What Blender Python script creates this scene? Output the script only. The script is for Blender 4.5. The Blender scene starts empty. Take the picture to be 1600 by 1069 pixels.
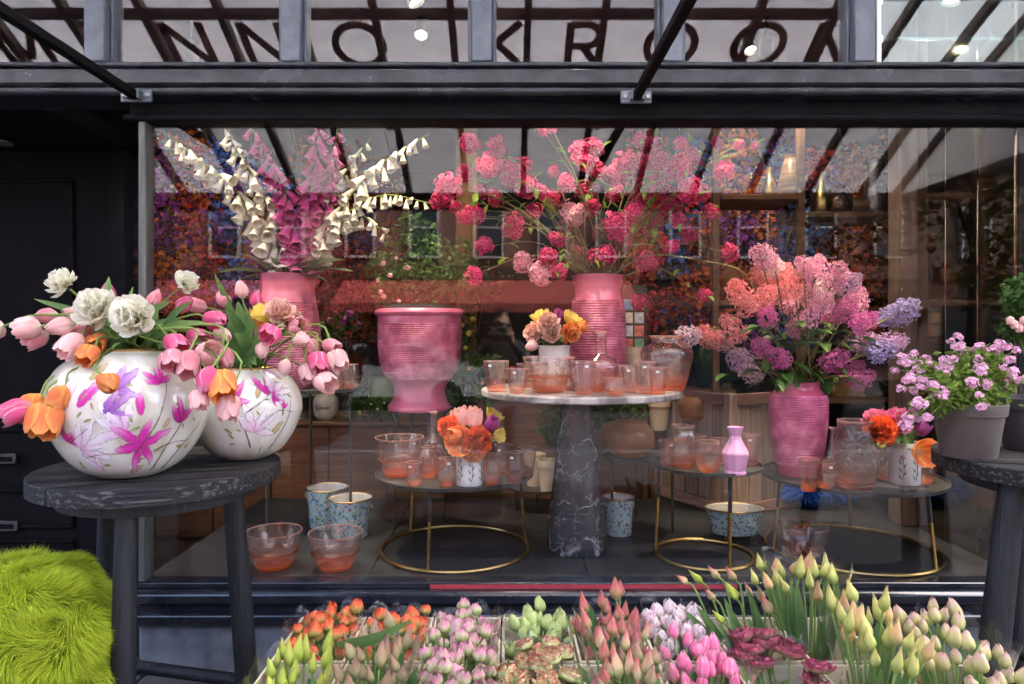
import bpy, math, random
from mathutils import Vector, Matrix, Euler
from mathutils import noise as mnoise
random.seed(7)
D = bpy.data
SC = bpy.context.scene
COL = SC.collection
R = math.radians
PI = math.pi

# ------------------------------------------------------------------ camera, sky, sun, exposure
F, CX, CY, CH = 1066.7, 795.0, 520.0, 1.5          # focal length in px of the 1600 px photo, vanishing point, eye height
cam = D.cameras.new('camera'); cam.lens = 24; cam.sensor_width = 36
cam.shift_x = 5 / 1600; cam.shift_y = -14.5 / 1600; cam.clip_start = 0.05; cam.clip_end = 500
camo = D.objects.new('camera', cam); COL.objects.link(camo)
camo.location = (0, 0, CH); camo.rotation_euler = (R(90), 0, 0)
SC.camera = camo
W = D.worlds.new('World'); SC.world = W; W.use_nodes = True
wn = W.node_tree.nodes; wl = W.node_tree.links
sky = wn.new('ShaderNodeTexSky'); sky.sky_type = 'NISHITA'; sky.sun_disc = False
SUN_EL, SUN_AZ = 55, 66                            # degrees; azimuth clockwise from +Y
sky.sun_elevation = R(SUN_EL); sky.sun_rotation = R(SUN_AZ)
sky.air_density = 0.6; sky.dust_density = 6.0; sky.ozone_density = 1.0; sky.altitude = 0
wn['Background'].inputs[1].default_value = 0.15
wl.new(sky.outputs[0], wn['Background'].inputs[0])
sun = D.lights.new('sun', 'SUN'); sun.energy = 1.2; sun.angle = R(20); sun.color = (1.0, 0.96, 0.91)
suno = D.objects.new('sun', sun); COL.objects.link(suno)
sd = Vector((math.sin(R(SUN_AZ)) * math.cos(R(SUN_EL)), math.cos(R(SUN_AZ)) * math.cos(R(SUN_EL)), math.sin(R(SUN_EL))))
suno.rotation_euler = sd.to_track_quat('Z', 'Y').to_euler(); suno.location = sd * 30
SC.view_settings.view_transform = 'Standard'; SC.view_settings.look = 'None'
SC.view_settings.exposure = 3.6; SC.view_settings.gamma = 1.0
SC.render.engine = 'CYCLES'
cy = SC.cycles
cy.max_bounces = 14; cy.diffuse_bounces = 3; cy.glossy_bounces = 5; cy.transmission_bounces = 12
cy.transparent_max_bounces = 24; cy.use_denoising = True; cy.caustics_refractive = False; cy.caustics_reflective = False
cy.sample_clamp_indirect = 6; cy.blur_glossy = 0.5

# ------------------------------------------------------------------ helpers
def P(u, v, d):
    """point at depth d (metres from the camera) seen at photo pixel (u, v)"""
    return Vector(((u - CX) * d / F, d, CH + (CY - v) * d / F))
def T(x, y, z): return Matrix.Translation((x, y, z))
WM = {}
def lerp(a, b, t): return a + (b - a) * t
def pw(tab, x):
    """piecewise linear table [(x,y)...]"""
    if x <= tab[0][0]: return tab[0][1]
    for (x0, y0), (x1, y1) in zip(tab, tab[1:]):
        if x <= x1: return y0 + (y1 - y0) * (x - x0) / max(1e-9, x1 - x0)
    return tab[-1][1]
def smooth_pts(pts, n):
    """Catmull-Rom through points"""
    pts = [Vector(p) for p in pts]
    if len(pts) < 3:
        return [pts[0].lerp(pts[-1], i / n) for i in range(n + 1)]
    e = [pts[0] * 2 - pts[1]] + pts + [pts[-1] * 2 - pts[-2]]
    out = []; m = len(pts) - 1
    for i in range(n + 1):
        t = i / n * m; k = min(int(t), m - 1); t -= k
        a, b, c, d = e[k:k + 4]
        out.append(0.5 * ((2 * b) + (c - a) * t + (2 * a - 5 * b + 4 * c - d) * t * t + (3 * b - a - 3 * c + d) * t ** 3))
    return out

class MB:
    def __init__(s): s.v = []; s.f = []; s.uv = []; s.m = []
    def add(s, v, f, uv=None, M=None, mi=0):
        o = len(s.v)
        s.v += [tuple(M @ Vector(p)) for p in v] if M is not None else [tuple(p) for p in v]
        for k, q in enumerate(f):
            s.f.append(tuple(i + o for i in q)); s.m.append(mi)
            s.uv.append(uv[k] if uv else ((0, 0),) * len(q))
        return s
    def box(s, a, b, M=None, bv=0.0, mi=0):
        x0, y0, z0 = [min(p, q) for p, q in zip(a, b)]; x1, y1, z1 = [max(p, q) for p, q in zip(a, b)]
        if bv <= 0:
            v = [(x, y, z) for z in (z0, z1) for y in (y0, y1) for x in (x0, x1)]
            return s.add(v, [(0, 2, 3, 1), (4, 5, 7, 6), (0, 1, 5, 4), (2, 6, 7, 3), (0, 4, 6, 2), (1, 3, 7, 5)], None, M, mi)
        bv = min(bv, (x1 - x0) * .49, (y1 - y0) * .49, (z1 - z0) * .49)
        X, Y, Z = (x0, x1), (y0, y1), (z0, z1); v = []; idx = {}
        for i in (0, 1):
            for j in (0, 1):
                for k in (0, 1):
                    sx, sy, sz = 1 - 2 * i, 1 - 2 * j, 1 - 2 * k
                    for ax, p in enumerate(((X[i], Y[j] + sy * bv, Z[k] + sz * bv), (X[i] + sx * bv, Y[j], Z[k] + sz * bv), (X[i] + sx * bv, Y[j] + sy * bv, Z[k]))):
                        idx[i, j, k, ax] = len(v); v.append(p)
        f = []
        for q in (0, 1):
            f.append([idx[q, 0, 0, 0], idx[q, 0, 1, 0], idx[q, 1, 1, 0], idx[q, 1, 0, 0]][::(1 if q == 0 else -1)])
            f.append([idx[0, q, 0, 1], idx[1, q, 0, 1], idx[1, q, 1, 1], idx[0, q, 1, 1]][::(1 if q == 0 else -1)])
            f.append([idx[0, 0, q, 2], idx[0, 1, q, 2], idx[1, 1, q, 2], idx[1, 0, q, 2]][::(1 if q == 0 else -1)])
        for p in (0, 1):
            for q in (0, 1):
                e = [idx[p, q, 0, 0], idx[p, q, 1, 0], idx[p, q, 1, 1], idx[p, q, 0, 1]]; f.append(e if (p + q) % 2 else e[::-1])
                e = [idx[p, 0, q, 0], idx[p, 0, q, 2], idx[p, 1, q, 2], idx[p, 1, q, 0]]; f.append(e if (p + q) % 2 else e[::-1])
                e = [idx[0, p, q, 1], idx[1, p, q, 1], idx[1, p, q, 2], idx[0, p, q, 2]]; f.append(e if (p + q) % 2 else e[::-1])
        for i in (0, 1):
            for j in (0, 1):
                for k in (0, 1):
                    e = [idx[i, j, k, 0], idx[i, j, k, 1], idx[i, j, k, 2]]; f.append(e if (i + j + k) % 2 else e[::-1])
        return s.add(v, f, None, M, mi)
    def lathe(s, prof, n=40, M=None, mi=0, rf=None, cap=True, vz=None):
        """prof [(r,z)] bottom to top; rf(angle, i)->radius factor"""
        v = []; f = []; uv = []; L = [0.0]
        for (r0, z0), (r1, z1) in zip(prof, prof[1:]): L.append(L[-1] + math.hypot(r1 - r0, z1 - z0))
        tot = L[-1] or 1
        if vz: L = [(z - vz[0]) / (vz[1] - vz[0]) for r, z in prof]; tot = 1
        for i, (r, z) in enumerate(prof):
            for j in range(n):
                a = 2 * PI * j / n; k = rf(a, i / (len(prof) - 1)) if rf else 1
                v.append((r * k * math.cos(a), r * k * math.sin(a), z))
        for i in range(len(prof) - 1):
            for j in range(n):
                j2 = (j + 1) % n
                f.append((i * n + j, i * n + j2, (i + 1) * n + j2, (i + 1) * n + j))
                u0, u1, w0, w1 = j / n, (j + 1) / n, L[i] / tot, L[i + 1] / tot
                uv.append(((u0, w0), (u1, w0), (u1, w1), (u0, w1)))
        if cap:
            for i, rev in ((0, True), (len(prof) - 1, False)):
                if prof[i][0] > 1e-4:
                    q = [i * n + j for j in range(n)]; f.append(tuple(q[::-1] if rev else q)); uv.append(((.5, 0 if rev else 1),) * n)
        return s.add(v, f, uv, M, mi)
    def tube(s, pts, r, n=6, M=None, mi=0, cap=True):
        pts = [Vector(p) for p in pts]; m = len(pts)
        rr = r if isinstance(r, (list, tuple)) else [r] * m
        v = []; f = []; uv = []; up = Vector((0, 0, 1)); prev = None
        for i, p in enumerate(pts):
            t = (pts[min(i + 1, m - 1)] - pts[max(i - 1, 0)])
            t = t.normalized() if t.length > 1e-9 else up
            if prev is None:
                a = t.cross(up if abs(t.z) < .9 else Vector((1, 0, 0))).normalized()
            else:
                a = (prev - t * prev.dot(t)); a = a.normalized() if a.length > 1e-6 else prev
            prev = a; b = t.cross(a)
            for j in range(n):
                q = 2 * PI * j / n; v.append(p + (a * math.cos(q) + b * math.sin(q)) * rr[i])
        for i in range(m - 1):
            for j in range(n):
                j2 = (j + 1) % n; f.append((i * n + j, i * n + j2, (i + 1) * n + j2, (i + 1) * n + j))
                uv.append(((j / n, i / (m - 1)), ((j + 1) / n, i / (m - 1)), ((j + 1) / n, (i + 1) / (m - 1)), (j / n, (i + 1) / (m - 1))))
        if cap:
            f.append(tuple(range(n))[::-1]); uv.append(((.5, 0),) * n); f.append(tuple((m - 1) * n + j for j in range(n))); uv.append(((.5, 1),) * n)
        return s.add(v, f, uv, M, mi)
    def grid(s, fn, nu, nv, M=None, mi=0, flip=False):
        """fn(u,v)->point, u,v in 0..1"""
        v = []; f = []; uv = []
        for j in range(nv + 1):
            for i in range(nu + 1): v.append(fn(i / nu, j / nv))
        for j in range(nv):
            for i in range(nu):
                a = j * (nu + 1) + i; q = (a, a + 1, a + nu + 2, a + nu + 1)
                w = ((i / nu, j / nv), ((i + 1) / nu, j / nv), ((i + 1) / nu, (j + 1) / nv), (i / nu, (j + 1) / nv))
                f.append(q[::-1] if flip else q); uv.append(w[::-1] if flip else w)
        return s.add(v, f, uv, M, mi)
    def prism(s, poly, y0, y1, M=None, mi=0):
        """convex or simple polygon [(x,z)] extruded along y"""
        n = len(poly); v = [(x, y0, z) for x, z in poly] + [(x, y1, z) for x, z in poly]
        f = [tuple(range(n)), tuple(range(n, 2 * n))[::-1]] + [(i, i + n, (i + 1) % n + n, (i + 1) % n) for i in range(n)]
        return s.add(v, f, None, M, mi)
    def mesh(s, name, mats, smooth=True, ang=38):
        me = D.meshes.new(name); me.from_pydata(s.v, [], s.f)
        if not isinstance(mats, (list, tuple)): mats = [mats]
        for m in mats: me.materials.append(m)
        ul = me.uv_layers.new(name='UVMap'); fl = [c for q in s.uv for p in q for c in p]
        ul.data.foreach_set('uv', fl)
        if len(mats) > 1: me.polygons.foreach_set('material_index', s.m)
        me.polygons.foreach_set('use_smooth', [smooth] * len(s.f))
        if smooth and ang < 180: me.set_sharp_from_angle(angle=R(ang))
        me.update(); return me
def obj(name, mb, mats=None, parent=None, M=None, smooth=True, ang=38, kind=None, label=None):
    me = mb if not isinstance(mb, MB) else mb.mesh(name, mats, smooth, ang)
    o = D.objects.new(name, me); COL.objects.link(o)
    M = M if M is not None else Matrix()
    o.matrix_basis = M; WM[o.name] = M
    if parent is not None:
        o.parent = parent; o.matrix_parent_inverse = WM[parent.name].inverted()
    if kind: o['kind'] = kind
    if label: o['label'] = label
    return o
def tag(o, label, cat, group=None):
    o['label'] = label; o['category'] = cat
    if group: o['group'] = group
    return o
def thing(name, label, cat, loc=(0, 0, 0), group=None):
    o = D.objects.new(name, None); COL.objects.link(o); o.empty_display_size = .05
    o.location = loc; WM[o.name] = T(*loc)
    return tag(o, label, cat, group)
def struct(name, mb, mat, **k):
    return obj(name, mb, mat, kind='structure', **k)
def bx(a, b, bv=0.0, M=None): return MB().box(a, b, M, bv)

# ------------------------------------------------------------------ materials
def newmat(name):
    m = D.materials.new(name); m.use_nodes = True; nt = m.node_tree
    return m, nt, nt.nodes['Principled BSDF'], nt.nodes['Material Output']
def N(nt, t, **k):
    n = nt.nodes.new(t)
    for a, b in k.items(): setattr(n, a, b)
    return n
def ramp(nt, stops):
    n = nt.nodes.new('ShaderNodeValToRGB'); e = n.color_ramp.elements
    while len(e) < len(stops): e.new(.5)
    for k, (p, c) in enumerate(stops):
        e[k].position = p; e[k].color = (*c, 1) if len(c) == 3 else c
    return n
def mat(name, c, c2=None, rough=.5, metal=0, spec=.5, scale=8, bump=0, bscale=None, stretch=(1, 1, 1), coat=0, vary=0, detail=6, lo=.35, hi=.65, rvar=0):
    """principled with noise colour variation, roughness variation and bump in object space"""
    m, nt, b, o = newmat(name); L = nt.links.new
    b.inputs['Roughness'].default_value = rough; b.inputs['Metallic'].default_value = metal
    b.inputs['Specular IOR Level'].default_value = spec; b.inputs['Coat Weight'].default_value = coat
    if coat: b.inputs['Coat Roughness'].default_value = .08
    tc = N(nt, 'ShaderNodeTexCoord'); mp = N(nt, 'ShaderNodeMapping'); mp.inputs['Scale'].default_value = stretch
    L(tc.outputs['Object'], mp.inputs[0])
    nz = N(nt, 'ShaderNodeTexNoise'); nz.inputs['Scale'].default_value = scale; nz.inputs['Detail'].default_value = detail
    L(mp.outputs[0], nz.inputs[0])
    rp = ramp(nt, [(lo, c), (hi, c2 or tuple(x * .8 for x in c))]); L(nz.outputs[0], rp.inputs[0])
    src = rp.outputs[0]
    if vary:
        oi = N(nt, 'ShaderNodeObjectInfo'); hs = N(nt, 'ShaderNodeHueSaturation')
        mr = N(nt, 'ShaderNodeMapRange'); mr.inputs[3].default_value = 1 - vary; mr.inputs[4].default_value = 1 + vary
        L(oi.outputs['Random'], mr.inputs[0]); L(mr.outputs[0], hs.inputs['Value']); L(src, hs.inputs['Color']); src = hs.outputs[0]
    L(src, b.inputs['Base Color'])
    if rvar:
        mr = N(nt, 'ShaderNodeMapRange'); mr.inputs[3].default_value = max(0.02, rough - rvar); mr.inputs[4].default_value = min(1, rough + rvar)
        L(nz.outputs[0], mr.inputs[0]); L(mr.outputs[0], b.inputs['Roughness'])
    if bump:
        nb = N(nt, 'ShaderNodeTexNoise'); nb.inputs['Scale'].default_value = bscale or scale * 4; nb.inputs['Detail'].default_value = 5
        L(mp.outputs[0], nb.inputs[0]); bp = N(nt, 'ShaderNodeBump'); bp.inputs['Strength'].default_value = bump; bp.inputs['Distance'].default_value = .01
        L(nb.outputs[0], bp.inputs['Height']); L(bp.outputs[0], b.inputs['Normal'])
    return m
def petalmat(name, stops, streak=.25, rough=.5, trans=.25, vary=.12, edge=None, su=26, sv=1.5, spots=None):
    """colour along UV v, streaks along the petal, optional edge colour, part of the light shining through"""
    m, nt, b, o = newmat(name); L = nt.links.new
    uv = N(nt, 'ShaderNodeUVMap'); sp = N(nt, 'ShaderNodeSeparateXYZ'); L(uv.outputs[0], sp.inputs[0])
    oi = N(nt, 'ShaderNodeObjectInfo')
    mp = N(nt, 'ShaderNodeMapping'); mp.inputs['Scale'].default_value = (su, sv, 1); L(uv.outputs[0], mp.inputs[0])
    ad = N(nt, 'ShaderNodeVectorMath'); ad.operation = 'ADD'; cm = N(nt, 'ShaderNodeCombineXYZ')
    ml = N(nt, 'ShaderNodeMath'); ml.operation = 'MULTIPLY'; ml.inputs[1].default_value = 37
    L(oi.outputs['Random'], ml.inputs[0]); L(ml.outputs[0], cm.inputs[2]); L(mp.outputs[0], ad.inputs[0]); L(cm.outputs[0], ad.inputs[1])
    nz = N(nt, 'ShaderNodeTexNoise'); nz.inputs['Scale'].default_value = 1; nz.inputs['Detail'].default_value = 4; L(ad.outputs[0], nz.inputs[0])
    # v + streak noise -> ramp
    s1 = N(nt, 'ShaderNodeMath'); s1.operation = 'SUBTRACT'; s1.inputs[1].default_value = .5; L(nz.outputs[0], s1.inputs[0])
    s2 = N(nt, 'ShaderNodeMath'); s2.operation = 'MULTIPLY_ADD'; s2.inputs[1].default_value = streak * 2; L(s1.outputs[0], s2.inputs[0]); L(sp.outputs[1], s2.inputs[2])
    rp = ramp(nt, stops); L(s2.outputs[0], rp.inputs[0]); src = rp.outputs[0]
    if edge:
        e1 = N(nt, 'ShaderNodeMath'); e1.operation = 'SUBTRACT'; e1.inputs[1].default_value = .5; L(sp.outputs[0], e1.inputs[0])
        e2 = N(nt, 'ShaderNodeMath'); e2.operation = 'ABSOLUTE'; L(e1.outputs[0], e2.inputs[0])
        e3 = N(nt, 'ShaderNodeMath'); e3.operation = 'MULTIPLY_ADD'; e3.inputs[1].default_value = .5; L(s1.outputs[0], e3.inputs[0]); L(e2.outputs[0], e3.inputs[2])
        mr = N(nt, 'ShaderNodeMapRange'); mr.inputs[1].default_value = edge[1]; mr.inputs[2].default_value = edge[2]; L(e3.outputs[0], mr.inputs[0])
        mx = N(nt, 'ShaderNodeMix', data_type='RGBA'); L(mr.outputs[0], mx.inputs[0]); L(src, mx.inputs[6]); mx.inputs[7].default_value = (*edge[0], 1); src = mx.outputs[2]
    hs = N(nt, 'ShaderNodeHueSaturation'); mr = N(nt, 'ShaderNodeMapRange'); mr.inputs[3].default_value = 1 - vary; mr.inputs[4].default_value = 1 + vary
    L(oi.outputs['Random'], mr.inputs[0]); L(mr.outputs[0], hs.inputs['Value']); L(src, hs.inputs['Color'])
    L(hs.outputs[0], b.inputs['Base Color']); b.inputs['Roughness'].default_value = rough + .1; b.inputs['Specular IOR Level'].default_value = .22
    bp = N(nt, 'ShaderNodeBump'); bp.inputs['Strength'].default_value = .35; bp.inputs['Distance'].default_value = .003; L(nz.outputs[0], bp.inputs['Height']); L(bp.outputs[0], b.inputs['Normal'])
    if trans:
        tr = N(nt, 'ShaderNodeBsdfTranslucent'); L(hs.outputs[0], tr.inputs[0]); ms = N(nt, 'ShaderNodeMixShader'); ms.inputs[0].default_value = trans
        L(b.outputs[0], ms.inputs[1]); L(tr.outputs[0], ms.inputs[2]); L(ms.outputs[0], o.inputs[0])
    return m
def schlick(nt, ior):
    """reflectance of a thin sheet, the same from either side"""
    f0 = ((ior - 1) / (ior + 1)) ** 2
    lw = N(nt, 'ShaderNodeLayerWeight'); lw.inputs[0].default_value = .5
    p = N(nt, 'ShaderNodeMath', operation='POWER'); p.inputs[1].default_value = 5; nt.links.new(lw.outputs['Facing'], p.inputs[0])
    q = N(nt, 'ShaderNodeMath', operation='MULTIPLY_ADD'); q.inputs[1].default_value = 1 - f0; q.inputs[2].default_value = f0; nt.links.new(p.outputs[0], q.inputs[0])
    return q
def panemat(name, tint=(.97, .975, .975), ior=1.46, rough=0.0, wob=0.0):
    """clear sheet glass: mirror reflection by Fresnel, the rest passes straight through"""
    m, nt, b, o = newmat(name); nt.nodes.remove(b); L = nt.links.new
    fr = schlick(nt, ior)
    g = N(nt, 'ShaderNodeBsdfGlossy'); g.inputs['Roughness'].default_value = rough; g.inputs[0].default_value = (1, 1, 1, 1)
    t = N(nt, 'ShaderNodeBsdfTransparent'); t.inputs[0].default_value = (*tint, 1); ms = N(nt, 'ShaderNodeMixShader')
    L(fr.outputs[0], ms.inputs[0]); L(t.outputs[0], ms.inputs[1]); L(g.outputs[0], ms.inputs[2]); L(ms.outputs[0], o.inputs[0])
    if wob:
        tc = N(nt, 'ShaderNodeTexCoord'); nz = N(nt, 'ShaderNodeTexNoise'); nz.inputs['Scale'].default_value = 2.2; nz.inputs['Detail'].default_value = 2
        L(tc.outputs['Object'], nz.inputs[0]); bp = N(nt, 'ShaderNodeBump'); bp.inputs['Strength'].default_value = wob; bp.inputs['Distance'].default_value = .01
        L(nz.outputs[0], bp.inputs['Height']); L(bp.outputs[0], g.inputs['Normal'])
    return m
def glassmat(name, c, cb=None, ior=1.46, rough=0, mixt=.45, h=.3, glow=None, body=.012):
    """blown glass; colour deepens towards the thick base (UV v is the way up)"""
    m, nt, b, o = newmat(name); nt.nodes.remove(b); L = nt.links.new
    uv = N(nt, 'ShaderNodeUVMap'); sp = N(nt, 'ShaderNodeSeparateXYZ'); L(uv.outputs[0], sp.inputs[0])
    rp = ramp(nt, [(0.0, cb or c), (h, c), (1.0, c)]); L(sp.outputs[1], rp.inputs[0])
    g = N(nt, 'ShaderNodeBsdfGlass'); g.inputs['IOR'].default_value = ior; g.inputs['Roughness'].default_value = rough; L(rp.outputs[0], g.inputs[0])
    fr = schlick(nt, 1.7)
    gl = N(nt, 'ShaderNodeBsdfGlossy'); gl.inputs['Roughness'].default_value = .02
    t = N(nt, 'ShaderNodeBsdfTransparent'); L(rp.outputs[0], t.inputs[0]); thin = N(nt, 'ShaderNodeMixShader'); ms = N(nt, 'ShaderNodeMixShader'); ms.inputs[0].default_value = mixt
    L(fr.outputs[0], thin.inputs[0]); L(t.outputs[0], thin.inputs[1]); L(gl.outputs[0], thin.inputs[2])
    L(g.outputs[0], ms.inputs[1]); L(thin.outputs[0], ms.inputs[2])
    if glow:
        tr = N(nt, 'ShaderNodeBsdfTranslucent'); df = N(nt, 'ShaderNodeBsdfDiffuse'); pale = tuple(lerp(g_, 1, .40) for g_ in glow); r3 = ramp(nt, [(0, glow), (.10, glow), (.5, pale), (1, pale)]); L(sp.outputs[1], r3.inputs[0]); L(r3.outputs[0], tr.inputs[0]); L(r3.outputs[0], df.inputs[0]); td = N(nt, 'ShaderNodeMixShader'); td.inputs[0].default_value = .4
        L(tr.outputs[0], td.inputs[1]); L(df.outputs[0], td.inputs[2])
        r2 = ramp(nt, [(0.0, (.42,) * 3), (.10, (.22,) * 3), (.30, (max(.05, body),) * 3), (.94, (body,) * 3), (1.0, (.36,) * 3)]); L(sp.outputs[1], r2.inputs[0])  # milky share at base and rim paints in a lit glow and rim highlight
        m3 = N(nt, 'ShaderNodeMixShader'); L(r2.outputs[0], m3.inputs[0]); L(ms.outputs[0], m3.inputs[1]); L(td.outputs[0], m3.inputs[2]); L(m3.outputs[0], o.inputs[0])
    else: L(ms.outputs[0], o.inputs[0])
    return m
def emit(name, c, s):
    m, nt, b, o = newmat(name); b.inputs['Emission Color'].default_value = (*c, 1); b.inputs['Emission Strength'].default_value = s; b.inputs['Base Color'].default_value = (*c, 1)
    return m
def wood(name, c, c2, scale=3, rough=.6, stretch=(1, 12, 12), bump=.3, vary=.1, spec=.4):
    return mat(name, c, c2, rough=rough, scale=scale, stretch=stretch, bump=bump, bscale=scale * 3, vary=vary, spec=spec, detail=8, rvar=.12)

M_BLACK = mat('black_gloss_paint', (.010, .0115, .017), (.020, .023, .032), rough=.22, scale=5, bump=.05, bscale=30, spec=.6, rvar=.05)
M_CORN = mat('slate_black_gloss', (.014, .0165, .023), (.028, .032, .042), rough=.26, scale=7, bump=.08, bscale=26, spec=.35, rvar=.05)
M_BLACKMAT = mat('black_matt_paint', (.003, .003, .004), (.005, .005, .007), rough=.7, scale=7, bump=.1, spec=.1)
M_SLATE = mat('slate_paint', (.075, .09, .12), (.125, .145, .185), rough=.42, scale=9, bump=.35, bscale=38, spec=.5, rvar=.12)
M_STONE = mat('bluestone', (.075, .09, .115), (.20, .22, .25), rough=.65, scale=11, bump=.3, bscale=60, detail=12, lo=.3, hi=.72)
M_GLASS = panemat('window_glass', ior=1.335, wob=.03)
M_GLASST = panemat('transom_glass', ior=1.56, wob=.03)
M_STEEL = mat('galvanised_steel', (.30, .32, .33), (.20, .21, .22), rough=.4, metal=.8, scale=30)
M_DARKBROWN = mat('brown_stained_timber', (.13, .062, .040), (.085, .04, .026), rough=.5, scale=9, stretch=(8, 1, 1), bump=.1)
M_WOODRED = wood('red_brown_timber', (.155, .062, .025), (.085, .03, .012), scale=2.5)
M_WOODMID = wood('oiled_timber', (.24, .12, .052), (.15, .07, .03), scale=2.5, stretch=(2, 12, 12))
M_BRASS = mat('brass', (.55, .36, .13), (.42, .26, .08), rough=.32, metal=1, scale=20)
M_BLACKSTEEL = mat('blackened_steel', (.030, .030, .032), (.05, .049, .048), rough=.5, scale=14, spec=.5, rvar=.15)
M_WHITE = mat('white_paint', (.78, .78, .76), (.70, .70, .68), rough=.45, scale=9)
M_SOIL = mat('potting_soil', (.03, .02, .014), (.012, .009, .007), rough=.95, scale=40, bump=.8)
# ------------------------------------------------------------------ ground and street behind the camera (seen mirrored in the glass)
def xprism(poly, x0, x1, mb=None, mi=0):
    """polygon [(y,z)] extruded along x"""
    mb = mb or MB(); n = len(poly)
    v = [(x0, y, z) for y, z in poly] + [(x1, y, z) for y, z in poly]
    a = sum(p[0] * q[1] - q[0] * p[1] for p, q in zip(poly, poly[1:] + poly[:1]))
    f = [tuple(range(n))[::-1], tuple(range(n, 2 * n))] + [(i, (i + 1) % n, (i + 1) % n + n, i + n) for i in range(n)]
    if a < 0: f = [q[::-1] for q in f]
    return mb.add(v, f, None, None, mi)
M_ASPH = mat('asphalt', (.036, .036, .038), (.025, .025, .027), rough=.85, scale=60, bump=.4)
M_SLAB = mat('dark_clinker_paving', (.07, .067, .066), (.042, .04, .04), rough=.8, scale=9, bump=.2, bscale=80, vary=.18)
M_GROUND = mat('dark_ground', (.06, .058, .056), (.04, .04, .038), rough=.9, scale=3)
struct('ground', bx((-90, -90, -.5), (90, 60, -.16)), M_GROUND)
struct('road', bx((-60, -10.2, -.4), (60, -2.7, -.13)), M_ASPH)
struct('far_pavement', bx((-60, -14.2, -.4), (60, -10.2, -.01)), M_SLAB)
struct('kerb', bx((-60, -2.7, -.4), (60, -2.55, 0), .01), M_STONE)
pav = struct('pavement', bx((-60, -2.55, -.4), (60, 3.0, -.012)), M_GROUND)
me = bx((-.197, -.197, -.06), (.197, .197, 0), .006).mesh('paving_slab', M_SLAB)
for i in range(-10, 10):
    for j in range(13):
        obj('paving_slab', me, parent=pav, M=T(i * .4 + .2 + (.2 if j % 2 else 0), 2.8 - j * .4, random.uniform(-.002, .002)))

# terrace of brick houses across the street
def brickmat(name, c1, c2, mortar):
    m, nt, b, o = newmat(name); L = nt.links.new
    tc = N(nt, 'ShaderNodeTexCoord'); mp = N(nt, 'ShaderNodeMapping'); mp.inputs['Rotation'].default_value = (R(90), 0, 0); L(tc.outputs['Object'], mp.inputs[0])
    t = N(nt, 'ShaderNodeTexBrick'); t.inputs['Scale'].default_value = 4.6; t.inputs['Color1'].default_value = (*c1, 1); t.inputs['Color2'].default_value = (*c2, 1); t.inputs['Mortar'].default_value = (*mortar, 1)
    L(mp.outputs[0], t.inputs[0]); L(t.outputs[0], b.inputs['Base Color']); b.inputs['Roughness'].default_value = .85
    return m
M_BRICK = brickmat('red_brick', (.24, .085, .055), (.30, .12, .075), (.34, .30, .27))
M_BRICK2 = brickmat('brown_brick', (.14, .07, .05), (.19, .10, .07), (.28, .25, .22))
M_ROOFT = mat('roof_tile', (.10, .06, .05), (.16, .08, .06), rough=.8, scale=6)
M_DARKGL = mat('dark_pane', (.02, .024, .03), (.05, .055, .065), rough=.05, spec=.8, scale=1)
M_AWN = mat('coral_awning_cloth', (.40, .075, .06), (.33, .06, .05), rough=.8, scale=4)
M_FRAMEW = mat('weathered_white_frame', (.55, .54, .52), (.45, .44, .42), rough=.6)
def house(x0, x1, wins, label, brick, h, awn=None):
    t = thing('brick_house', label, 'house', ((x0 + x1) / 2, -14.2, 0), 'houses across the street')
    obj('wall', bx((x0 + .01, -22, 0), (x1 - .01, -14.2, h)), brick, t)
    rf = xprism([(-22.3, h + .002), (-14.0, h + .002), (-18.1, h + 1.6)], x0, x1); obj('roof', rf, M_ROOFT, t, smooth=False)
    for zc in (4.45, 7.3, 10.0):
        if zc + 1 > h: continue
        for xc in wins:
            w = obj('window', bx((xc - .38, -14.19, zc - .68), (xc + .38, -14.12, zc + .68)), M_DARKGL, t)
            f = MB()
            for a, b in (((xc - .46, -14.19, zc - .76), (xc - .38, -14.05, zc + .76)), ((xc + .38, -14.19, zc - .76), (xc + .46, -14.05, zc + .76)),
                         ((xc - .38, -14.19, zc + .68), (xc + .38, -14.05, zc + .76)), ((xc - .38, -14.19, zc - .76), (xc + .38, -14.02, zc - .68)), ((xc - .38, -14.115, zc + .12), (xc + .38, -14.06, zc + .18))):
                f.box(a, b)
            obj('frame', f, M_FRAMEW, w)
    obj('shop_glazing', bx((x0 + .4, -14.2, .5), (x1 - .4, -14.1, 2.3)), M_DARKGL, t)
    obj('fascia', bx((x0 + .2, -14.2, 3.05), (x1 - .2, -14.0, 3.45), .02), M_DARKBROWN, t)
    if awn:
        obj('awning', xprism([(-14.05, 3.05), (-14.05, 3.0), (-12.5, 2.25), (-12.5, 2.05), (-12.47, 2.05), (-12.47, 2.30)], x0 + .35, x1 - .35), M_AWN, t, smooth=False)
    return t
house(-13.6, -5.2, (-12.2, -10.3, -8.4, -6.5), 'red brick house with coral awning mirrored behind the foxgloves', M_BRICK, 6.3, True)
house(-5.2, 3.9, (-4.4, -2.5, -.6, 1.3, 3.0), 'red brick house with white windows mirrored behind the pink urn', M_BRICK, 6.5, True)
house(3.9, 12.5, (5.2, 7.2, 9.2, 11.2), 'brown brick house mirrored at the end of the display window', M_BRICK2, 6.0)
house(12.5, 21.0, (13.8, 15.8, 17.8, 19.6), 'brown brick house farthest along the mirrored street', M_BRICK2, 6.4)
house(-22, -13.6, (-20.6, -18.7, -16.8, -14.9), 'red brick house at the other end of the mirrored street', M_BRICK, 6.2, True)
house(21.0, 33.0, (22.5, 25, 27.5, 30, 32), 'long brown brick house closing the mirrored street', M_BRICK2, 6.0)

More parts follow.
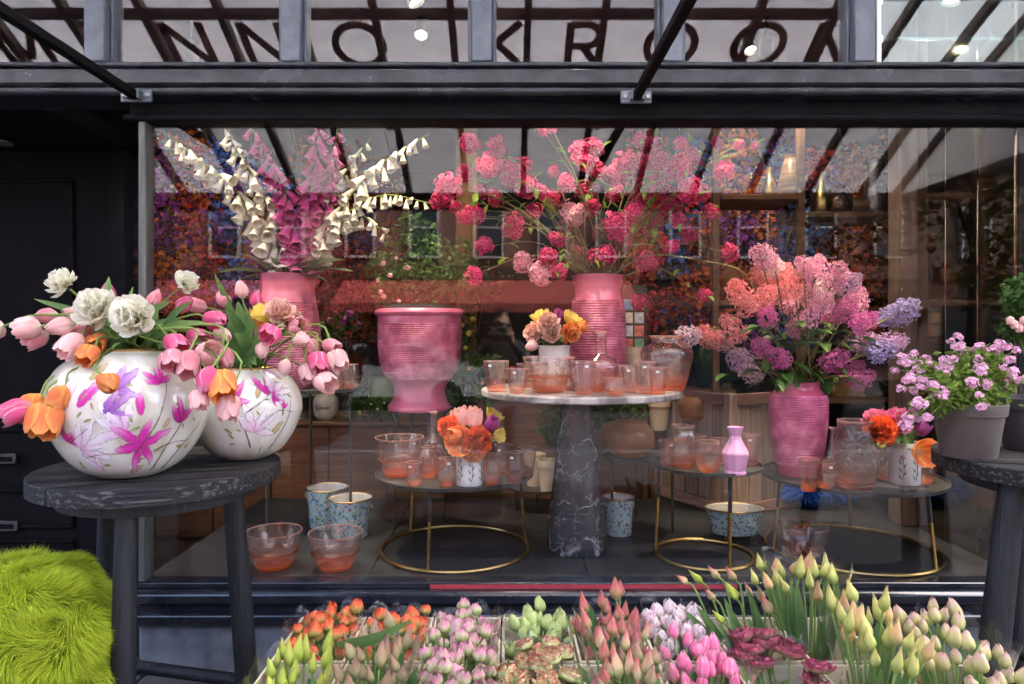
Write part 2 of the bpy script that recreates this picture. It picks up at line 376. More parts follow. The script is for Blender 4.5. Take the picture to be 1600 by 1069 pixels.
# street trees
M_BARK = mat('bark', (.09, .07, .05), (.05, .04, .03), rough=.9, scale=14, stretch=(1, 1, .2), bump=.6)
def leafmat(name, stops, trans=.35, rough=.5, vary=.15): return petalmat(name, stops, streak=.35, rough=rough, trans=trans, vary=vary, su=6, sv=3)
M_TREELEAF = leafmat('tree_leaf', [(0, (.05, .06, .015)), (.5, (.10, .085, .02)), (1, (.13, .07, .02))])
def leafcloud(mb, c, rad, n, size, rng, squash=1, clump=None):
    c = Vector(c)
    for _ in range(n):
        while True:
            p = Vector((rng.uniform(-1, 1), rng.uniform(-1, 1), rng.uniform(-1, 1)))
            if p.length < 1 and p.length > .3: break
        if clump and mnoise.noise(p * clump + c) < -.05: continue
        p = Vector((p.x * rad, p.y * rad, p.z * rad * squash)) + c
        s = size * rng.uniform(.6, 1.3)
        Mx = T(*p) @ Euler((rng.uniform(0, 6.3), rng.uniform(0, 6.3), rng.uniform(0, 6.3))).to_matrix().to_4x4()
        mb.add([(0, 0, 0), (s * .35, s * .5, s * .08), (0, s, 0), (-s * .35, s * .5, s * .08)], [(0, 1, 2, 3)], [((.5, 0), (1, .5), (.5, 1), (0, .5))], Mx)
def street_tree(x, y, h, rad, label, seed):
    rng = random.Random(seed); t = thing('street_tree', label, 'tree', (x, y, 0), 'street trees')
    tr = MB(); tr.tube(smooth_pts([(x, y, -.1), (x + .08, y, h * .4), (x - .05, y + .1, h * .75), (x, y, h)], 10), [.17 - .013 * i for i in range(11)], 9)
    for k in range(11):
        a = k * 2.4; z = h * (.42 + .05 * k); q = Vector((x, y, z)); e = q + Vector((math.cos(a), math.sin(a), .5)) * rad * .7
        tr.tube(smooth_pts([q, q.lerp(e, .5) + Vector((0, 0, .2)), e], 6), [.06, .05, .04, .035, .03, .02, .012], 5)
    obj('trunk', tr, M_BARK, t)
    cr = MB()
    for k in range(13):
        a = k * 2.4; rr = rad * (.25 + .55 * rng.random())
        leafcloud(cr, (x + math.cos(a) * rr, y + math.sin(a) * rr, h * rng.uniform(.36, 1.0)), rad * .48, 620, .16, rng, .7, 2.5)
    obj('crown', cr, M_TREELEAF, t, smooth=False, kind='stuff')
street_tree(8.6, -6.6, 6.6, 2.9, 'tall street tree mirrored at the far end of the display window', 3)
street_tree(-7.6, -5.6, 6.8, 2.5, 'street tree mirrored behind the white foxglove spikes', 4)

# parked cars
M_TYRE = mat('tyre_rubber', (.02, .02, .02), rough=.8)
def car(x, y, c, label):
    t = thing('parked_car', label, 'car', (x, y, -.13), 'cars parked across the street')
    pm = mat('car_paint', c, c, rough=.25, coat=1, spec=.5)
    body = [(-2.1, .3), (-2.12, .62), (-1.95, .86), (-1.2, .95), (-.6, 1.40), (.75, 1.42), (1.45, .98), (2.0, .9), (2.12, .6), (2.1, .3)]
    obj('body', MB().prism(body, y - .86, y + .86, T(x, 0, -.13)), pm, t, smooth=False)
    obj('side_window', MB().prism([(-1.0, .98), (-.52, 1.34), (.70, 1.36), (1.25, 1.0)], y + .855, y + .87, T(x, 0, -.13)), M_DARKGL, t, smooth=False)
    for wx in (-1.35, 1.3):
        for sy in (-.82, .82):
            o = obj('wheel', MB().lathe([(.20, -.09), (.31, -.09), (.32, -.06), (.32, .06), (.31, .09), (.20, .09)], 20), M_TYRE, t, M=T(x + wx, y + sy, .19) @ Euler((R(90), 0, 0)).to_matrix().to_4x4())
            obj('rim', MB().lathe([(.02, -.1), (.20, -.085), (.20, .085), (.02, .1)], 12), M_STEEL, o, M=T(x + wx, y + sy, .19) @ Euler((R(90), 0, 0)).to_matrix().to_4x4())
car(-2.6, -9.0, (.55, .57, .60), 'silver parked car mirrored behind the pink urn')
car(3.4, -9.0, (.03, .04, .07), 'dark blue parked car mirrored behind the glassware')

# ------------------------------------------------------------------ the shop front
GY = 3.0
shop = thing('flower_shop', 'black painted shop front with transom panes, cornice and large display window', 'shop front', (0, GY, 0))
XR = 3.6
obj('plinth', bx((-1.62, 2.985, 0), (XR, 3.3, .225), .008), M_STONE, shop)
sl = MB()
sl.box((-1.64, 2.945, .226), (XR, 3.3, .285), None, .012); sl.box((-1.63, 2.975, .285), (XR, 3.28, .325)); sl.box((-1.64, 2.93, .325), (XR, 3.28, .383), None, .014); sl.box((-1.62, 2.978, .383), (XR, 3.2, .409), None, .004)
obj('window_sill', sl, M_BLACK, shop)
obj('red_strip', bx((P(672, 915, 2.976).x, 2.974, .384), (P(1152, 915, 2.976).x, 2.9775, .402)), mat('red_tape', (.45, .05, .07), (.35, .04, .05), rough=.5, scale=60), shop)
obj('corner_post', bx((-1.622, 2.985, .409), (-1.588, 3.06, 2.425), .005), mat('grey_weathered_zinc', (.12, .135, .13), (.075, .085, .083), rough=.55, metal=.4, scale=22, stretch=(1, 1, .15)), shop)
# cornice in profile: ledge, fascia with rolls, soffit
def arc(cy_, cz, r, a0, a1, n=7): return [(cy_ + r * math.cos(R(lerp(a0, a1, i / n))), cz + r * math.sin(R(lerp(a0, a1, i / n)))) for i in range(n + 1)]
pf = [(3.11, 2.672), (2.945, 2.668)] + arc(2.945, 2.656, .012, 90, 270, 5) + [(2.955, 2.643), (2.955, 2.634), (2.925, 2.628)] + arc(2.925, 2.606, .022, 90, 180, 6) + [(2.903, 2.565), (2.912, 2.556), (2.925, 2.553)] + arc(2.925, 2.534, .018, 90, 270, 8) + [(2.98, 2.514), (3.11, 2.514)]
obj('cornice', xprism(pf, -4.6, XR), M_CORN, shop, ang=35)
hd = MB(); hd.box((-1.66, 2.99, 2.455), (XR, 3.1, 2.5135)); hd.box((-1.68, 2.965, 2.425), (XR, 3.1, 2.455), None, .008)
obj('window_head', hd, M_BLACKMAT, shop)
for u in (152, 456, 753, 1050, 1347):
    x = (u - CX) * 2.97 / F
    mm = MB(); mm.box((x - .046, 2.945, 2.672), (x + .046, 3.1, 3.42), None, .006); mm.box((x - .062, 2.985, 2.672), (x - .046, 3.05, 3.42), None, .004); mm.box((x + .046, 2.985, 2.672), (x + .062, 3.05, 3.42), None, .004)
    obj('mullion', mm, M_SLATE, shop)
mxs = [(u - CX) * 2.97 / F for u in (-145, 152, 456, 753, 1050, 1347)]
for a, b in zip(mxs, mxs[1:]):
    obj('transom_pane', bx((a + .05, 3.012, 2.672), (b - .05, 3.018, 3.42)), M_GLASST, shop)
M_LOUVRE = panemat('louvre_glass', (.72, .86, .85), 1.85)
xa = mxs[-1] + .064
fr = MB(); fr.box((xa, 2.97, 2.673), (xa + .022, 3.03, 3.42), None, .003)
lf = obj('louvre_frame', fr, M_WHITE, shop)
for k in range(7):
    z = 2.62 + k * .165
    Mx = T(0, 3.0, z) @ Euler((R(3), 0, 0)).to_matrix().to_4x4()
    obj('louvre_blade', bx((xa + .024, -.003, 0), (XR, .003, .175), .001, Mx), M_LOUVRE, lf)
    obj('clip', bx((xa + .02, -.012, .15), (xa + .034, .012, .18), .002, Mx), M_WHITE, lf)
obj('upper_wall', bx((-16, 3.02, 3.6), (16, 12, 6.4)), M_BRICK, shop)
obj('transom_head', bx((-4.6, 2.95, 3.42), (XR, 3.2, 3.6), .01), M_SLATE, shop)
obj('left_pier', bx((-9, 3.0, 0), (-4.6, 3.6, 3.6)), M_BLACK, shop)
obj('right_pier', bx((XR, 2.98, 0), (9, 3.6, 3.6)), M_BLACK, shop)
obj('display_glass', bx((-1.586, 3.026, .40), (XR, 3.034, 2.44)), M_GLASS, shop)

# recessed entrance
porch = thing('shop_entrance', 'recessed black panelled door with letter slot beside the display window', 'entrance', (-3, 3.7, 0))
po = MB(); po.box((-4.6, 3.112, 2.516), (-2.1, 3.95, 2.6)); po.box((-4.6, 3.2, 0), (-4.5, 3.95, 2.512))
obj('porch_lining', po, M_BLACKMAT, porch)
dr = obj('door', bx((-4.49, 3.78, .02), (-2.2, 3.84, 2.51), .004), M_BLACKMAT, porch)
obj('door_surround', bx((-2.2, 3.76, 0), (-2.12, 3.86, 2.511), .004), M_BLACKMAT, porch)
SPL = T(-1.64, 3.075, 0) @ Matrix.Rotation(math.atan2(.70, -.50), 4, 'Z')
obj('side_glazing', bx((.02, -.003, .42), (.84, .003, 2.5), 0, SPL), M_GLASS, porch)
obj('side_panel', bx((.0, -.02, .0), (.86, .02, .42), .003, SPL), M_BLACKMAT, porch)
def panel(x0, x1, z0, z1):
    f = MB(); w = .022
    for a, b in (((x0, 0, z0), (x1, 0, z0 + w)), ((x0, 0, z1 - w), (x1, 0, z1)), ((x0, 0, z0 + w), (x0 + w, 0, z1 - w)), ((x1 - w, 0, z0 + w), (x1, 0, z1 - w))):
        f.box((a[0], 3.758, a[2]), (b[0], 3.779, b[2]), None, .007)
    obj('panel', f, M_BLACKMAT, dr)
for (x0, x1, z0, z1) in ((-3.1, -2.4, .06, .36), (-3.1, -2.4, .42, .64), (-3.1, -2.4, .95, 2.35), (-4.2, -3.2, .06, 2.35)): panel(x0, x1, z0, z1)
for u, v in ((8, 717), (10, 822)):
    p = P(u, v, 3.75); s = obj('letter_slot', bx((p.x - .06, 3.745, p.z - .028), (p.x + .06, 3.757, p.z + .028), .004), M_BLACKSTEEL, dr)
    obj('flap', bx((p.x - .048, 3.741, p.z - .015), (p.x + .044, 3.7445, p.z + .012), .002), M_BLACKMAT, s)
M_LAMP = emit('lamp_glow', (1, .86, .66), 14)
pl = P(5, 225, 3.62)
lt = thing('porch_downlight', 'small round lit downlight in the dark porch ceiling', 'downlight', (pl.x, pl.y, 2.5))
obj('bezel', MB().lathe([(.032, 0), (.05, 0), (.05, .011), (.032, .011)], 20), M_STEEL, lt, M=T(pl.x, pl.y, 2.5))
obj('lens', MB().lathe([(.001, .002), (.031, .002), (.031, .01), (.001, .01)], 16), M_LAMP, lt, M=T(pl.x, pl.y, 2.5))

# ------------------------------------------------------------------ glazed canopy over the pavement (mirrored in the glass)
CS = .54
def cz(s): return 3.62 - CS * s
M_CANOPY, nt, b_, o_ = newmat('frosted_canopy_glass')
tl = N(nt, 'ShaderNodeBsdfTranslucent'); tl.inputs[0].default_value = (.93, .925, .92, 1); df = N(nt, 'ShaderNodeBsdfDiffuse'); df.inputs[0].default_value = (.8, .79, .82, 1)
ms = N(nt, 'ShaderNodeMixShader'); ms.inputs[0].default_value = .25; nt.links.new(tl.outputs[0], ms.inputs[1]); nt.links.new(df.outputs[0], ms.inputs[2]); nt.links.new(ms.outputs[0], o_.inputs[0])
can = thing('glazed_canopy', 'sloping frosted glass canopy with brown bars and lettering over the shop front', 'canopy', (0, 3, 3.6))
SL = 1.98; NRM = Vector((0, -CS, 1)).normalized() ; UPS = Vector((0, 1, CS)).normalized()
def csl(x, s, off=0.0): return Vector((x, 3 - s, cz(s))) + Vector((0, -CS, -1)).normalized() * off if False else Vector((x, 3 - s, cz(s) - off))
rx = [.104 + .416 * k for k in range(-9, 7)] + [2.86]
def slopebox(x0, x1, s0, s1, z0, z1, mb=None):
    return xprism([(3 - s0, cz(s0) + z0), (3 - s0, cz(s0) + z1), (3 - s1, cz(s1) + z1), (3 - s1, cz(s1) + z0)], x0, x1, mb)
for x in rx: obj('rafter', slopebox(x - .019, x + .019, .03, SL, -.06, .0), M_DARKBROWN, can, smooth=False)
for a, b in zip(rx, rx[1:]): obj('canopy_pane', slopebox(a + .004, b - .004, .02, SL + .03, .002, .012), M_CANOPY, can, smooth=False)
obj('purlin', slopebox(rx[0], rx[-1] - .02, .655, .685, -.05, -.012), M_DARKBROWN, can, smooth=False)
obj('front_beam', bx((rx[0] - .02, 3 - SL - .06, 2.41), (2.88, 3 - SL, 2.535), .006), M_DARKBROWN, can)
obj('wall_plate', bx((rx[0] - .02, 2.955, 3.60), (2.88, 3.018, 3.70), .006), M_DARKBROWN, can)
obj('end_rail', bx((2.85, 3 - SL + .002, 2.43), (2.89, 2.9, 2.50), .005), M_DARKBROWN, can)
obj('end_pane', xprism([(3 - SL + .01, 2.5), (2.9, 2.5), (2.9, cz(.1) - .03), (3 - SL + .01, cz(SL) - .03)], 2.865, 2.872), M_CANOPY, can, smooth=False)
# capital letters fixed under the glass, readable from the street
M_LETTER = mat('brown_letter_vinyl', (.30, .125, .075), (.25, .10, .06), rough=.6, scale=3)
def letter(ch, xc, s0, s1, w):
    st = .043; mb = MB()
    def pt(a, b): return Vector((xc + (a - .5) * w, 3 - lerp(s1, s0, b), cz(lerp(s1, s0, b)) - .006))
    def bar(a0, b0, a1, b1):
        p, q = pt(a0, b0), pt(a1, b1); d = (q - p).normalized(); n = Vector((0, CS, -1)).normalized() if False else d.cross(UPS.cross(Vector((1, 0, 0)))).normalized() * st / 2
        nn = UPS.cross(Vector((1, 0, 0))).normalized() * .004
        mb.add([p - n - nn, p + n - nn, q + n - nn, q - n - nn, p - n + nn, p + n + nn, q + n + nn, q - n + nn], [(0, 1, 2, 3), (7, 6, 5, 4), (0, 4, 5, 1), (1, 5, 6, 2), (2, 6, 7, 3), (3, 7, 4, 0)])
    def ring(cx, cyy, rx_, ry_, a0, a1, n=28):
        pts = [(cx + rx_ * math.cos(R(lerp(a0, a1, i / n))), cyy + ry_ * math.sin(R(lerp(a0, a1, i / n)))) for i in range(n + 1)]
        for p, q in zip(pts, pts[1:]):
            e = .15; bar(p[0] - (q[0] - p[0]) * e, p[1] - (q[1] - p[1]) * e, q[0] + (q[0] - p[0]) * e, q[1] + (q[1] - p[1]) * e)
    if ch == 'M': bar(.1, 0, .1, 1); bar(.1, 1, .5, .2); bar(.5, .2, .9, 1); bar(.9, 1, .9, 0)
    if ch == 'E': bar(.15, 0, .15, 1); bar(.15, .96, .8, .96); bar(.15, .5, .7, .5); bar(.15, .04, .8, .04)
    if ch == 'N': bar(.1, 0, .1, 1); bar(.1, .98, .9, .02); bar(.9, 0, .9, 1)
    if ch == 'O': ring(.5, .5, .52, .46, 0, 360)
    if ch == 'K': bar(.12, 0, .12, 1); bar(.12, .4, .85, 1); bar(.32, .56, .9, 0)
    if ch == 'R': bar(.15, 0, .15, 1); bar(.15, .96, .5, .96); bar(.15, .48, .5, .48); ring(.5, .72, .3, .24, -90, 90, 14); bar(.45, .48, .85, 0)
    obj('letter', mb, M_LETTER, can, smooth=False)
def s_of(v): k = (CY - v) / F; return (2.12 - 3 * k) / (CS + k)
for ch, u in zip('MENNOKROON', (30, 160, 292, 412, 560, 788, 915, 1050, 1188, 1304)):
    letter(ch, (u - CX) * 3.872 / F, s_of(30), s_of(100), .30 if ch == 'M' else .26)
# a second, cursive line of which only the lower loops show below the window head
pts = []
for i in range(150):
    t = i / 149; x = lerp(-1.25, 1.0, t); a = t * 2 * PI * 15
    pts.append(csl(x + .03 * math.sin(a), 1.33 + .07 * math.sin(a + 1.2) * (1.3 if int(t * 15) % 3 == 0 else .7), .018))
obj('cursive_lettering', MB().tube(pts, .011, 5), M_DARKBROWN, can)
for u, v in ((213, 150), (994, 152)):
    p = P(u, v, 2.89)
    st = obj('stay_bar', MB().box((p.x - .018, 3 - SL, p.z - .018), (p.x + .018, 2.88, p.z + .018), None, .004), M_BLACKMAT, can)
    br = MB(); br.box((p.x - .065, 2.885, p.z - .026), (p.x + .065, 2.8985, p.z + .026), None, .003); br.box((p.x - .03, 2.855, p.z - .018), (p.x - .019, 2.885, p.z + .018)); br.box((p.x + .019, 2.855, p.z - .018), (p.x + .03, 2.885, p.z + .018))
    o = obj('bracket', br, M_STEEL if False else M_SLATE, st)
    for sx in (-.048, .048): obj('bolt', MB().lathe([(.012, 0), (.012, .004), (.007, .008), (.001, .008)], 8), M_STEEL, st, M=T(p.x + sx, 2.885, p.z) @ Euler((R(90), 0, 0)).to_matrix().to_4x4())

# ------------------------------------------------------------------ the shop inside
M_INWALL = mat('dark_plum_plaster', (.022, .012, .012), (.014, .008, .009), rough=.8, scale=4)
M_CEIL = mat('plum_grey_ceiling', (.11, .075, .095), (.08, .055, .07), rough=.8, scale=5)
M_FLOOR = wood('dark_oak_floor', (.09, .055, .035), (.045, .028, .018), scale=2, stretch=(10, 1, 1), rough=.45)
struct('shop_floor', bx((-3.5, 3.87, .0), (3.6, 9.0, .12)), M_FLOOR)
struct('porch_floor', bx((-4.5, 3.0, -.1), (-1.67, 3.78, .018), .004), M_STONE)
struct('wall_back', bx((-3.6, 8.5, 0), (3.7, 8.7, 3.6)), M_INWALL)
struct('wall_left', bx((-3.7, 3.96, 0), (-3.5, 8.5, 3.6)), M_INWALL)
struct('wall_right', bx((3.61, 3.6, 0), (3.8, 8.5, 3.6)), M_INWALL)
struct('ceiling', bx((-3.7, 3.2, 3.46), (3.8, 8.7, 3.598)), M_CEIL)
PZ = .41
dp = thing('display_platform', 'low dark grey platform that fills the bottom of the display window', 'platform', (0, 3.7, .12))
M_PLAT = mat('dark_grey_platform', (.017, .018, .021), (.030, .031, .036), rough=.5, scale=5, bump=.08, rvar=.12)
for k in range(4):
    x0 = -1.62 + k * .99
    obj('platform_board', bx((x0, 3.06, .12), (x0 + .985, 4.5, PZ), .003), M_PLAT, dp)
# antique mirror cladding on the side wall of the window
mw = thing('mirror_wall', 'tall dark antique mirror panels closing the side of the window', 'mirror', (2.3, 3.4, PZ))
M_MIRROR = mat('antique_mirror', (.20, .15, .10), (.30, .24, .18), rough=.06, metal=1, scale=3, rvar=.04)
for k in range(3):
    obj('mirror_panel', bx((2.285, 3.085 + k * .245, PZ), (2.30, 3.327 + k * .245, 3.44), .003), M_MIRROR, mw)
obj('backing', bx((2.3005, 3.08, PZ), (2.34, 3.83, 3.44)), M_BLACKMAT, mw)
cl = tag(obj('timber_column', bx((2.21, 3.84, PZ), (2.36, 3.98, 3.45), .006), wood('pale_brown_timber', (.19, .13, .095), (.12, .08, .06), scale=2, stretch=(12, 12, 1))), 'pale brown timber column at the end of the mirror wall', 'column')
cl2 = tag(obj('wall_partition', bx((2.37, 3.85, PZ), (3.6, 3.95, 3.45)), M_INWALL), 'dark partition behind the mirror wall', 'partition')

# ceiling spotlights
def spot(p, target, energy, label, size=28, col=(1, .80, .55), bl=.6):
    p = Vector(p); t = thing('ceiling_spotlight', label, 'spotlight', p, 'ceiling spotlights'); q = (Vector(target) - p).normalized()
    rot = q.to_track_quat('Z', 'Y').to_matrix().to_4x4()
    obj('lamp_body', MB().lathe([(.001, -.10), (.035, -.10), (.04, -.09), (.045, .02), (.041, .02), (.025, .0), (.001, .0)], 18), M_BLACKSTEEL, t, M=T(*p) @ rot)
    obj('lens', MB().lathe([(.001, .004), (.024, .004), (.024, .008), (.001, .008)], 14), M_LAMP, t, M=T(*p) @ rot)
    obj('hanger', MB().tube([p + Vector((0, 0, 0)) - q * .06, Vector((p.x, p.y, 3.46))], .008, 6), M_BLACKSTEEL, t)
    l = D.lights.new('spot', 'SPOT'); l.energy = energy; l.spot_size = R(size); l.spot_blend = bl; l.color = col; l.shadow_soft_size = .04
    lo = D.objects.new('spot_light', l); COL.objects.link(lo); lo.location = p + q * .03; lo.rotation_euler = (-q).to_track_quat('Z', 'Y').to_euler()
spot((-1.9, 3.22, 3.15), P(345, 300, 3.7), 12, 'black ceiling spotlight aimed at the white foxgloves', 30)
spot((-.6, 3.25, 3.2), P(640, 560, 3.8), 16, 'black ceiling spotlight aimed at the pink urn', 46)
spot((.35, 3.2, 3.2), P(900, 330, 3.7), 13, 'black ceiling spotlight aimed at the pink snowball blossoms', 44)
spot((1.0, 3.3, 3.2), P(1190, 430, 3.6), 21, 'black ceiling spotlight aimed at the lilac', 26)
spot((-.80, 3.32, 3.2), P(720, 720, 3.33), 22, 'black ceiling spotlight aimed at the low glassware tray', 26)
spot((-.45, 3.28, 3.1), P(880, 580, 3.3), 16, 'black ceiling spotlight aimed at the marble table', 30)
spot((2.12, 3.27, 3.1), P(1310, 690, 3.3), 30, 'black ceiling spotlight aimed at the tray beside the mirror wall', 46)
spot((-2.0, 4.3, 3.25), (-2.5, 6.4, 2.2), 9, 'black ceiling spotlight lighting the leaf wall behind the foxgloves', 80, bl=.9)
spot((0.1, 4.6, 3.25), (0.3, 6.6, 2.0), 8, 'black ceiling spotlight lighting the middle of the leaf wall', 80, bl=.9)
spot((1.6, 4.25, 3.25), (2.2, 6.4, 2.1), 11, 'black ceiling spotlight lighting the vase shelves', 80, bl=.9)
spot((-1.35, 3.3, 3.2), (-1.15, 3.25, .5), 20, 'black ceiling spotlight aimed at the bowls on the platform', 34)
spot((.98, 3.26, 3.2), P(1110, 720, 3.26), 13, 'black ceiling spotlight aimed at the small tray', 26)
pp = P(658, 52, 4.2); spot((pp.x, 4.2, pp.z), (pp.x, 3.2, 1.0), 12, 'bright ceiling spotlight showing through the transom over the urn', 60)
pp = P(1172, 76, 4.5); spot((pp.x, 4.5, pp.z), (pp.x + .3, 3.4, .6), 10, 'bright ceiling spotlight showing through the transom over the lilac', 60)
# ------------------------------------------------------------------ furniture in the window
M_MARBLE, nt, b_, o_ = newmat('black_marble'); L = nt.links.new
tc = N(nt, 'ShaderNodeTexCoord'); nz = N(nt, 'ShaderNodeTexNoise'); nz.inputs['Scale'].default_value = 5; nz.inputs['Detail'].default_value = 5; L(tc.outputs['Object'], nz.inputs[0])
mxv = N(nt, 'ShaderNodeMix', data_type='RGBA'); mxv.inputs[0].default_value = .22; L(tc.outputs['Object'], mxv.inputs[6]); L(nz.outputs['Color'], mxv.inputs[7])
prev = None
for sc_, w, cval in ((3.6, .05, (.82, .82, .84)), (9, .035, (.50, .51, .53)), (20, .05, (.22, .22, .24))):
    vo = N(nt, 'ShaderNodeTexVoronoi', feature='DISTANCE_TO_EDGE'); vo.inputs['Scale'].default_value = sc_; L(mxv.outputs[2], vo.inputs[0])
    mr = N(nt, 'ShaderNodeMapRange'); mr.inputs[1].default_value = 0; mr.inputs[2].default_value = w; mr.inputs[3].default_value = 1; mr.inputs[4].default_value = 0; L(vo.outputs[0], mr.inputs[0])
    n2 = N(nt, 'ShaderNodeTexNoise'); n2.inputs['Scale'].default_value = sc_ * .9; L(tc.outputs['Object'], n2.inputs[0])
    m2 = N(nt, 'ShaderNodeMapRange'); m2.inputs[1].default_value = .48; m2.inputs[2].default_value = .62; L(n2.outputs[0], m2.inputs[0])
    mu = N(nt, 'ShaderNodeMath', operation='MULTIPLY'); L(mr.outputs[0], mu.inputs[0]); L(m2.outputs[0], mu.inputs[1])
    mx = N(nt, 'ShaderNodeMix', data_type='RGBA'); L(mu.outputs[0], mx.inputs[0]); mx.inputs[7].default_value = (*cval, 1)
    if prev: L(prev, mx.inputs[6])
    else: mx.inputs[6].default_value = (.050, .052, .058, 1)
    prev = mx.outputs[2]
L(prev, b_.inputs['Base Color']); b_.inputs['Roughness'].default_value = .22

def disc(x, y, z, r, t, n=56, bv=.003): return MB().lathe([(.001, z), (r - bv, z), (r, z + bv), (r, z + t - bv), (r - bv, z + t), (.001, z + t)], n, T(x, y, 0))
def ring(x, y, z, R_, r, n=60): return MB().tube([(x + R_ * math.cos(2 * PI * i / n), y + R_ * math.sin(2 * PI * i / n), z) for i in range(n + 1)], r, 8, cap=False)
TRAYS = {}
def tray_stand(key, u, d, rr, rt, zt, label, a0=.9, nl=3, du=0, brass=True):
    x = (u - CX) * d / F; xt = x + du
    t = thing('tray_stand', label, 'side table', (x, d, PZ), 'round tray tables in the window')
    TRAYS[key] = (xt, d, zt)
    tr = MB().lathe([(.001, zt - .006), (rt - .004, zt - .006), (rt, zt - .004), (rt + .002, zt + .012), (rt - .002, zt + .012), (rt - .004, zt), (.001, zt)], 64, T(xt, d, 0))
    obj('tray', tr, M_BLACKSTEEL, t)
    if brass: obj('foot_ring', ring(x, d, PZ + .009, rr, .0085), M_BRASS, t)
    for k in range(nl):
        a = a0 + 2 * PI * k / nl
        p = Vector((x + rr * math.cos(a), d + rr * math.sin(a), PZ + .012)); q = Vector((xt + min(rr, rt * .86) * math.cos(a), d + min(rr, rt * .86) * math.sin(a), zt - .006))
        m = p.lerp(q, .60)
        l = obj('leg', MB().tube([p if brass else Vector((p.x, p.y, PZ)), m], .0075, 8), M_BRASS if brass else M_BLACKSTEEL, t)
        obj('leg_top', MB().tube([m, q], .0077, 8), M_BLACKSTEEL, l)
    return t
tray_stand('one', 711, 3.45, .37, .395, .789, 'round dark tray on brass ring base holding a white mug of orange tulips', a0=-1.83)
tray_stand('two', 1100, 3.34, .232, .262, .852, 'small round dark tray on brass ring base holding the opaque lilac vase', a0=-1.35, du=.012)
tray_stand('three', 1329, 3.44, .40, .425, .775, 'round dark tray on brass ring base holding the pink ribbed vase with lilac', a0=-.98)
tray_stand('amber', 1000, 3.85, .19, .218, .807, 'low dark tray table holding the round amber vase behind the marble pedestal', a0=-.6, brass=False)
tray_stand('fox', 484, 3.78, .25, .285, 1.19, 'tall dark tray table holding the pink vase of foxgloves', a0=-2.35, brass=False)
tray_stand('urn', 656, 3.86, .15, .172, 1.066, 'narrow black plant stand under the wide pink urn', a0=-1.1, nl=4, brass=False)
tray_stand('pots', 838, 4.25, .15, .17, .535, 'small dark tray table behind the marble pedestal holding cream pots', a0=-.6, brass=False)

mt = thing('marble_table', 'round black marble table with a tapered pedestal in the middle of the window', 'table', ((901 - CX) * 3.44 / F, 3.44, PZ))
mx_, my_ = (901 - CX) * 3.44 / F, 3.44
obj('pedestal', MB().lathe([(.001, PZ), (.142, PZ), (.150, PZ + .012), (.147, PZ + .10), (.09, PZ + .62), (.078, 1.186), (.001, 1.186)], 64, T(mx_, my_, 0)), M_MARBLE, mt)
obj('table_top', disc(mx_ + .02, my_, 1.187, .50, .033, 72, .006), mat('grey_marble', (.42, .39, .36), (.14, .13, .125), rough=.3, scale=12, detail=10, lo=.42, hi=.58), mt)

# ------------------------------------------------------------------ ceramics
def ropemat(name, c, c2, sv):
    m, nt, b, o = newmat(name); L = nt.links.new
    uv = N(nt, 'ShaderNodeUVMap'); mp = N(nt, 'ShaderNodeMapping'); mp.inputs['Scale'].default_value = (150, sv, 1); L(uv.outputs[0], mp.inputs[0])
    wv = N(nt, 'ShaderNodeTexWave', wave_type='BANDS', bands_direction='DIAGONAL'); wv.inputs['Scale'].default_value = .3; wv.inputs['Distortion'].default_value = 1.2; L(mp.outputs[0], wv.inputs[0])
    tc = N(nt, 'ShaderNodeTexCoord'); nz = N(nt, 'ShaderNodeTexNoise'); nz.inputs['Scale'].default_value = 13; nz.inputs['Detail'].default_value = 7; L(tc.outputs['Object'], nz.inputs[0])
    rp = ramp(nt, [(.28, tuple(x * .72 for x in c2)), (.42, c2), (.55, c), (.70, tuple(min(1, x * 1.3 + .05) for x in c))]); L(nz.outputs[0], rp.inputs[0]); L(rp.outputs[0], b.inputs['Base Color'])
    bp = N(nt, 'ShaderNodeBump'); bp.inputs['Strength'].default_value = .28; bp.inputs['Distance'].default_value = .004; L(wv.outputs[0], bp.inputs['Height']); L(bp.outputs[0], b.inputs['Normal'])
    b.inputs['Roughness'].default_value = .36; b.inputs['Coat Weight'].default_value = .12; b.inputs['Coat Roughness'].default_value = .2
    return m
M_PINK = ropemat('pink_glaze', (.54, .155, .245), (.41, .09, .165), 40)
M_PINKD = ropemat('magenta_glaze', (.62, .15, .28), (.50, .09, .20), 40)
M_PINKS = mat('smooth_pink_glaze', (.56, .15, .24), (.45, .10, .18), rough=.3, scale=11, coat=.35, detail=9)
M_PINKDS = mat('smooth_magenta_glaze', (.50, .06, .14), (.58, .11, .21), rough=.22, scale=7, coat=.6)
def ribbed(prof, z0, z1, rows, depth):
    """outer profile; adds round cord rows between heights z0..z1 along the profile"""
    zs = sorted(set([z for r, z in prof] + [z0, z1])); out = [(pw([(b, a) for a, b in prof], z), z) for z in zs if z <= z0]
    n = rows * 6
    for i in range(1, n):
        z = lerp(z0, z1, i / n); out.append((pw([(b, a) for a, b in prof], z) + depth * (abs(math.sin(PI * rows * i / n)) - .5), z))
    return out + [(pw([(b, a) for a, b in prof], z), z) for z in zs if z >= z1]
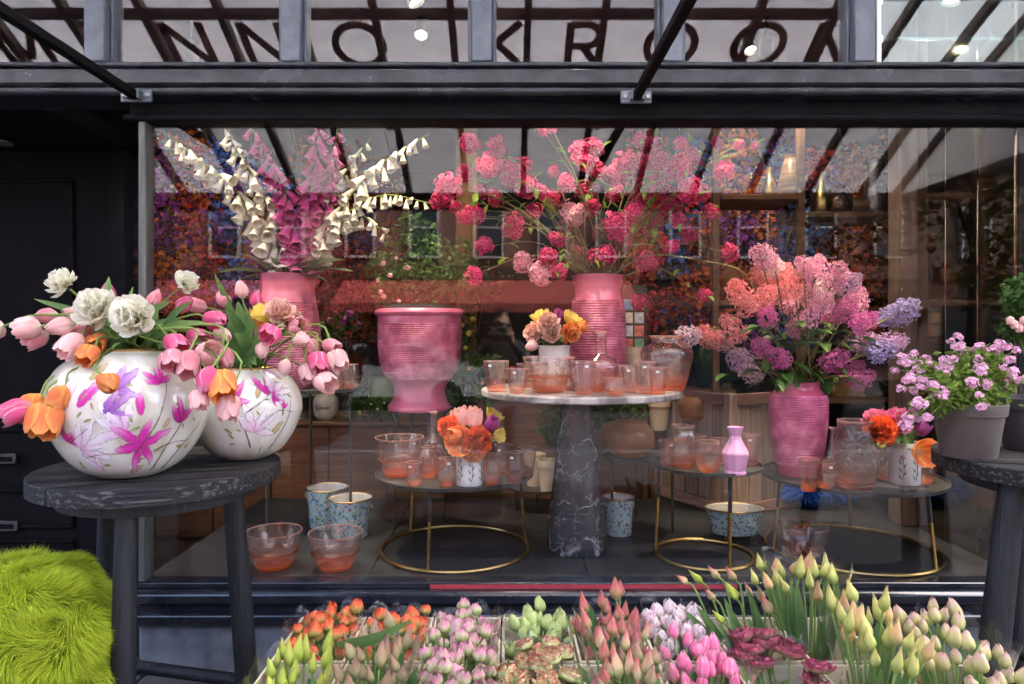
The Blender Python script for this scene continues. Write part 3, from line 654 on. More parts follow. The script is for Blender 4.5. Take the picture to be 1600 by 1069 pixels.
def pot(name, label, cat, x, y, z, prof, mats, rows=None, depth=.004, wall=.012, n=72, group=None, bands=None, inner=None):
    """lathe pot with wall thickness; rows=(z0,z1,count) cord decoration; parts above/below are smooth glaze"""
    t = thing(name, label, cat, (x, y, z), group)
    pz = [(b, a) for a, b in prof]; h = prof[-1][1]
    def seg(a, b):
        q = sorted(set([a, b] + [zz for r, zz in prof if a < zz < b])); return [(pw(pz, zz), zz) for zz in q]
    ins = [(max(.002, pw(pz, zz) - wall), zz) for zz in [h - .001, h * .92, h * .8, h * .6]] + [(.002, h * .6)]
    if rows:
        body = ribbed(prof, rows[0], rows[1], rows[2], depth); body = [q for q in body if rows[0] - 1e-6 <= q[1] <= rows[1] + 1e-6]
        obj('body', MB().lathe(body, n, T(x, y, z), cap=False), mats[0], t, ang=180)
        lo = [(.002, 0)] + seg(0, rows[0]) if rows[0] > 0 else None
        if lo: obj('foot', MB().lathe(lo, n, T(x, y, z), cap=False), mats[1], t)
        obj('neck', MB().lathe(seg(rows[1], h) + ins, n, T(x, y, z), cap=False), mats[1], t)
    else:
        obj('body', MB().lathe([(.002, 0)] + seg(0, h) + ins, n, T(x, y, z), cap=False), mats[0], t)
    return t
def sp_(lst, k): return [(r * k, z * k) for r, z in lst]
def smoothprof(prof, n=40):
    q = smooth_pts([(r, z, 0) for r, z in prof], n); out = []; lz = -1
    for p in q:
        if p.y > lz + 1e-5: out.append((p.x, p.y)); lz = p.y
    out[-1] = (prof[-1][0], prof[-1][1]); return out
x, y, z = TRAYS['fox']; xv = (450 - CX) * 3.78 / F
pot('ribbed_vase', 'tall pink ribbed vase holding white and pink foxgloves', 'vase', xv, 3.78, z + .001, smoothprof([(.115, 0), (.15, .06), (.172, .2), (.17, .36), (.15, .49), (.142, .54), (.147, .59), (.158, .63)]), (M_PINK, M_PINKS), (.03, .48, 34), .006)
x, y, z = TRAYS['urn']
pot('pink_urn', 'wide pink ribbed urn on a flared foot beside the marble table', 'urn', x, y, z + .001, [(.178, 0), (.182, .012), (.178, .025), (.158, .045), (.148, .075), (.143, .11), (.150, .14), (.178, .175), (.205, .21), (.224, .27), (.234, .36), (.236, .46), (.234, .525), (.247, .531), (.252, .545), (.246, .56), (.236, .566)], (M_PINK, M_PINKS), (.175, .485, 30), .0065)
pot('ribbed_vase', 'tall pink ribbed vase standing on the marble table', 'vase', (934 - CX) * 3.66 / F, 3.66, 1.2205, smoothprof([(.115, 0), (.14, .06), (.15, .18), (.148, .34), (.136, .44), (.122, .49), (.125, .53), (.142, .585)]), (M_PINK, M_PINKS), (.03, .455, 32), .006)
x, y, z = TRAYS['three']
VD = Vector(((1247 - CX) * 3.5 / F, 3.5, z + .001))
pot('ribbed_vase', 'magenta ribbed vase holding a big bunch of lilac', 'vase', VD.x, VD.y, VD.z, smoothprof([(.10, 0), (.112, .05), (.128, .15), (.139, .26), (.142, .36), (.136, .405), (.112, .432), (.104, .45), (.106, .475)]), (M_PINKD, M_PINKDS), (.055, .41, 30), .006)

# speckled cachepots
M_SPECK, nt, b_, o_ = newmat('pale_blue_speckled_enamel'); L = nt.links.new
tc = N(nt, 'ShaderNodeTexCoord'); prev = None
for sc_, th, cc in ((38, .30, (.10, .22, .42)), (46, .22, (.35, .10, .06)), (33, .26, (.10, .26, .13)), (70, .25, (.75, .62, .35))):
    vo = N(nt, 'ShaderNodeTexVoronoi'); vo.inputs['Scale'].default_value = sc_; L(tc.outputs['Object'], vo.inputs[0])
    mr = N(nt, 'ShaderNodeMapRange'); mr.inputs[1].default_value = th; mr.inputs[2].default_value = th + .05; mr.inputs[3].default_value = 1; mr.inputs[4].default_value = 0; L(vo.outputs['Distance'], mr.inputs[0])
    mx = N(nt, 'ShaderNodeMix', data_type='RGBA'); L(mr.outputs[0], mx.inputs[0]); mx.inputs[7].default_value = (*cc, 1)
    if prev: L(prev, mx.inputs[6])
    else: mx.inputs[6].default_value = (.36, .52, .52, 1)
    prev = mx.outputs[2]
L(prev, b_.inputs['Base Color']); b_.inputs['Roughness'].default_value = .25
M_CREAM = mat('cream_enamel', (.74, .70, .60), (.64, .58, .48), rough=.35, scale=6)
M_GOLD = mat('gold_lustre', (.62, .40, .16), (.45, .28, .10), rough=.28, metal=1, scale=30)
def speckled(u, d, rt, rb, h, label, oval=1.0, feet=False, z=PZ):
    x = (u - CX) * d / F; zz = z + (.028 if feet else .001); t = thing('speckled_cachepot', label, 'planter', (x, d, z), 'pale blue speckled cachepots')
    Mx = T(x, d, zz) @ Matrix.Diagonal((oval, 1, 1, 1))
    obj('body', MB().lathe([(.002, 0), (rb, 0), (rb + .004, .008), (lerp(rb, rt, .55) - .004, h * .55), (rt, h)], 48, Mx, cap=False), M_SPECK, t)
    obj('lining', MB().lathe([(rt - .003, h), (rt - .012, h - .004), (rb - .005, .02), (.002, .02)], 48, Mx, cap=False), M_CREAM, t)
    obj('gilt_rim', MB().tube([Mx @ Vector((rt * math.cos(a), rt * math.sin(a), h)) for a in [2 * PI * i / 48 for i in range(49)]], .0045, 6, cap=False), M_GOLD, t)
    if feet:
        for a in (.7, 2.4, 3.9, 5.5):
            p = Mx @ Vector((rb * .8 * math.cos(a), rb * .8 * math.sin(a), .004)); obj('foot', MB().tube([p, p + Vector((.01, 0, -.015)), p + Vector((.004, 0, -.031))], [.011, .008, .006], 7), M_GOLD, t)
    else:
        for sx in (-1, 1):
            c = Mx @ Vector((sx * (rt - .003), 0, h * .78)); obj('handle', ring(0, 0, 0, .016, .004, 14), M_GOLD, t, M=T(*c) @ Euler((0, R(70), 0)).to_matrix().to_4x4())
speckled(511, 3.86, .118, .09, .215, 'pale blue speckled cachepot, the rear one of the pair under the foxgloves')
speckled(547, 3.66, .117, .088, .205, 'pale blue speckled cachepot, the front one of the pair under the foxgloves')
speckled(967, 3.70, .086, .066, .20, 'pale blue speckled cachepot right beside the marble pedestal')
speckled(1148, 3.64, .112, .085, .13, 'low oval pale blue speckled tub on small gilt feet', 1.42, True)

# ------------------------------------------------------------------ glassware
G_PINK = glassmat('rose_glass', (1.0, .958, .945), (1.0, .86, .80), h=.40, mixt=.92, glow=(.95, .36, .26))
G_PEACH = glassmat('peach_glass', (1.0, .95, .93), (1.0, .80, .68), h=.40, mixt=.92, glow=(.95, .28, .12))
G_ORANGE = glassmat('orange_base_glass', (1.0, .60, .42), (1.0, .50, .32), h=.9, mixt=.5, glow=(1.0, .22, .06))
G_AMBER = glassmat('amber_glass', (1.0, .78, .46), (1.0, .66, .32), h=.5, mixt=.6, glow=(.95, .45, .08), body=.38)  # high body share paints in brightness where lamp light falls short
G_GREEN = glassmat('green_glass', (.62, .80, .62), (.5, .7, .5), mixt=.5)
def shell(prof, wall=.004, base=.012):
    h = prof[-1][1]; pz = [(b, a) for a, b in prof]
    zs = [zz for r, zz in prof if zz > base * 1.05]
    return prof + [(max(.002, r - wall), zz - (.0005 if zz == h else 0)) for r, zz in prof[::-1] if zz > base * 1.05] + [(max(.002, pw(pz, base) - wall * 1.6), base), (.002, base * .9)]
TUMB = [(.002, 0), (.62, 0), (.66, .03), (.70, .2), (.86, .6), (1, 1)]
EGG = [(.002, 0), (.5, 0), (.7, .06), (.95, .28), (1.0, .5), (.93, .78), (.84, 1)]
BOWL = [(.002, 0), (.52, 0), (.60, .05), (.72, .22), (.74, .38), (.80, .42), (.84, .5), (.95, .8), (1, 1)]
LOW = [(.002, 0), (.5, 0), (.66, .08), (.84, .35), (.95, .7), (1, 1)]
CARAFE = [(.002, 0), (.72, 0), (.82, .04), (1, .18), (1, .38), (.86, .52), (.34, .60), (.30, .66), (.30, .97), (.34, 1)]
JAR = [(.002, 0), (.62, 0), (.68, .04), (.82, .25), (.98, .58), (1, .68), (.9, .78), (.6, .86), (.58, .9), (.66, 1)]
JUG = [(.002, 0), (.70, 0), (.80, .05), (.86, .16), (.84, .2), (.96, .25), (1, .34), (1, .6), (.94, .78), (.80, .88), (.80, 1)]
SPH = [(.002, 0), (.55, 0), (.75, .07), (.95, .28), (1, .5), (.93, .74), (.72, .92), (.6, .97), (.62, 1)]
gcount = [0]
def glass(name, kind, u, d, z, r, h, m, label, flute=0, fa=.03, group='rose glassware', wall=.0035, smooth=True, handle=0, band=True, uo=0):
    x = (u - CX) * d / F
    prof = [(max(.002, a * r), b * h) for a, b in kind]
    # refine
    fine = [prof[0]]
    for p, q in zip(prof, prof[1:]):
        k = 3 if q[1] - p[1] > h * .08 else 1
        fine += [(lerp(p[0], q[0], i / k), lerp(p[1], q[1], i / k)) for i in range(1, k + 1)]
    rf = (lambda a, i: 1 + fa * math.cos(flute * a) * (1 if .12 < i < .9 else 0)) if flute else None
    nn = 48 if flute else 36
    mb = MB().lathe(shell(fine, wall, max(.012, h * .09)), nn, T(x, d, z + .0015), rf=rf, cap=False, vz=(0, h))
    if handle or (kind is BOWL and band):
        t = thing(name, label, name.split('_')[-1], (x, d, z), group); obj('body', mb, m, t, ang=70)
        if handle:
            s = handle; pts = [(x + s * r * .92, d, z + h * .80), (x + s * r * 1.35, d, z + h * .80), (x + s * r * 1.5, d, z + h * .55), (x + s * r * 1.0, d, z + h * .32)]
            obj('handle', MB().tube(smooth_pts(pts, 14), .009, 8), m, t)
        if kind is BOWL and band:
            rr = .81 * r + .001; obj('coloured_step', MB().lathe([(rr - .004, h * .40), (rr + .004, h * .41), (rr + .010, h * .455), (rr + .004, h * .47), (rr - .004, h * .46)], 40, T(x, d, z + .0015), cap=False), G_ORANGE, t)
            obj('coloured_base', MB().lathe([(.002, .002), (.5 * r, .002), (.56 * r, .012), (.002, .012)], 36, T(x, d, z + .0125), cap=False), G_ORANGE, t)
        return t
    o = tag(obj(name, mb, m, ang=70), label, name.split('_')[-1], group)
    k_ = (1, .86, .94)[0 if kind is TUMB else 1 if kind is EGG else 2]
    if kind in (TUMB, EGG) and gcount[0] % 3 != 2:
        zz = h * .86; a0 = math.atan2(-d, -x) + (gcount[0] % 5 - 2) * .25; rr = pw([(q, p) for p, q in prof[1:]], zz) + .0012
        obj('price_sticker', MB().grid(lambda u_, v_: (x + rr * math.cos(a0 + (u_ - .5) * .016 / rr), d + rr * math.sin(a0 + (u_ - .5) * .016 / rr), z + zz + (v_ - .5) * .011), 3, 1), M_WHITE, o)
    gcount[0] += 1
    return o
ZM = 1.2202
glass('glass_tumbler', TUMB, 775, 3.26, ZM, .062, .145, G_PINK, 'flared rose tumbler at the end of the marble table')
glass('ribbed_tumbler', TUMB, 808, 3.17, ZM, .052, .112, G_PINK, 'short ribbed rose tumbler beside the big bowl on the marble table', 16, .05)
glass('glass_tumbler', TUMB, 822, 3.5, ZM, .05, .12, G_PINK, 'rose tumbler behind the big bowl on the marble table')
glass('glass_bowl', BOWL, 857, 3.22, ZM, .125, .165, G_PEACH, 'stepped peach glass bowl in front of the white flower cup')
glass('glass_tumbler', TUMB, 912, 3.10, ZM, .060, .150, G_PINK, 'flared rose tumbler in front of the tall pink vase on the marble table')
glass('glass_carafe', CARAFE, 939, 3.34, ZM, .088, .285, G_PINK, 'narrow necked rose carafe in front of the tall pink vase')
glass('glass_bowl', LOW, 962, 3.06, ZM, .052, .075, G_PEACH, 'smallest rose bowl at the front of the marble table', 12, .04)
glass('ribbed_tumbler', TUMB, 986, 3.22, ZM, .045, .12, G_PINK, 'ribbed rose tumbler next to the smallest bowl on the marble table', 14, .05)
glass('glass_tumbler', TUMB, 1008, 3.14, ZM, .050, .145, G_PINK, 'rose tumbler in front of the big round jar')
glass('glass_tumbler', EGG, 890, 3.32, ZM, .045, .11, G_PINK, 'rounded rose tumbler squeezed behind the stepped bowl')
glass('glass_jar', JAR, 1042, 3.36, ZM, .128, .265, G_PEACH, 'big broad shouldered peach glass jar on the marble table', 10, .02)
_, _, z = TRAYS['one']
glass('glass_bowl', BOWL, 624, 3.40, z, .122, .192, G_PEACH, 'stepped peach glass bowl on the round tray under the urn')
glass('glass_tumbler', EGG, 647, 3.18, z, .042, .108, G_PINK, 'small rounded rose tumbler in front of the stepped bowl')
glass('glass_carafe', CARAFE, 677, 3.56, z, .07, .30, G_PINK, 'narrow necked rose carafe rising behind the tray tumblers')
glass('glass_jar', SPH, 668, 3.36, z, .058, .15, G_PEACH, 'round rose jar behind the ribbed tumbler on the tray under the urn')
glass('ribbed_tumbler', EGG, 698, 3.16, z, .044, .13, G_PINK, 'ribbed rounded rose tumbler left of the white tulip mug', 18, .05)
glass('glass_tumbler', EGG, 769, 3.18, z, .041, .145, G_PINK, 'tall rounded rose tumbler just right of the white tulip mug')
glass('ribbed_tumbler', TUMB, 787, 3.42, z, .048, .15, G_PINK, 'ribbed rose tumbler standing behind two rounded tumblers', 14, .05)
glass('glass_tumbler', EGG, 803, 3.21, z, .042, .150, G_PINK, 'tall rounded rose tumbler, second right of the white tulip mug')
glass('ribbed_tumbler', TUMB, 824, 3.38, z, .045, .145, G_PINK, 'ribbed rose tumbler at the edge of the tray under the urn', 16, .05)
x2, _, z = TRAYS['two']
glass('glass_carafe', JUG, 1067, 3.30, z, .068, .20, G_PEACH, 'squat peach glass carafe on the small tray', 8, .02)
glass('glass_tumbler', TUMB, 1042, 3.32, z, .045, .125, G_PINK, 'rose tumbler left of the squat carafe on the small tray')
glass('glass_tumbler', EGG, 1107, 3.17, z, .060, .145, G_PEACH, 'wide rounded rose tumbler left of the opaque lilac vase', 9, .025)
glass('glass_tumbler', TUMB, 1126, 3.36, z, .045, .125, G_PINK, 'rose tumbler half hidden behind the opaque lilac vase')
glass('glass_tumbler', TUMB, 1172, 3.34, z, .050, .150, G_PINK, 'flared rose tumbler right of the opaque lilac vase')
M_LILACGL = mat('opaline_lilac_glass', (.72, .36, .56), (.66, .30, .50), rough=.25, scale=4, coat=.4)
lv = MB().lathe(shell([(.002, 0), (.048, 0), (.050, .008), (.046, .018), (.062, .094), (.060, .102), (.030, .158), (.026, .175), (.038, .215)], .005, .02), 10, T((1149 - CX) * 3.13 / F, 3.13, z + .001), cap=False)
tag(obj('opaline_vase', lv, M_LILACGL, smooth=False), 'opaque lilac glass vase with faceted sides and narrow neck', 'vase')
_, _, z = TRAYS['three']
glass('glass_tumbler', TUMB, 1263, 3.13, z, .047, .148, G_PEACH, 'slim rose tumbler in front of the magenta ribbed vase')
glass('glass_tumbler', EGG, 1291, 3.17, z, .047, .125, G_PEACH, 'rounded rose tumbler between the slim tumbler and the crackled jug')
glass('glass_carafe', CARAFE, 1301, 3.42, z, .055, .25, G_PINK, 'narrow rose carafe half hidden behind the crackled jug')
G_CRACK = glassmat('crackled_rose_glass', (.985, .95, .95), (1.0, .72, .6), h=.4, mixt=.35, glow=(.9, .4, .3))
nt = G_CRACK.node_tree; vo = N(nt, 'ShaderNodeTexVoronoi'); vo.inputs['Scale'].default_value = 55; tcx = N(nt, 'ShaderNodeTexCoord'); nt.links.new(tcx.outputs['Object'], vo.inputs[0])
bp = N(nt, 'ShaderNodeBump'); bp.inputs['Strength'].default_value = .7; bp.inputs['Distance'].default_value = .006; nt.links.new(vo.outputs[0], bp.inputs['Height'])
for n_ in nt.nodes:
    if n_.type in ('BSDF_GLASS', 'BSDF_GLOSSY'): nt.links.new(bp.outputs[0], n_.inputs['Normal'])
glass('glass_jug', JUG, 1337, 3.20, z, .100, .315, G_CRACK, 'crackled rose glass jug with handle beside the floral mug', handle=1)
glass('glass_tumbler', EGG, 1384, 3.36, z, .045, .14, G_PEACH, 'rose tumbler between the crackled jug and the floral mug')
glass('glass_tumbler', EGG, 1446, 3.30, z, .048, .15, G_PINK, 'rounded rose tumbler beyond the floral mug on the last tray')
glass('glass_bowl', BOWL, 428, 3.17, PZ, .128, .172, G_PEACH, 'stepped peach glass bowl on the platform nearest the wooden stool')
glass('glass_bowl', BOWL, 524, 3.16, PZ, .124, .168, G_PEACH, 'stepped peach glass bowl on the platform in front of the speckled pair')
glass('glass_bowl', LOW, 1252, 3.34, PZ, .125, .15, G_PEACH, 'shallow peach glass bowl on the platform inside the last brass ring')
x, y, z = TRAYS['fox']; glass('glass_bowl', LOW, 520, 3.70, z, .075, .12, G_PEACH, 'small peach glass bowl beside the foxglove vase'); glass('glass_tumbler', EGG, 548, 3.72, z, .05, .14, G_PINK, 'rose tumbler at the edge of the tall foxglove table')
x, y, z = TRAYS['amber']
glass('amber_vase', SPH, 984, 3.82, z, .135, .20, G_AMBER, 'round ribbed amber glass vase beside the marble pedestal', 22, .02, 'amber glass vases')
glass('amber_vase', SPH, 1083, 4.3, .95, .10, .15, G_AMBER, 'small round amber glass vase behind the squat carafe', 0, 0, 'amber glass vases')

_, _, z = TRAYS['one']
glass('glass_tumbler', TUMB, 752, 3.5, z, .045, .14, G_PEACH, 'rose tumbler directly behind the white tulip mug')
glass('glass_tumbler', TUMB, 640, 3.62, z, .05, .15, G_PINK, 'rose tumbler at the back of the tray behind the stepped bowl')
glass('glass_tumbler', EGG, 716, 3.52, z, .043, .13, G_PEACH, 'rounded rose tumbler behind the ribbed one on the tray under the urn')
glass('ribbed_tumbler', TUMB, 842, 3.36, ZM, .045, .13, G_PEACH, 'ribbed rose tumbler hemmed in behind the stepped bowl on the marble table', 14, .05)
glass('glass_tumbler', TUMB, 1028, 3.12, ZM, .048, .12, G_PEACH, 'rose tumbler at the rim of the marble table before the jar')
glass('glass_tumbler', TUMB, 930, 3.24, ZM, .048, .10, G_PEACH, 'low rose tumbler beside the narrow carafe on the marble table')
glass('glass_tumbler', EGG, 973, 3.40, ZM, .045, .12, G_PINK, 'rounded rose tumbler behind the smallest bowl on the marble table')
glass('glass_tumbler', EGG, 1090, 3.44, TRAYS['two'][2], .045, .13, G_PEACH, 'rounded rose tumbler at the back of the small tray')
glass('glass_tumbler', TUMB, 1366, 3.46, TRAYS['three'][2], .045, .15, G_PINK, 'flared rose tumbler behind the crackled jug')
glass('glass_tumbler', TUMB, 1425, 3.5, TRAYS['three'][2], .047, .15, G_PEACH, 'flared rose tumbler behind the floral mug on the last tray')

# white mugs with printed flower sprigs
M_PORC = mat('white_porcelain', (.78, .78, .76), (.72, .72, .70), rough=.25, scale=5, coat=.3)
M_SPRIGG = mat('printed_leaf_green', (.08, .14, .05), (.05, .09, .04), rough=.4); M_SPRIGP = mat('printed_flower_pink', (.42, .12, .24), (.5, .25, .10), rough=.4, scale=40)
def sprig(t, x, y, z, r, h, angs):
    g = MB(); f = MB()
    def on(a, b, o=.0008): return Vector((x + (r + o) * math.cos(a), y + (r + o) * math.sin(a), z + b * h))
    for a in angs:
        pts = [on(a + .10 * math.sin(q * 3), .12 + q * .5) for q in [i / 6 for i in range(7)]]; g.tube(pts, .0013, 4)
        for k in range(5):
            b = .15 + k * .09; s = 1 if k % 2 else -1
            g.add([on(a, b), on(a + s * .12, b + .06), on(a + s * .24, b + .12), on(a + s * .16, b + .02)], [(0, 1, 2, 3) if s < 0 else (3, 2, 1, 0)])
        for q in range(5):
            w = q * 2 * PI / 5; f.add([on(a, .66, .0012), on(a + .12 * math.cos(w - .5), .66 + .05 * math.sin(w - .5), .0012), on(a + .2 * math.cos(w), .66 + .085 * math.sin(w), .0012), on(a + .12 * math.cos(w + .5), .66 + .05 * math.sin(w + .5), .0012)], [(0, 1, 2, 3)])
    obj('leaf_print', g, M_SPRIGG, t, smooth=False); obj('flower_print', f, M_SPRIGP, t, smooth=False)
def mug(u, d, z, r, h, label):
    x = (u - CX) * d / F; t = thing('floral_mug', label, 'mug', (x, d, z), 'white mugs printed with flowers')
    obj('body', MB().lathe(shell([(.002, 0), (r * .96, 0), (r, .006), (r * .985, h * .6), (r * 1.02, h)], .004, .008), 44, T(x, d, z + .001), cap=False), M_PORC, t)
    sprig(t, x, d, z, r, h, (-2.2, -1.35, -.5)); return Vector((x, d, z + h))
MUG1 = mug(733, 3.20, TRAYS['one'][2], .064, .185, 'white mug with flower print full of orange and pink tulips')
MUG3 = mug(1413, 3.29, TRAYS['three'][2], .071, .200, 'white mug with flower print holding red peony tulips beside the jug')
MUG2 = mug(866, 3.46, ZM, .078, .215, 'white mug with flower print behind the stepped bowl on the marble table')

# cream pots, jar with writing, other small ceramics
M_TERRA = mat('cream_terracotta', (.66, .53, .36), (.55, .42, .27), rough=.7, scale=9)
def cpot(u, d, z, r, h, label, m=M_TERRA):
    x = (u - CX) * d / F
    t = thing('cream_pot', label, 'plant pot', (x, d, z), 'cream pots'); obj('body', MB().lathe([(.002, 0), (r * .7, 0), (r * .92, h * .78), (r * .93, h * .8)], 36, T(x, d, z + .001), cap=False), m, t)
    obj('rim', MB().lathe([(r * .93, h * .8), (r, h * .81), (r, h), (r * .86, h), (r * .6, .02), (.002, .02)], 36, T(x, d, z + .001), cap=False), m, t)
cpot(988, 3.80, ZM - .001, .06, .20, 'small cream terracotta pot between the tall pink vase and the jar')
cpot(858, 4.16, .535, .075, .19, 'cream pot behind the marble pedestal, the nearer one'); cpot(836, 4.32, .535, .07, .20, 'cream pot behind the marble pedestal, the farther one')
cpot(1030, 4.5, .86, .075, .19, 'flared cream pot behind the amber vase')
cab = thing('wooden_cabinet', 'red brown wooden cabinet behind the speckled cachepots', 'cabinet', (-1.1, 4.75, .12))
obj('carcass', bx((-2.35, 4.52, .13), (-.42, 5.1, .885), .004), M_WOODRED, cab)
obj('top', bx((-2.38, 4.49, .886), (-.40, 5.13, .915), .006), M_WOODMID, cab)
for k in range(5): obj('front_board', bx((-2.33 + k * .382, 4.505, .15), (-2.33 + k * .382 + .374, 4.519, .87), .004), M_WOODRED, cab)
jx, jd = (509 - CX) * 4.62 / F, 4.62
jar = thing('cream_jar', 'small cream pottery jar with handwriting on the wooden cabinet', 'jar', (jx, jd, .916))
obj('body', MB().lathe(shell(smoothprof([(.055, 0), (.075, .03), (.084, .09), (.082, .13), (.062, .165), (.058, .18), (.066, .19)]), .006, .02), 36, T(jx, jd, .917), cap=False), mat('cream_glaze', (.55, .52, .44), (.42, .39, .32), rough=.4, scale=9), jar)
wr = MB()
for st in ([(0, 1), (0, 0), (.5, 0)], [(.9 + .25 * math.cos(i * .7), .28 + .28 * math.sin(i * .7)) for i in range(10)], [(1.35, .55), (1.55, 0), (1.75, .55)], [(2.0, .3), (2.4, .3), (2.35, .55), (2.1, .55), (2.0, .3), (2.1, .02), (2.4, .05)]):
    wr.tube([Vector((jx + .087 * math.sin((a - 1.2) * .42), jd - .087 * math.cos((a - 1.2) * .42), .917 + .07 + b * .035)) for a, b in st], .002, 5)
obj('writing', wr, M_BLACKSTEEL, jar)
tag(obj('green_canister', MB().lathe(shell([(.002, 0), (.10, 0), (.108, .01), (.108, .26), (.10, .28)], .008, .02), 36, T((600 - CX) * 4.7 / F, 4.7, .916), cap=False), mat('green_glaze', (.05, .09, .012), (.03, .06, .01), rough=.3)), 'tall green glazed canister behind the pink urn', 'canister')
cs = thing('cake_stand', 'pale green pedestal dish on the wooden cabinet', 'dish', ((462 - CX) * 4.66 / F, 4.66, .916))
obj('pedestal', MB().lathe(smoothprof([(.085, 0), (.07, .02), (.03, .05), (.025, .11), (.05, .135), (.14, .15), (.145, .16)]), 36, T((462 - CX) * 4.66 / F, 4.66, .916)), mat('celadon', (.25, .33, .25), (.18, .25, .18), rough=.3), cs)

# rustic planter box
M_RUST1 = wood('bleached_pine', (.34, .25, .20), (.20, .14, .11), scale=3, stretch=(14, 14, 1), rough=.8, vary=.2)
M_RUST2 = wood('pink_washed_pine', (.34, .19, .15), (.22, .12, .09), scale=3, stretch=(2, 2, 12), rough=.8, vary=.2)
pb = thing('planter_box', 'rustic pink washed wooden planter box beside the magenta vase', 'planter', ((1140 - CX) * 4.1 / F, 4.1, PZ))
c0 = P(1141, 615, 4.05); B = T(c0.x, 4.05, PZ) @ Euler((0, 0, R(28))).to_matrix().to_4x4(); ph = c0.z - PZ
w_, dp_ = .62, .62
for (px, py) in ((0, 0), (w_, 0), (0, dp_), (w_, dp_)): obj('post', bx((px - .03, py - .03, 0), (px + .03, py + .03, ph), .005, B), M_RUST1, pb)
for k in range(5):
    a = .034 + k * (w_ - .068) / 5; e = a + (w_ - .068) / 5 - .003
    obj('plank', bx((a, -.012, .07), (e, .008, ph - .07), .003, B), M_RUST1, pb); obj('plank', bx((-.012, a, .07), (.008, e, ph - .07), .003, B), M_RUST1, pb)
for zz in (.0, ph - .072):
    obj('rail', bx((.031, -.028, zz + .002), (w_ - .031, -.0125, zz + .07), .004, B), M_RUST2, pb); obj('rail', bx((-.028, .031, zz + .002), (-.0125, dp_ - .031, zz + .07), .004, B), M_RUST2, pb)
obj('brace', MB().box((0, -.026, -.03), (.72, -.013, .03), B @ Matrix.Rotation(R(90), 4, 'Z') @ T(.05, 0, .1) @ Euler((0, R(-38), 0)).to_matrix().to_4x4(), .003), M_RUST2, pb)
obj('soil', bx((.03, .03, ph - .12), (w_ - .03, dp_ - .03, ph - .10), 0, B), M_SOIL, pb)

# fur: thousands of tapering strands over a soft body
def fur(name, centre, rx_, ry_, rz_, n, length, m, seed, parent, curl=.4, droop=.5, top=-1.0, width=.004):
    rng = random.Random(seed); mb = MB(); c = Vector(centre)
    for _ in range(n):
        while True:
            q = Vector((rng.gauss(0, 1), rng.gauss(0, 1), rng.gauss(0, 1))).normalized()
            if q.z > top: break
        lump = 1 + .10 * mnoise.noise(q * 2.3 + c)
        p = c + Vector((q.x * rx_, q.y * ry_, q.z * rz_)) * lump
        nn = Vector((q.x / rx_, q.y / ry_, q.z / rz_)).normalized()
        fl = mnoise.noise_vector(p * 9) * curl * 2
        L_ = length * rng.uniform(.6, 1.25)
        d1 = (nn + fl + Vector((rng.gauss(0, .15), rng.gauss(0, .15), rng.gauss(0, .15)))).normalized()
        d2 = (d1 + Vector((0, 0, -droop)) + fl).normalized()
        a = p - nn * .012; b = p + d1 * L_ * .5; e = b + d2 * L_ * .55
        s = d1.cross(Vector((rng.gauss(0, 1), rng.gauss(0, 1), rng.gauss(0, 1)))).normalized() * width
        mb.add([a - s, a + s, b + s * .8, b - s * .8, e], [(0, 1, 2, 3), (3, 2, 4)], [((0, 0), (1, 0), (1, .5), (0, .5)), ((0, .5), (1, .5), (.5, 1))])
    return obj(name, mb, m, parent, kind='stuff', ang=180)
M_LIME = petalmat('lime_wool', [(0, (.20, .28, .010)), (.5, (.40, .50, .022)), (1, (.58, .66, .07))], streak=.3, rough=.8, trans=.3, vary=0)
M_BLUEF = petalmat('blue_wool', [(0, (.012, .06, .34)), (.6, (.025, .14, .62)), (1, (.06, .24, .85))], streak=.3, rough=.8, trans=.2, vary=0)
def lump(rx_, ry_, rz_): return MB().lathe([(max(.002, math.cos(R(a)) * .97), math.sin(R(a)) * .97) for a in range(-90, 91, 15)], 28)
def fur_cushion(u, v, d, rx_, ry_, rz_, m, label, n, name='fur_cushion', seed=5):
    p = P(u, v, d); t = thing(name, label, 'cushion', (p.x, p.y, p.z - rz_))
    obj('pad', lump(1, 1, 1), m, t, M=T(*p) @ Matrix.Diagonal((rx_, ry_, rz_, 1)))
    fur('wool', p, rx_, ry_, rz_, n, .05, m, seed, t, droop=.3)
fur_cushion(1254, 758, 4.42, .30, .22, .085, M_BLUEF, 'shaggy bright blue cushion under the last tray', 7000)
fur_cushion(1172, 792, 4.6, .12, .14, .10, M_LIME, 'small lime shaggy cushion behind the speckled tub', 2500)
bn = tag(obj('stone_block', bx((1.55, 4.25, PZ), (2.15, 4.7, P(0, 800, 4.45).z - .055 + .0), .02), mat('grey_stone', (.22, .21, .19), (.14, .13, .12), rough=.8, scale=12, bump=.3)), 'grey stone block carrying the blue shaggy cushion', 'block') if P(0, 800, 4.45).z - .055 > PZ + .03 else None

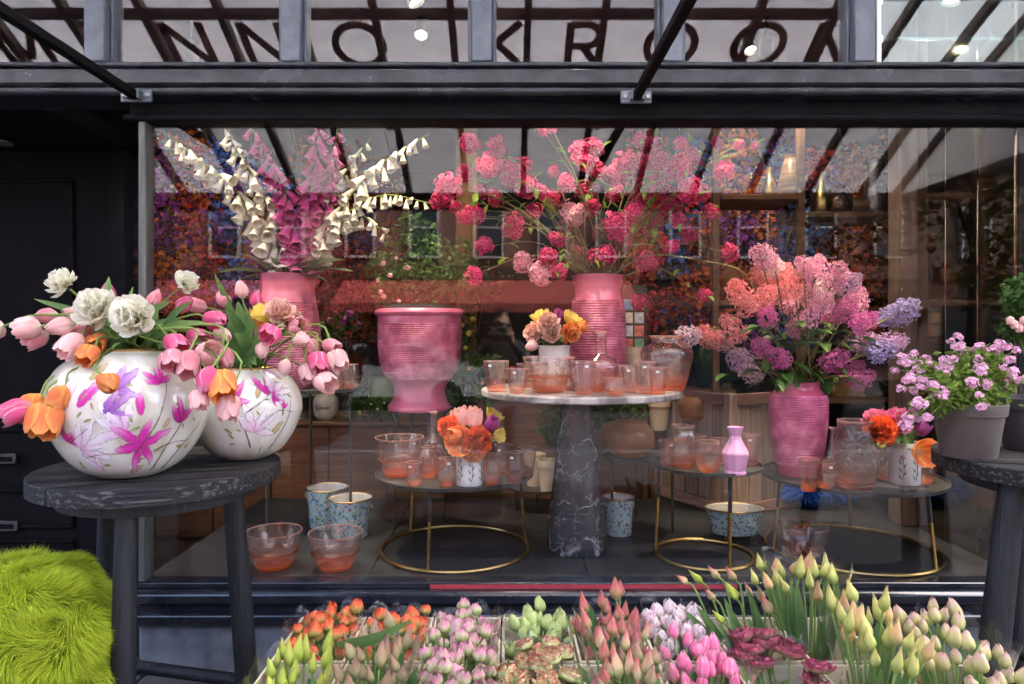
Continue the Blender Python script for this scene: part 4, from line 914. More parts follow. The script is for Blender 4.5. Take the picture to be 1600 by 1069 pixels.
# shelving with vases at the back
sh = thing('wooden_shelves', 'oiled timber shelving with glass and metal vases behind the lilac', 'shelving', (2.0, 4.75, .12))
def wx(u, d): return (u - CX) * d / F
for u in (1118, 1251, 1396): obj('upright', bx((wx(u, 4.6) - .022, 4.58, .122), (wx(u, 4.6) + .022, 4.63, 3.3), .004), M_WOODMID, sh)
SHZ = {}
for key, u0, u1, v in (('a', 1251, 1396, 332), ('b', 1118, 1251, 305), ('c', 1251, 1396, 622), ('d', 1118, 1251, 470), ('e', 1251, 1396, 480)):
    zz = P(0, v, 4.6).z; SHZ[key] = zz; obj('shelf', bx((wx(u0, 4.6) + .024, 4.56, zz - .035), (wx(u1, 4.6) - .024, 4.98, zz), .004), M_WOODMID, sh)
M_GOLDV = mat('gold_leaf', (.60, .42, .16), (.40, .25, .08), rough=.3, metal=1, scale=12)
M_SILV = mat('hammered_silver', (.55, .53, .50), (.30, .29, .28), rough=.35, metal=1, scale=50, bump=.8, bscale=60)
M_STRV = mat('brown_striped_glaze', (.30, .20, .10), (.12, .07, .04), rough=.3, scale=9, stretch=(.3, .3, 5))
def lv_(u, key, r, h, prof, m, label, d=4.74): return tag(obj('decorative_vase', MB().lathe(shell(smoothprof([(a * r, b * h) for a, b in prof], 30), .005, .02), 36, T(wx(u, d), d, SHZ[key] + .001), cap=False), m, None, ang=80), label, 'vase', 'vases on the shelves')
BOT = [(.5, 0), (.9, .08), (1, .25), (.8, .5), (.35, .75), (.28, .9), (.36, 1)]; SPV = [(.4, 0), (.8, .12), (1, .45), (.8, .8), (.35, .95), (.38, 1)]; TALL = [(.7, 0), (.95, .1), (1, .4), (.75, .75), (.6, .9), (.75, 1)]
lv_(1284, 'a', .075, .30, BOT, M_GOLDV, 'slim gold bottle vase on the upper shelf')
lv_(1312, 'a', .085, .17, SPV, mat('dark_mosaic', (.10, .06, .05), (.25, .18, .14), rough=.15, metal=.6, scale=60), 'dark glittering round vase on the upper shelf')
lv_(1340, 'a', .075, .13, SPV, M_STRV, 'brown striped round vase on the upper shelf')
lv_(1367, 'a', .075, .38, TALL, M_SILV, 'tall hammered silver vase on the upper shelf')
lv_(1202, 'b', .05, .22, BOT, M_GOLDV, 'narrow gold bud vase on the high shelf'); lv_(1236, 'b', .08, .30, TALL, M_STRV, 'tall dark vase next to the gold bud vase')
lv_(1143, 'd', .075, .26, SPV, G_AMBER, 'amber glass vase behind the lilac, left one'); lv_(1180, 'd', .07, .22, BOT, G_AMBER, 'amber glass bottle behind the lilac')
lv_(1298, 'e', .085, .20, SPV, M_GOLDV, 'shiny gold round vase behind the lilac')
lv_(1300, 'c', .08, .12, SPV, M_STRV, 'low striped bowl vase on the lower shelf')
M_BOOK = mat('ochre_box', (.42, .26, .08), (.30, .17, .05), rough=.6, scale=8)
for k, (hh, ww) in enumerate(((.03, .2), (.028, .19), (.03, .17), (.045, .11))):
    tag(obj('gift_box', bx((wx(1320, 4.7) - ww / 2, 4.62, SHZ['c'] + .001 + k * .032), (wx(1320, 4.7) + ww / 2, 4.82, SHZ['c'] + .031 + k * .032 + (.015 if k == 3 else 0)), .003), M_BOOK), ['ochre box at the bottom of the stack on the lower shelf', 'ochre box second from the bottom of the stack on the lower shelf', 'ochre box third from the bottom of the stack on the lower shelf', 'small ochre box on top of the stack on the lower shelf'][k], 'box', 'ochre boxes on the shelf')
fv = thing('vase_table', 'dark wooden table with green fluted vases behind the planter box', 'table', (1.5, 4.95, .12))
tz = P(0, 606, 4.9).z
obj('table_top', bx((.98, 4.75, tz - .035), (1.58, 5.1, tz), .004), M_WOODMID, fv)
for a in (1.0, 1.54):
    for b in (4.78, 5.06): obj('leg', bx((a, b, .121), (a + .03, b + .03, tz - .036)), M_WOODMID, fv)
for u, r, lb in ((1102, .10, 'dark green fluted glass vase behind the jar'), (1140, .09, 'dark green fluted glass vase behind the planter box')):
    d = 4.92; prof = [(max(.002, a * r), b * .34) for a, b in TUMB]
    tag(obj('fluted_vase', MB().lathe(shell(prof, .005, .03), 40, T(wx(u, d), d, tz + .001), rf=lambda a, i: 1 + .04 * math.cos(14 * a), cap=False, vz=(0, .34)), G_GREEN), lb, 'vase', 'green fluted vases')
# timber post, candles and postcards in the depth of the shop
tag(obj('timber_post', bx((wx(712, 5.6), 5.6, .12), (wx(745, 5.6), 5.75, 3.45), .006), wood('golden_timber', (.17, .08, .025), (.11, .05, .015), scale=2, stretch=(12, 12, 1))), 'golden timber post in the depth of the shop', 'post')
ct = thing('candle_table', 'dark counter with candles in the depth of the shop', 'table', (0, 5.3, .12))
cz_ = P(0, 590, 5.3).z
obj('counter', bx((wx(700, 5.3), 5.15, .121), (wx(1010, 5.3), 5.6, cz_), .005), M_WOODRED, ct)
for k in range(10):
    cc = ((.75, .5, .03), (.03, .05, .16), (.6, .08, .02), (.8, .62, .05))[(k * 7) % 4]; hh = .09 + .02 * (k % 3)
    c_ = thing('pillar_candle', ['yellow', 'navy', 'red', 'golden'][(k * 7) % 4] + ' pillar candle number ' .replace('number ', '') + 'in the row on the dark counter, ' + ['first', 'second', 'third', 'fourth', 'fifth', 'sixth', 'seventh', 'eighth', 'ninth', 'tenth'][k] + ' from the post', 'candle', (wx(735 + k * 11, 5.2), 5.2, cz_), 'pillar candles')
    obj('wax', MB().lathe([(.002, 0), (.023, 0), (.024, .004), (.024, hh - .004), (.02, hh), (.002, hh - .004)], 16, T(wx(735 + k * 11, 5.2), 5.2, cz_ + .001)), mat('candle_wax', cc, cc, rough=.5), c_)
    obj('wick', MB().tube([(wx(735 + k * 11, 5.2), 5.2, cz_ + hh - .003), (wx(735 + k * 11, 5.2) + .002, 5.2, cz_ + hh + .01)], .0015, 4), M_BLACKSTEEL, c_)
rk = thing('postcard_rack', 'black rack of colourful postcards behind the tall pink vase', 'rack', (wx(990, 5.7), 5.7, .12))
obj('frame', bx((wx(972, 5.72), 5.72, .121), (wx(1010, 5.72), 5.76, 1.9), .003), M_BLACKSTEEL, rk)
for k in range(6):
    for j in range(2):
        cc = ((.1, .3, .5), (.6, .1, .08), (.7, .65, .5), (.15, .4, .2), (.5, .55, .65))[(k * 3 + j * 2) % 5]
        obj('postcard', bx((wx(975 + j * 17, 5.7), 5.705, 1.14 + k * .11), (wx(989 + j * 17, 5.7), 5.716, 1.23 + k * .11)), mat('postcard_print', cc, tuple(min(1, c * 1.6 + .1) for c in cc), scale=30, rough=.4), rk)
# ------------------------------------------------------------------ flower meshes (shared by all flowers of a kind)
BUD = [(0, .14), (.12, .62), (.3, .95), (.48, 1), (.68, .86), (.86, .52), (1, .16)]
POINT = [(0, .14), (.1, .6), (.25, .95), (.4, 1), (.6, .72), (.8, .36), (1, .05)]
CUP = [(0, .14), (.12, .65), (.3, .98), (.5, 1.02), (.75, .95), (1, .82)]
OPEN = [(0, .12), (.15, .6), (.35, .98), (.6, 1.25), (.8, 1.45), (1, 1.55)]
def petal(mb, prof, a, hw, H, Rm, rng, rs=1.0, hs=1.0, ruffle=0.0, nu=4, nv=7, tipw=.10, lean=0.0):
    def fn(u, v):
        w = u * 2 - 1
        wv = hw * ((.5 + .5 * v / .4) if v < .4 else max(tipw, math.sqrt(max(0, 1 - ((v - .4) / .62) ** 2))))
        r = pw(prof, v) * Rm * rs * (1 - .14 * w * w * (1 if v < .8 else .2) + .05 * math.exp(-w * w * 30) * v)
        an = a + w * wv
        z = H * hs * v * (1 - lean * v)
        if ruffle:
            q = mnoise.noise(Vector((w * 2.2 + a * 3, v * 4, a * 7))) * ruffle * v; r += q * Rm; z += q * .5 * H
        return (r * math.cos(an), r * math.sin(an), z)
    mb.grid(fn, nu, nv)
def bud_mesh(name, m, H=.062, Rm=.023, prof=BUD, seed=0, ruffle=.05, np_=6, hw=1.0):
    rng = random.Random(seed); mb = MB()
    for k in range(np_):
        inner = k >= 3
        petal(mb, prof, k * 2 * PI / 3 + (PI / 3 if inner else 0) + rng.uniform(-.12, .12), hw * .88, H, Rm, rng, .89 if inner else rng.uniform(1.0, 1.07), rng.uniform(.92, 1.05) * (1.03 if inner else .98), ruffle + .07)
    return mb.mesh(name, m, True, 180)
def double_mesh(name, m, H=.06, Rm=.03, seed=0, n=20, ruffle=.25, opening=.6):
    rng = random.Random(seed); mb = MB()
    for k in range(n):
        f = k / n; a = k * 2.4; o = lerp(1.0, .35, f)
        prof = [(0, .10), (.2, .55 * o + .15), (.45, .9 * o + .12), (.75, (1.0 if opening > .5 else .85) * o + .1), (1, (.8 + opening * .45) * o)]
        petal(mb, prof, a, .62 + .25 * f, H, Rm, rng, 1, rng.uniform(.75, 1.0) * lerp(.85, 1.05, f), ruffle, 4, 5, .45)
    return mb.mesh(name, m, True, 180)
def peony_mesh(name, m, Rm=.05, seed=0, n=64):
    """full double flower: ruffled petals standing out all over a dome, cupped outer petals below"""
    rng = random.Random(seed); mb = MB()
    for k in range(n):
        z = 1 - 1.55 * (k + .5) / n; a = k * 2.39996; q = Vector((math.sqrt(max(0, 1 - z * z)) * math.cos(a), math.sqrt(max(0, 1 - z * z)) * math.sin(a), z))
        c = Vector((0, 0, Rm * .55)); w = Rm * rng.uniform(.55, .8); L_ = Rm * rng.uniform(.75, 1.0); sd_ = rng.uniform(0, 50)
        up = Vector((0, 0, 1)); tx = q.cross(up); tx = tx.normalized() if tx.length > .05 else Vector((1, 0, 0)); ty = tx.cross(q).normalized(); tilt = rng.uniform(.25, .75); out = (q * (1 - tilt * .5) + ty * tilt).normalized(); nrm = tx.cross(out)
        tx = (tx + nrm * rng.uniform(-.5, .5)).normalized(); base = c + q * Rm * .22
        def fn(u, v):
            x = u * 2 - 1; ww = w * (.35 + .65 * math.sin(PI * min(1, .1 + v * .72))) * .5; r = mnoise.noise(Vector((x * 2.4 + sd_, v * 2, sd_)))
            return base + out * (L_ * v * (1 - .12 * x * x) + r * .12 * Rm * v) + tx * x * ww + nrm * (-(x * x) * ww * .5 + .18 * L_ * v * v + r * .16 * Rm * v)
        mb.grid(fn, 4, 4)
    return mb.mesh(name, m, True, 180)
def open_mesh(name, m, H=.06, Rm=.034, seed=0, np_=6, ruffle=.18):
    rng = random.Random(seed); mb = MB()
    for k in range(np_): petal(mb, OPEN, k * 2 * PI / np_ + rng.uniform(-.1, .1), .80, H, Rm, rng, 1, rng.uniform(.85, 1.05), ruffle, 5, 7, .4)
    for k in range(6):
        a = k * PI / 3; mb.tube([(0, 0, .01), (.008 * math.cos(a), .008 * math.sin(a), .03)], .002, 4)
    return mb.mesh(name, m, True, 180)
def flower_ball(name, m, r, n, seed, flo=.011, squash=1.0, np_=5):
    """round head of many small florets, each a ring of petals"""
    rng = random.Random(seed); mb = MB()
    for k in range(n):
        z = 1 - 2 * (k + .5) / n; a = k * 2.39996; q = Vector((math.sqrt(1 - z * z) * math.cos(a), math.sqrt(1 - z * z) * math.sin(a), z))
        rad = r * rng.uniform(.5, 1.1); Mx = T(*(Vector((q.x, q.y, q.z * squash)) * rad)) @ (q + Vector((rng.gauss(0, .25), rng.gauss(0, .25), rng.gauss(0, .25)))).to_track_quat('Z', 'Y').to_matrix().to_4x4() @ Matrix.Rotation(rng.uniform(0, 6), 4, 'Z')
        s = flo * rng.uniform(.8, 1.25)
        for j in range(np_):
            b = j * 2 * PI / np_; c, sn = math.cos(b), math.sin(b); w = .48
            mb.add([(0, 0, -.002), (s * (c * .6 - sn * w), s * (sn * .6 + c * w), s * .22), (s * c * 1.05, s * sn * 1.05, s * .12), (s * (c * .6 + sn * w), s * (sn * .6 - c * w), s * .22)], [(0, 3, 2, 1)], [((.5, 0), (1, .6), (.5, 1), (0, .6))], Mx)
    return mb.mesh(name, m, False)
def panicle(name, m, L_, r, n, seed, flo=.0085):
    """lilac: a cone of four petalled florets, buds at the tip"""
    rng = random.Random(seed); mb = MB()
    for k in range(n):
        t = (k + .5) / n; a = k * 2.39996; rr = r * math.sqrt(max(.02, math.sin(PI * min(1, .10 + t * .86)))) * (1 - .30 * t) * rng.uniform(.45, 1.2)
        q = Vector((math.cos(a), math.sin(a), .35)).normalized(); Mx = T(rr * math.cos(a), rr * math.sin(a), t * L_ + rng.uniform(-.006, .006)) @ (q + Vector((rng.gauss(0, .35), rng.gauss(0, .35), rng.gauss(0, .35)))).to_track_quat('Z', 'Y').to_matrix().to_4x4() @ Matrix.Rotation(rng.uniform(0, 6), 4, 'Z')
        s = flo * rng.uniform(.75, 1.2) * (1 if t < .8 else .6)
        for j in range(4):
            b = j * PI / 2; c, sn = math.cos(b), math.sin(b); w = .45
            mb.add([(0, 0, -.003), (s * (c * .6 - sn * w), s * (sn * .6 + c * w), s * .25), (s * c * 1.1, s * sn * 1.1, s * .05), (s * (c * .6 + sn * w), s * (sn * .6 - c * w), s * .25)], [(0, 3, 2, 1)], [((.5, 0), (1, .6), (.5, 1), (0, .6))], Mx)
    return mb.mesh(name, m, False)
def leaf_mesh(name, m, L_, w, fold=.25, curl=.25, ruffle=0.0, nv=6, nu=2, seed=0):
    def fn(u, v):
        x = (u * 2 - 1); ww = w * (math.sin(PI * min(1, v ** .8 * .97 + .03)) ** .8)
        n = mnoise.noise(Vector((x * 2, v * 5, seed * 3.1))) * ruffle
        return (x * ww / 2, v * L_, abs(x) * ww * fold - curl * L_ * v * v + n * L_)
    return MB().grid(fn, nu, nv).mesh(name, m, True, 180)
def blade(mb, pts, w, side=None, fold=.3, nv=10):
    """strap leaf along a path"""
    c = smooth_pts(pts, nv); n = len(c)
    v = []; f = []; uv = []
    for i, p in enumerate(c):
        t = (c[min(i + 1, n - 1)] - c[max(i - 1, 0)]).normalized(); s = side or t.cross(Vector((0, -1, .3)))
        s = (s - t * s.dot(t)).normalized(); q = i / (n - 1); ww = w * (math.sin(PI * min(1, .18 + q * .82)) ** .7) / 2 + .0004; nn = s.cross(t)
        v += [p - s * ww + nn * ww * fold, p, p + s * ww + nn * ww * fold]
        if i < n - 1:
            a = i * 3
            for k in (0, 1):
                f.append((a + k, a + k + 1, a + k + 4, a + k + 3)); uv.append(((k / 2, q), ((k + 1) / 2, q), ((k + 1) / 2, q + 1 / n), (k / 2, q + 1 / n)))
    mb.add(v, f, uv)
def aim(p, d, s=1.0, roll=0.0):
    return T(*p) @ Vector(d).to_track_quat('Z', 'Y').to_matrix().to_4x4() @ Matrix.Rotation(roll, 4, 'Z') @ Matrix.Scale(s, 4)

G_LO, G_HI = (.055, .125, .018), (.17, .28, .05)
M_STEM = leafmat('stem_green', [(0, (.13, .22, .045)), (.6, (.22, .33, .08)), (1, (.25, .36, .10))], trans=.15)
M_LEAF = leafmat('tulip_leaf_green', [(0, (.16, .29, .09)), (.5, (.13, .25, .085)), (1, (.19, .32, .10))], trans=.4)
M_LEAFD = leafmat('dark_leaf_green', [(0, (.03, .075, .015)), (.6, (.05, .12, .02)), (1, (.075, .15, .03))], trans=.2, rough=.4)
M_LEAFY = leafmat('fresh_leaf_green', [(0, (.12, .22, .03)), (1, (.25, .36, .07))])
PM = {}
def pm(key, *a, **k): PM[key] = petalmat('petal_' + key, *a, **k); return PM[key]
pm('pink', [(0, (.62, .55, .38)), (.15, (.70, .30, .32)), (.6, (.78, .26, .32)), (1, (.84, .45, .46))], edge=((.86, .56, .56), .34, .5))
pm('palepink', [(0, (.72, .66, .50)), (.2, (.80, .46, .44)), (1, (.86, .52, .50))], edge=((.88, .66, .62), .32, .5))
pm('hotpink', [(0, (.66, .45, .42)), (.2, (.72, .12, .25)), (.7, (.74, .10, .26)), (1, (.78, .25, .38))], edge=((.84, .45, .52), .36, .5))
pm('orange', [(0, (.75, .50, .12)), (.25, (.84, .24, .07)), (.7, (.86, .22, .08)), (1, (.88, .38, .12))], edge=((.90, .44, .10), .30, .48), streak=.4)
pm('white', [(0, (.60, .66, .34)), (.15, (.88, .87, .66)), (1, (.94, .93, .83))], streak=.12, vary=.02, trans=.55)
pm('yellow', [(0, (.60, .55, .10)), (.3, (.86, .66, .08)), (1, (.88, .72, .20))], streak=.2)
pm('fringe', [(0, (.85, .70, .15)), (.45, (.86, .62, .45)), (.8, (.85, .45, .42)), (1, (.88, .68, .55))], streak=.5)
pm('redorange', [(0, (.80, .35, .05)), (.3, (.86, .12, .025)), (1, (.88, .16, .05))], streak=.35, edge=((.88, .30, .06), .36, .5))
pm('purple', [(0, (.40, .22, .35)), (.3, (.30, .05, .22)), (1, (.36, .08, .28))])
pm('bud_orange', [(0, (.26, .36, .08)), (.4, (.50, .48, .13)), (.66, (.74, .34, .10)), (.85, (.86, .17, .07)), (1, (.88, .15, .07))], streak=.35)
pm('bud_pink', [(0, (.30, .40, .12)), (.55, (.46, .53, .20)), (.8, (.66, .48, .38)), (1, (.74, .22, .40))], streak=.45)
pm('bud_green', [(0, (.30, .40, .11)), (.5, (.42, .52, .17)), (1, (.54, .60, .24))], streak=.4)
pm('bud_red', [(0, (.32, .38, .12)), (.25, (.46, .26, .13)), (.6, (.58, .14, .14)), (1, (.62, .15, .17))], streak=.45, edge=((.40, .36, .14), .30, .5))
pm('striped', [(0, (.55, .56, .30)), (.3, (.80, .72, .58)), (.5, (.78, .62, .62)), (.62, (.42, .06, .24)), (.75, (.80, .70, .66)), (1, (.82, .76, .68))], streak=1.0, su=13, sv=.6)
pm('bud_yellow', [(0, (.32, .43, .10)), (.42, (.52, .56, .15)), (.75, (.74, .66, .22)), (1, (.78, .68, .26))], streak=.4)
pm('bud_yelpink', [(0, (.42, .48, .15)), (.3, (.76, .60, .24)), (.6, (.82, .46, .25)), (1, (.82, .64, .28))], streak=.55)
pm('bud_lime', [(0, (.30, .42, .06)), (.5, (.48, .56, .09)), (1, (.62, .64, .12))], streak=.3)
pm('bud_rosy', [(0, (.38, .42, .14)), (.55, (.54, .52, .20)), (.82, (.64, .46, .32)), (1, (.72, .40, .40))], streak=.55)
pm('bud_brown', [(0, (.30, .36, .12)), (.4, (.36, .33, .14)), (.8, (.46, .26, .18)), (1, (.50, .28, .20))], streak=.5)
pm('tulip_pink', [(0, (.68, .60, .52)), (.2, (.76, .22, .34)), (.7, (.78, .16, .30)), (1, (.82, .32, .42))], edge=((.85, .52, .58), .34, .5))
pm('frilly', [(0, (.42, .50, .14)), (.6, (.58, .62, .24)), (.85, (.70, .66, .34)), (.97, (.66, .16, .14)), (1, (.60, .05, .08))], streak=.45)
pm('darkred', [(0, (.24, .30, .09)), (.45, (.30, .24, .12)), (.8, (.38, .09, .12)), (1, (.44, .07, .13))], streak=.7)
pm('lilyred', [(0, (.32, .42, .12)), (.4, (.60, .50, .24)), (.8, (.72, .30, .24)), (1, (.70, .12, .14))], streak=.6)
pm('snowpink', [(0, (.40, .012, .08)), (.5, (.60, .035, .15)), (1, (.76, .14, .28))], streak=.3, vary=.22, trans=.2)
pm('snowpale', [(0, (.66, .16, .26)), (.5, (.84, .38, .46)), (1, (.88, .60, .62))], streak=.3, trans=.2)
pm('foxwhite', [(0, (.50, .50, .30)), (.35, (.80, .76, .62)), (1, (.87, .84, .74))], streak=.15, vary=.06, trans=.25)
pm('foxpink', [(0, (.55, .34, .42)), (.3, (.70, .14, .38)), (.8, (.74, .10, .36)), (1, (.80, .26, .46))], streak=.2, vary=.18, trans=.25)
for k_, a_, b_ in (('lil_pink', (.62, .20, .36), (.80, .46, .56)), ('lil_salmon', (.74, .17, .20), (.84, .38, .36)), ('lil_mauve', (.42, .20, .40), (.64, .44, .62)), ('lil_blue', (.26, .20, .46), (.52, .46, .70)), ('lil_magenta', (.46, .06, .26), (.66, .20, .42)), ('lil_pale', (.62, .42, .52), (.82, .68, .74))):
    pm(k_, [(0, a_), (1, b_)], streak=.3, vary=.12, trans=.2)
pm('nemesia', [(0, (.70, .36, .52)), (.5, (.80, .44, .62)), (1, (.86, .58, .72))], streak=.3, trans=.25)
FM = {}
def heads(key, fn): FM[key] = [fn(i) for i in range(5)]
for k_ in ('pink', 'palepink', 'hotpink', 'orange'): heads(k_, lambda i, k_=k_: bud_mesh('tulip_head', PM[k_], .072, .026 + .002 * i, BUD if i < 2 else CUP, i))
for k_ in ('white', 'fringe', 'redorange', 'orange'): heads(k_ + '_double', lambda i, k_=k_: peony_mesh('tulip_head', PM[k_], .045, i + 5))
heads('yellow_open', lambda i: open_mesh('tulip_head', PM['yellow'], .06, .032, i)); heads('orange_open', lambda i: open_mesh('tulip_head', PM['orange'], .07, .038, i)); heads('purple', lambda i: bud_mesh('tulip_head', PM['purple'], .07, .028, CUP, i)); heads('pink_cup', lambda i: bud_mesh('tulip_head', PM['palepink'], .075, .032, CUP, i)); heads('hotpink_double', lambda i: peony_mesh('tulip_head', PM['hotpink'], .043, i))
heads('bud_orange', lambda i: double_mesh('tulip_head', PM['bud_orange'], .056, .027, i, 15, .10, -.25)); heads('bud_pink', lambda i: double_mesh('tulip_head', PM['bud_pink'], .062, .028, i, 15, .10, -.3)); heads('bud_green', lambda i: bud_mesh('tulip_head', PM['bud_green'], .068, .023, CUP if i == 2 else BUD, i, .16))
for k_, h_, r_, p_ in (('bud_red', .072, .0175, POINT), ('striped', .062, .024, BUD), ('bud_yellow', .088, .0175, POINT), ('bud_yelpink', .086, .0175, POINT), ('bud_lime', .080, .0150, POINT), ('bud_rosy', .060, .0185, BUD), ('bud_brown', .070, .0165, POINT), ('tulip_pink', .064, .0185, BUD), ('lilyred', .085, .016, POINT), ('yellow', .07, .026, BUD)):
    heads(k_, lambda i, k_=k_, h_=h_, r_=r_, p_=p_: bud_mesh('tulip_head', PM[k_], h_, r_ * (1 + .05 * i), p_, i, .08))
heads('frilly', lambda i: double_mesh('tulip_head', PM['frilly'], .045, .04, i, 26, .5, .5)); heads('darkred', lambda i: double_mesh('tulip_head', PM['darkred'], .045, .04, i, 22, .6, .6))
SLEAF = [leaf_mesh('leaf', M_LEAFD, .05, .024, .2, .2, .05, 4, 2, i) for i in range(3)]
YLEAF = [leaf_mesh('leaf', M_LEAFY, .05, .024, .2, .25, .05, 4, 2, i) for i in range(3)]
rs = random.Random(11)
def stem_of(mb, a, b, end_dir, r=.0035, lift=.5):
    """curved stem from a to b arriving along end_dir"""
    a = Vector(a); b = Vector(b); L_ = (b - a).length; e = Vector(end_dir).normalized()
    pts = [a, a + Vector((0, 0, L_ * .35)) + (b - a) * .12, b - e * L_ * .28, b]
    mb.tube(smooth_pts(pts, 12), [r * 1.15] + [r] * 12, 6); return pts

# ------------------------------------------------------------------ bunches in vases
def bunch(name, label, cat, base, items, leaves, mouth_r=.05, group=None, stem_r=.0035, depth=.12):
    """items: (mesh key, u, v, d, direction, scale); each flower is a part with its stem under it"""
    base = Vector(base); t = thing(name, label, cat, base - Vector((0, 0, depth)), group)
    for k, (key, u, v, d, dr, s) in enumerate(items):
        s *= 1.24 if 'double' not in key else 1.4
        if base.y > 3: d = max(d, 3.14)
        p = P(u, v, d); dr = Vector(dr).normalized(); L_ = .06 * s
        foot = p - dr * L_ * .5; me = FM[key][k % 5]
        f = obj('tulip', me, parent=t, M=aim(foot, dr, s, rs.uniform(0, 6)))
        a = rs.uniform(0, 6.28); o = base + Vector((math.cos(a) * mouth_r * .7, math.sin(a) * mouth_r * .7, -depth * rs.uniform(.5, 1)))
        m = MB(); stem_of(m, o, foot + dr * .004, dr, stem_r * rs.uniform(.9, 1.15)); obj('stem', m, M_STEM, f)
    for k, (u, v, d, w) in enumerate(leaves):
        p = P(u, v, d); a = base + Vector((rs.uniform(-1, 1) * mouth_r * .6, rs.uniform(-1, 1) * mouth_r * .6, -depth * .5))
        m = MB(); mid = a.lerp(p, .5) + Vector((0, 0, .05)); blade(m, [a, mid, p], w); obj('leaf', m, M_LEAF, t)
    return t
# painted globe vases on the wooden stool ---------------------------------------------------------
V1 = P(204, 740, 2.30); V2 = P(384, 714, 2.60); V1.z = V2.z = 1.027
M_GLOBE, nt, b_, o_ = newmat('pearl_painted_glass'); L = nt.links.new
tc = N(nt, 'ShaderNodeTexCoord'); mp = N(nt, 'ShaderNodeMapping'); mp.inputs['Scale'].default_value = (7, 7, 1.6); L(tc.outputs['Object'], mp.inputs[0])
nz = N(nt, 'ShaderNodeTexNoise'); nz.inputs['Scale'].default_value = 1.6; nz.inputs['Detail'].default_value = 7; L(mp.outputs[0], nz.inputs[0])
rp = ramp(nt, [(.30, (.48, .45, .33)), (.45, (.68, .66, .56)), (.6, (.80, .79, .73)), (.75, (.74, .71, .70))]); L(nz.outputs[0], rp.inputs[0]); L(rp.outputs[0], b_.inputs['Base Color'])
b_.inputs['Roughness'].default_value = .18; b_.inputs['Coat Weight'].default_value = .8; b_.inputs['Coat Roughness'].default_value = .03
def paint(name, c1, c2, c3, rough=.2):
    m = petalmat(name, [(0, c1), (.5, c2), (1, c3)], streak=.6, rough=rough, trans=0, vary=0, su=9, sv=.8)
    nt = m.node_tree; L = nt.links.new; b = nt.nodes['Principled BSDF']; o = nt.nodes['Material Output']
    uv = N(nt, 'ShaderNodeUVMap'); sp = N(nt, 'ShaderNodeSeparateXYZ'); L(uv.outputs[0], sp.inputs[0]); tc = N(nt, 'ShaderNodeTexCoord')
    nz = N(nt, 'ShaderNodeTexNoise'); nz.inputs['Scale'].default_value = 55; nz.inputs['Detail'].default_value = 4; L(tc.outputs['Object'], nz.inputs[0])
    s = N(nt, 'ShaderNodeMath', operation='SUBTRACT'); s.inputs[1].default_value = .5; L(sp.outputs[0], s.inputs[0]); q = N(nt, 'ShaderNodeMath', operation='ABSOLUTE'); L(s.outputs[0], q.inputs[0])
    k = N(nt, 'ShaderNodeMath', operation='MULTIPLY_ADD'); k.inputs[1].default_value = .75; L(nz.outputs[0], k.inputs[0]); L(q.outputs[0], k.inputs[2])
    mr = N(nt, 'ShaderNodeMapRange'); mr.inputs[1].default_value = .62; mr.inputs[2].default_value = .92; L(k.outputs[0], mr.inputs[0])
    t = N(nt, 'ShaderNodeBsdfTransparent'); ms = N(nt, 'ShaderNodeMixShader'); L(mr.outputs[0], ms.inputs[0]); L(b.outputs[0], ms.inputs[1]); L(t.outputs[0], ms.inputs[2]); L(ms.outputs[0], o.inputs[0])
    return m
PT_MAG = paint('magenta_paint', (.50, .03, .28), (.66, .04, .38), (.80, .40, .66)); PT_PUR = paint('violet_paint', (.24, .08, .36), (.40, .16, .52), (.66, .46, .72)); PT_PALE = paint('pale_pink_paint', (.72, .40, .62), (.82, .70, .80), (.86, .84, .86)); PT_GRN = paint('olive_paint', (.16, .17, .04), (.30, .31, .10), (.45, .44, .22)); PT_BRN = paint('umber_paint', (.10, .06, .04), (.20, .12, .08), (.28, .2, .15)); PT_OCH = paint('ochre_paint', (.42, .32, .12), (.55, .44, .22), (.5, .44, .3))
GP = smoothprof([(r_ * .93, z_) for r_, z_ in [(.085, 0), (.115, .004), (.175, .04), (.225, .10), (.262, .18), (.274, .235), (.262, .30), (.225, .36), (.175, .395), (.138, .41), (.128, .415)]], 60)
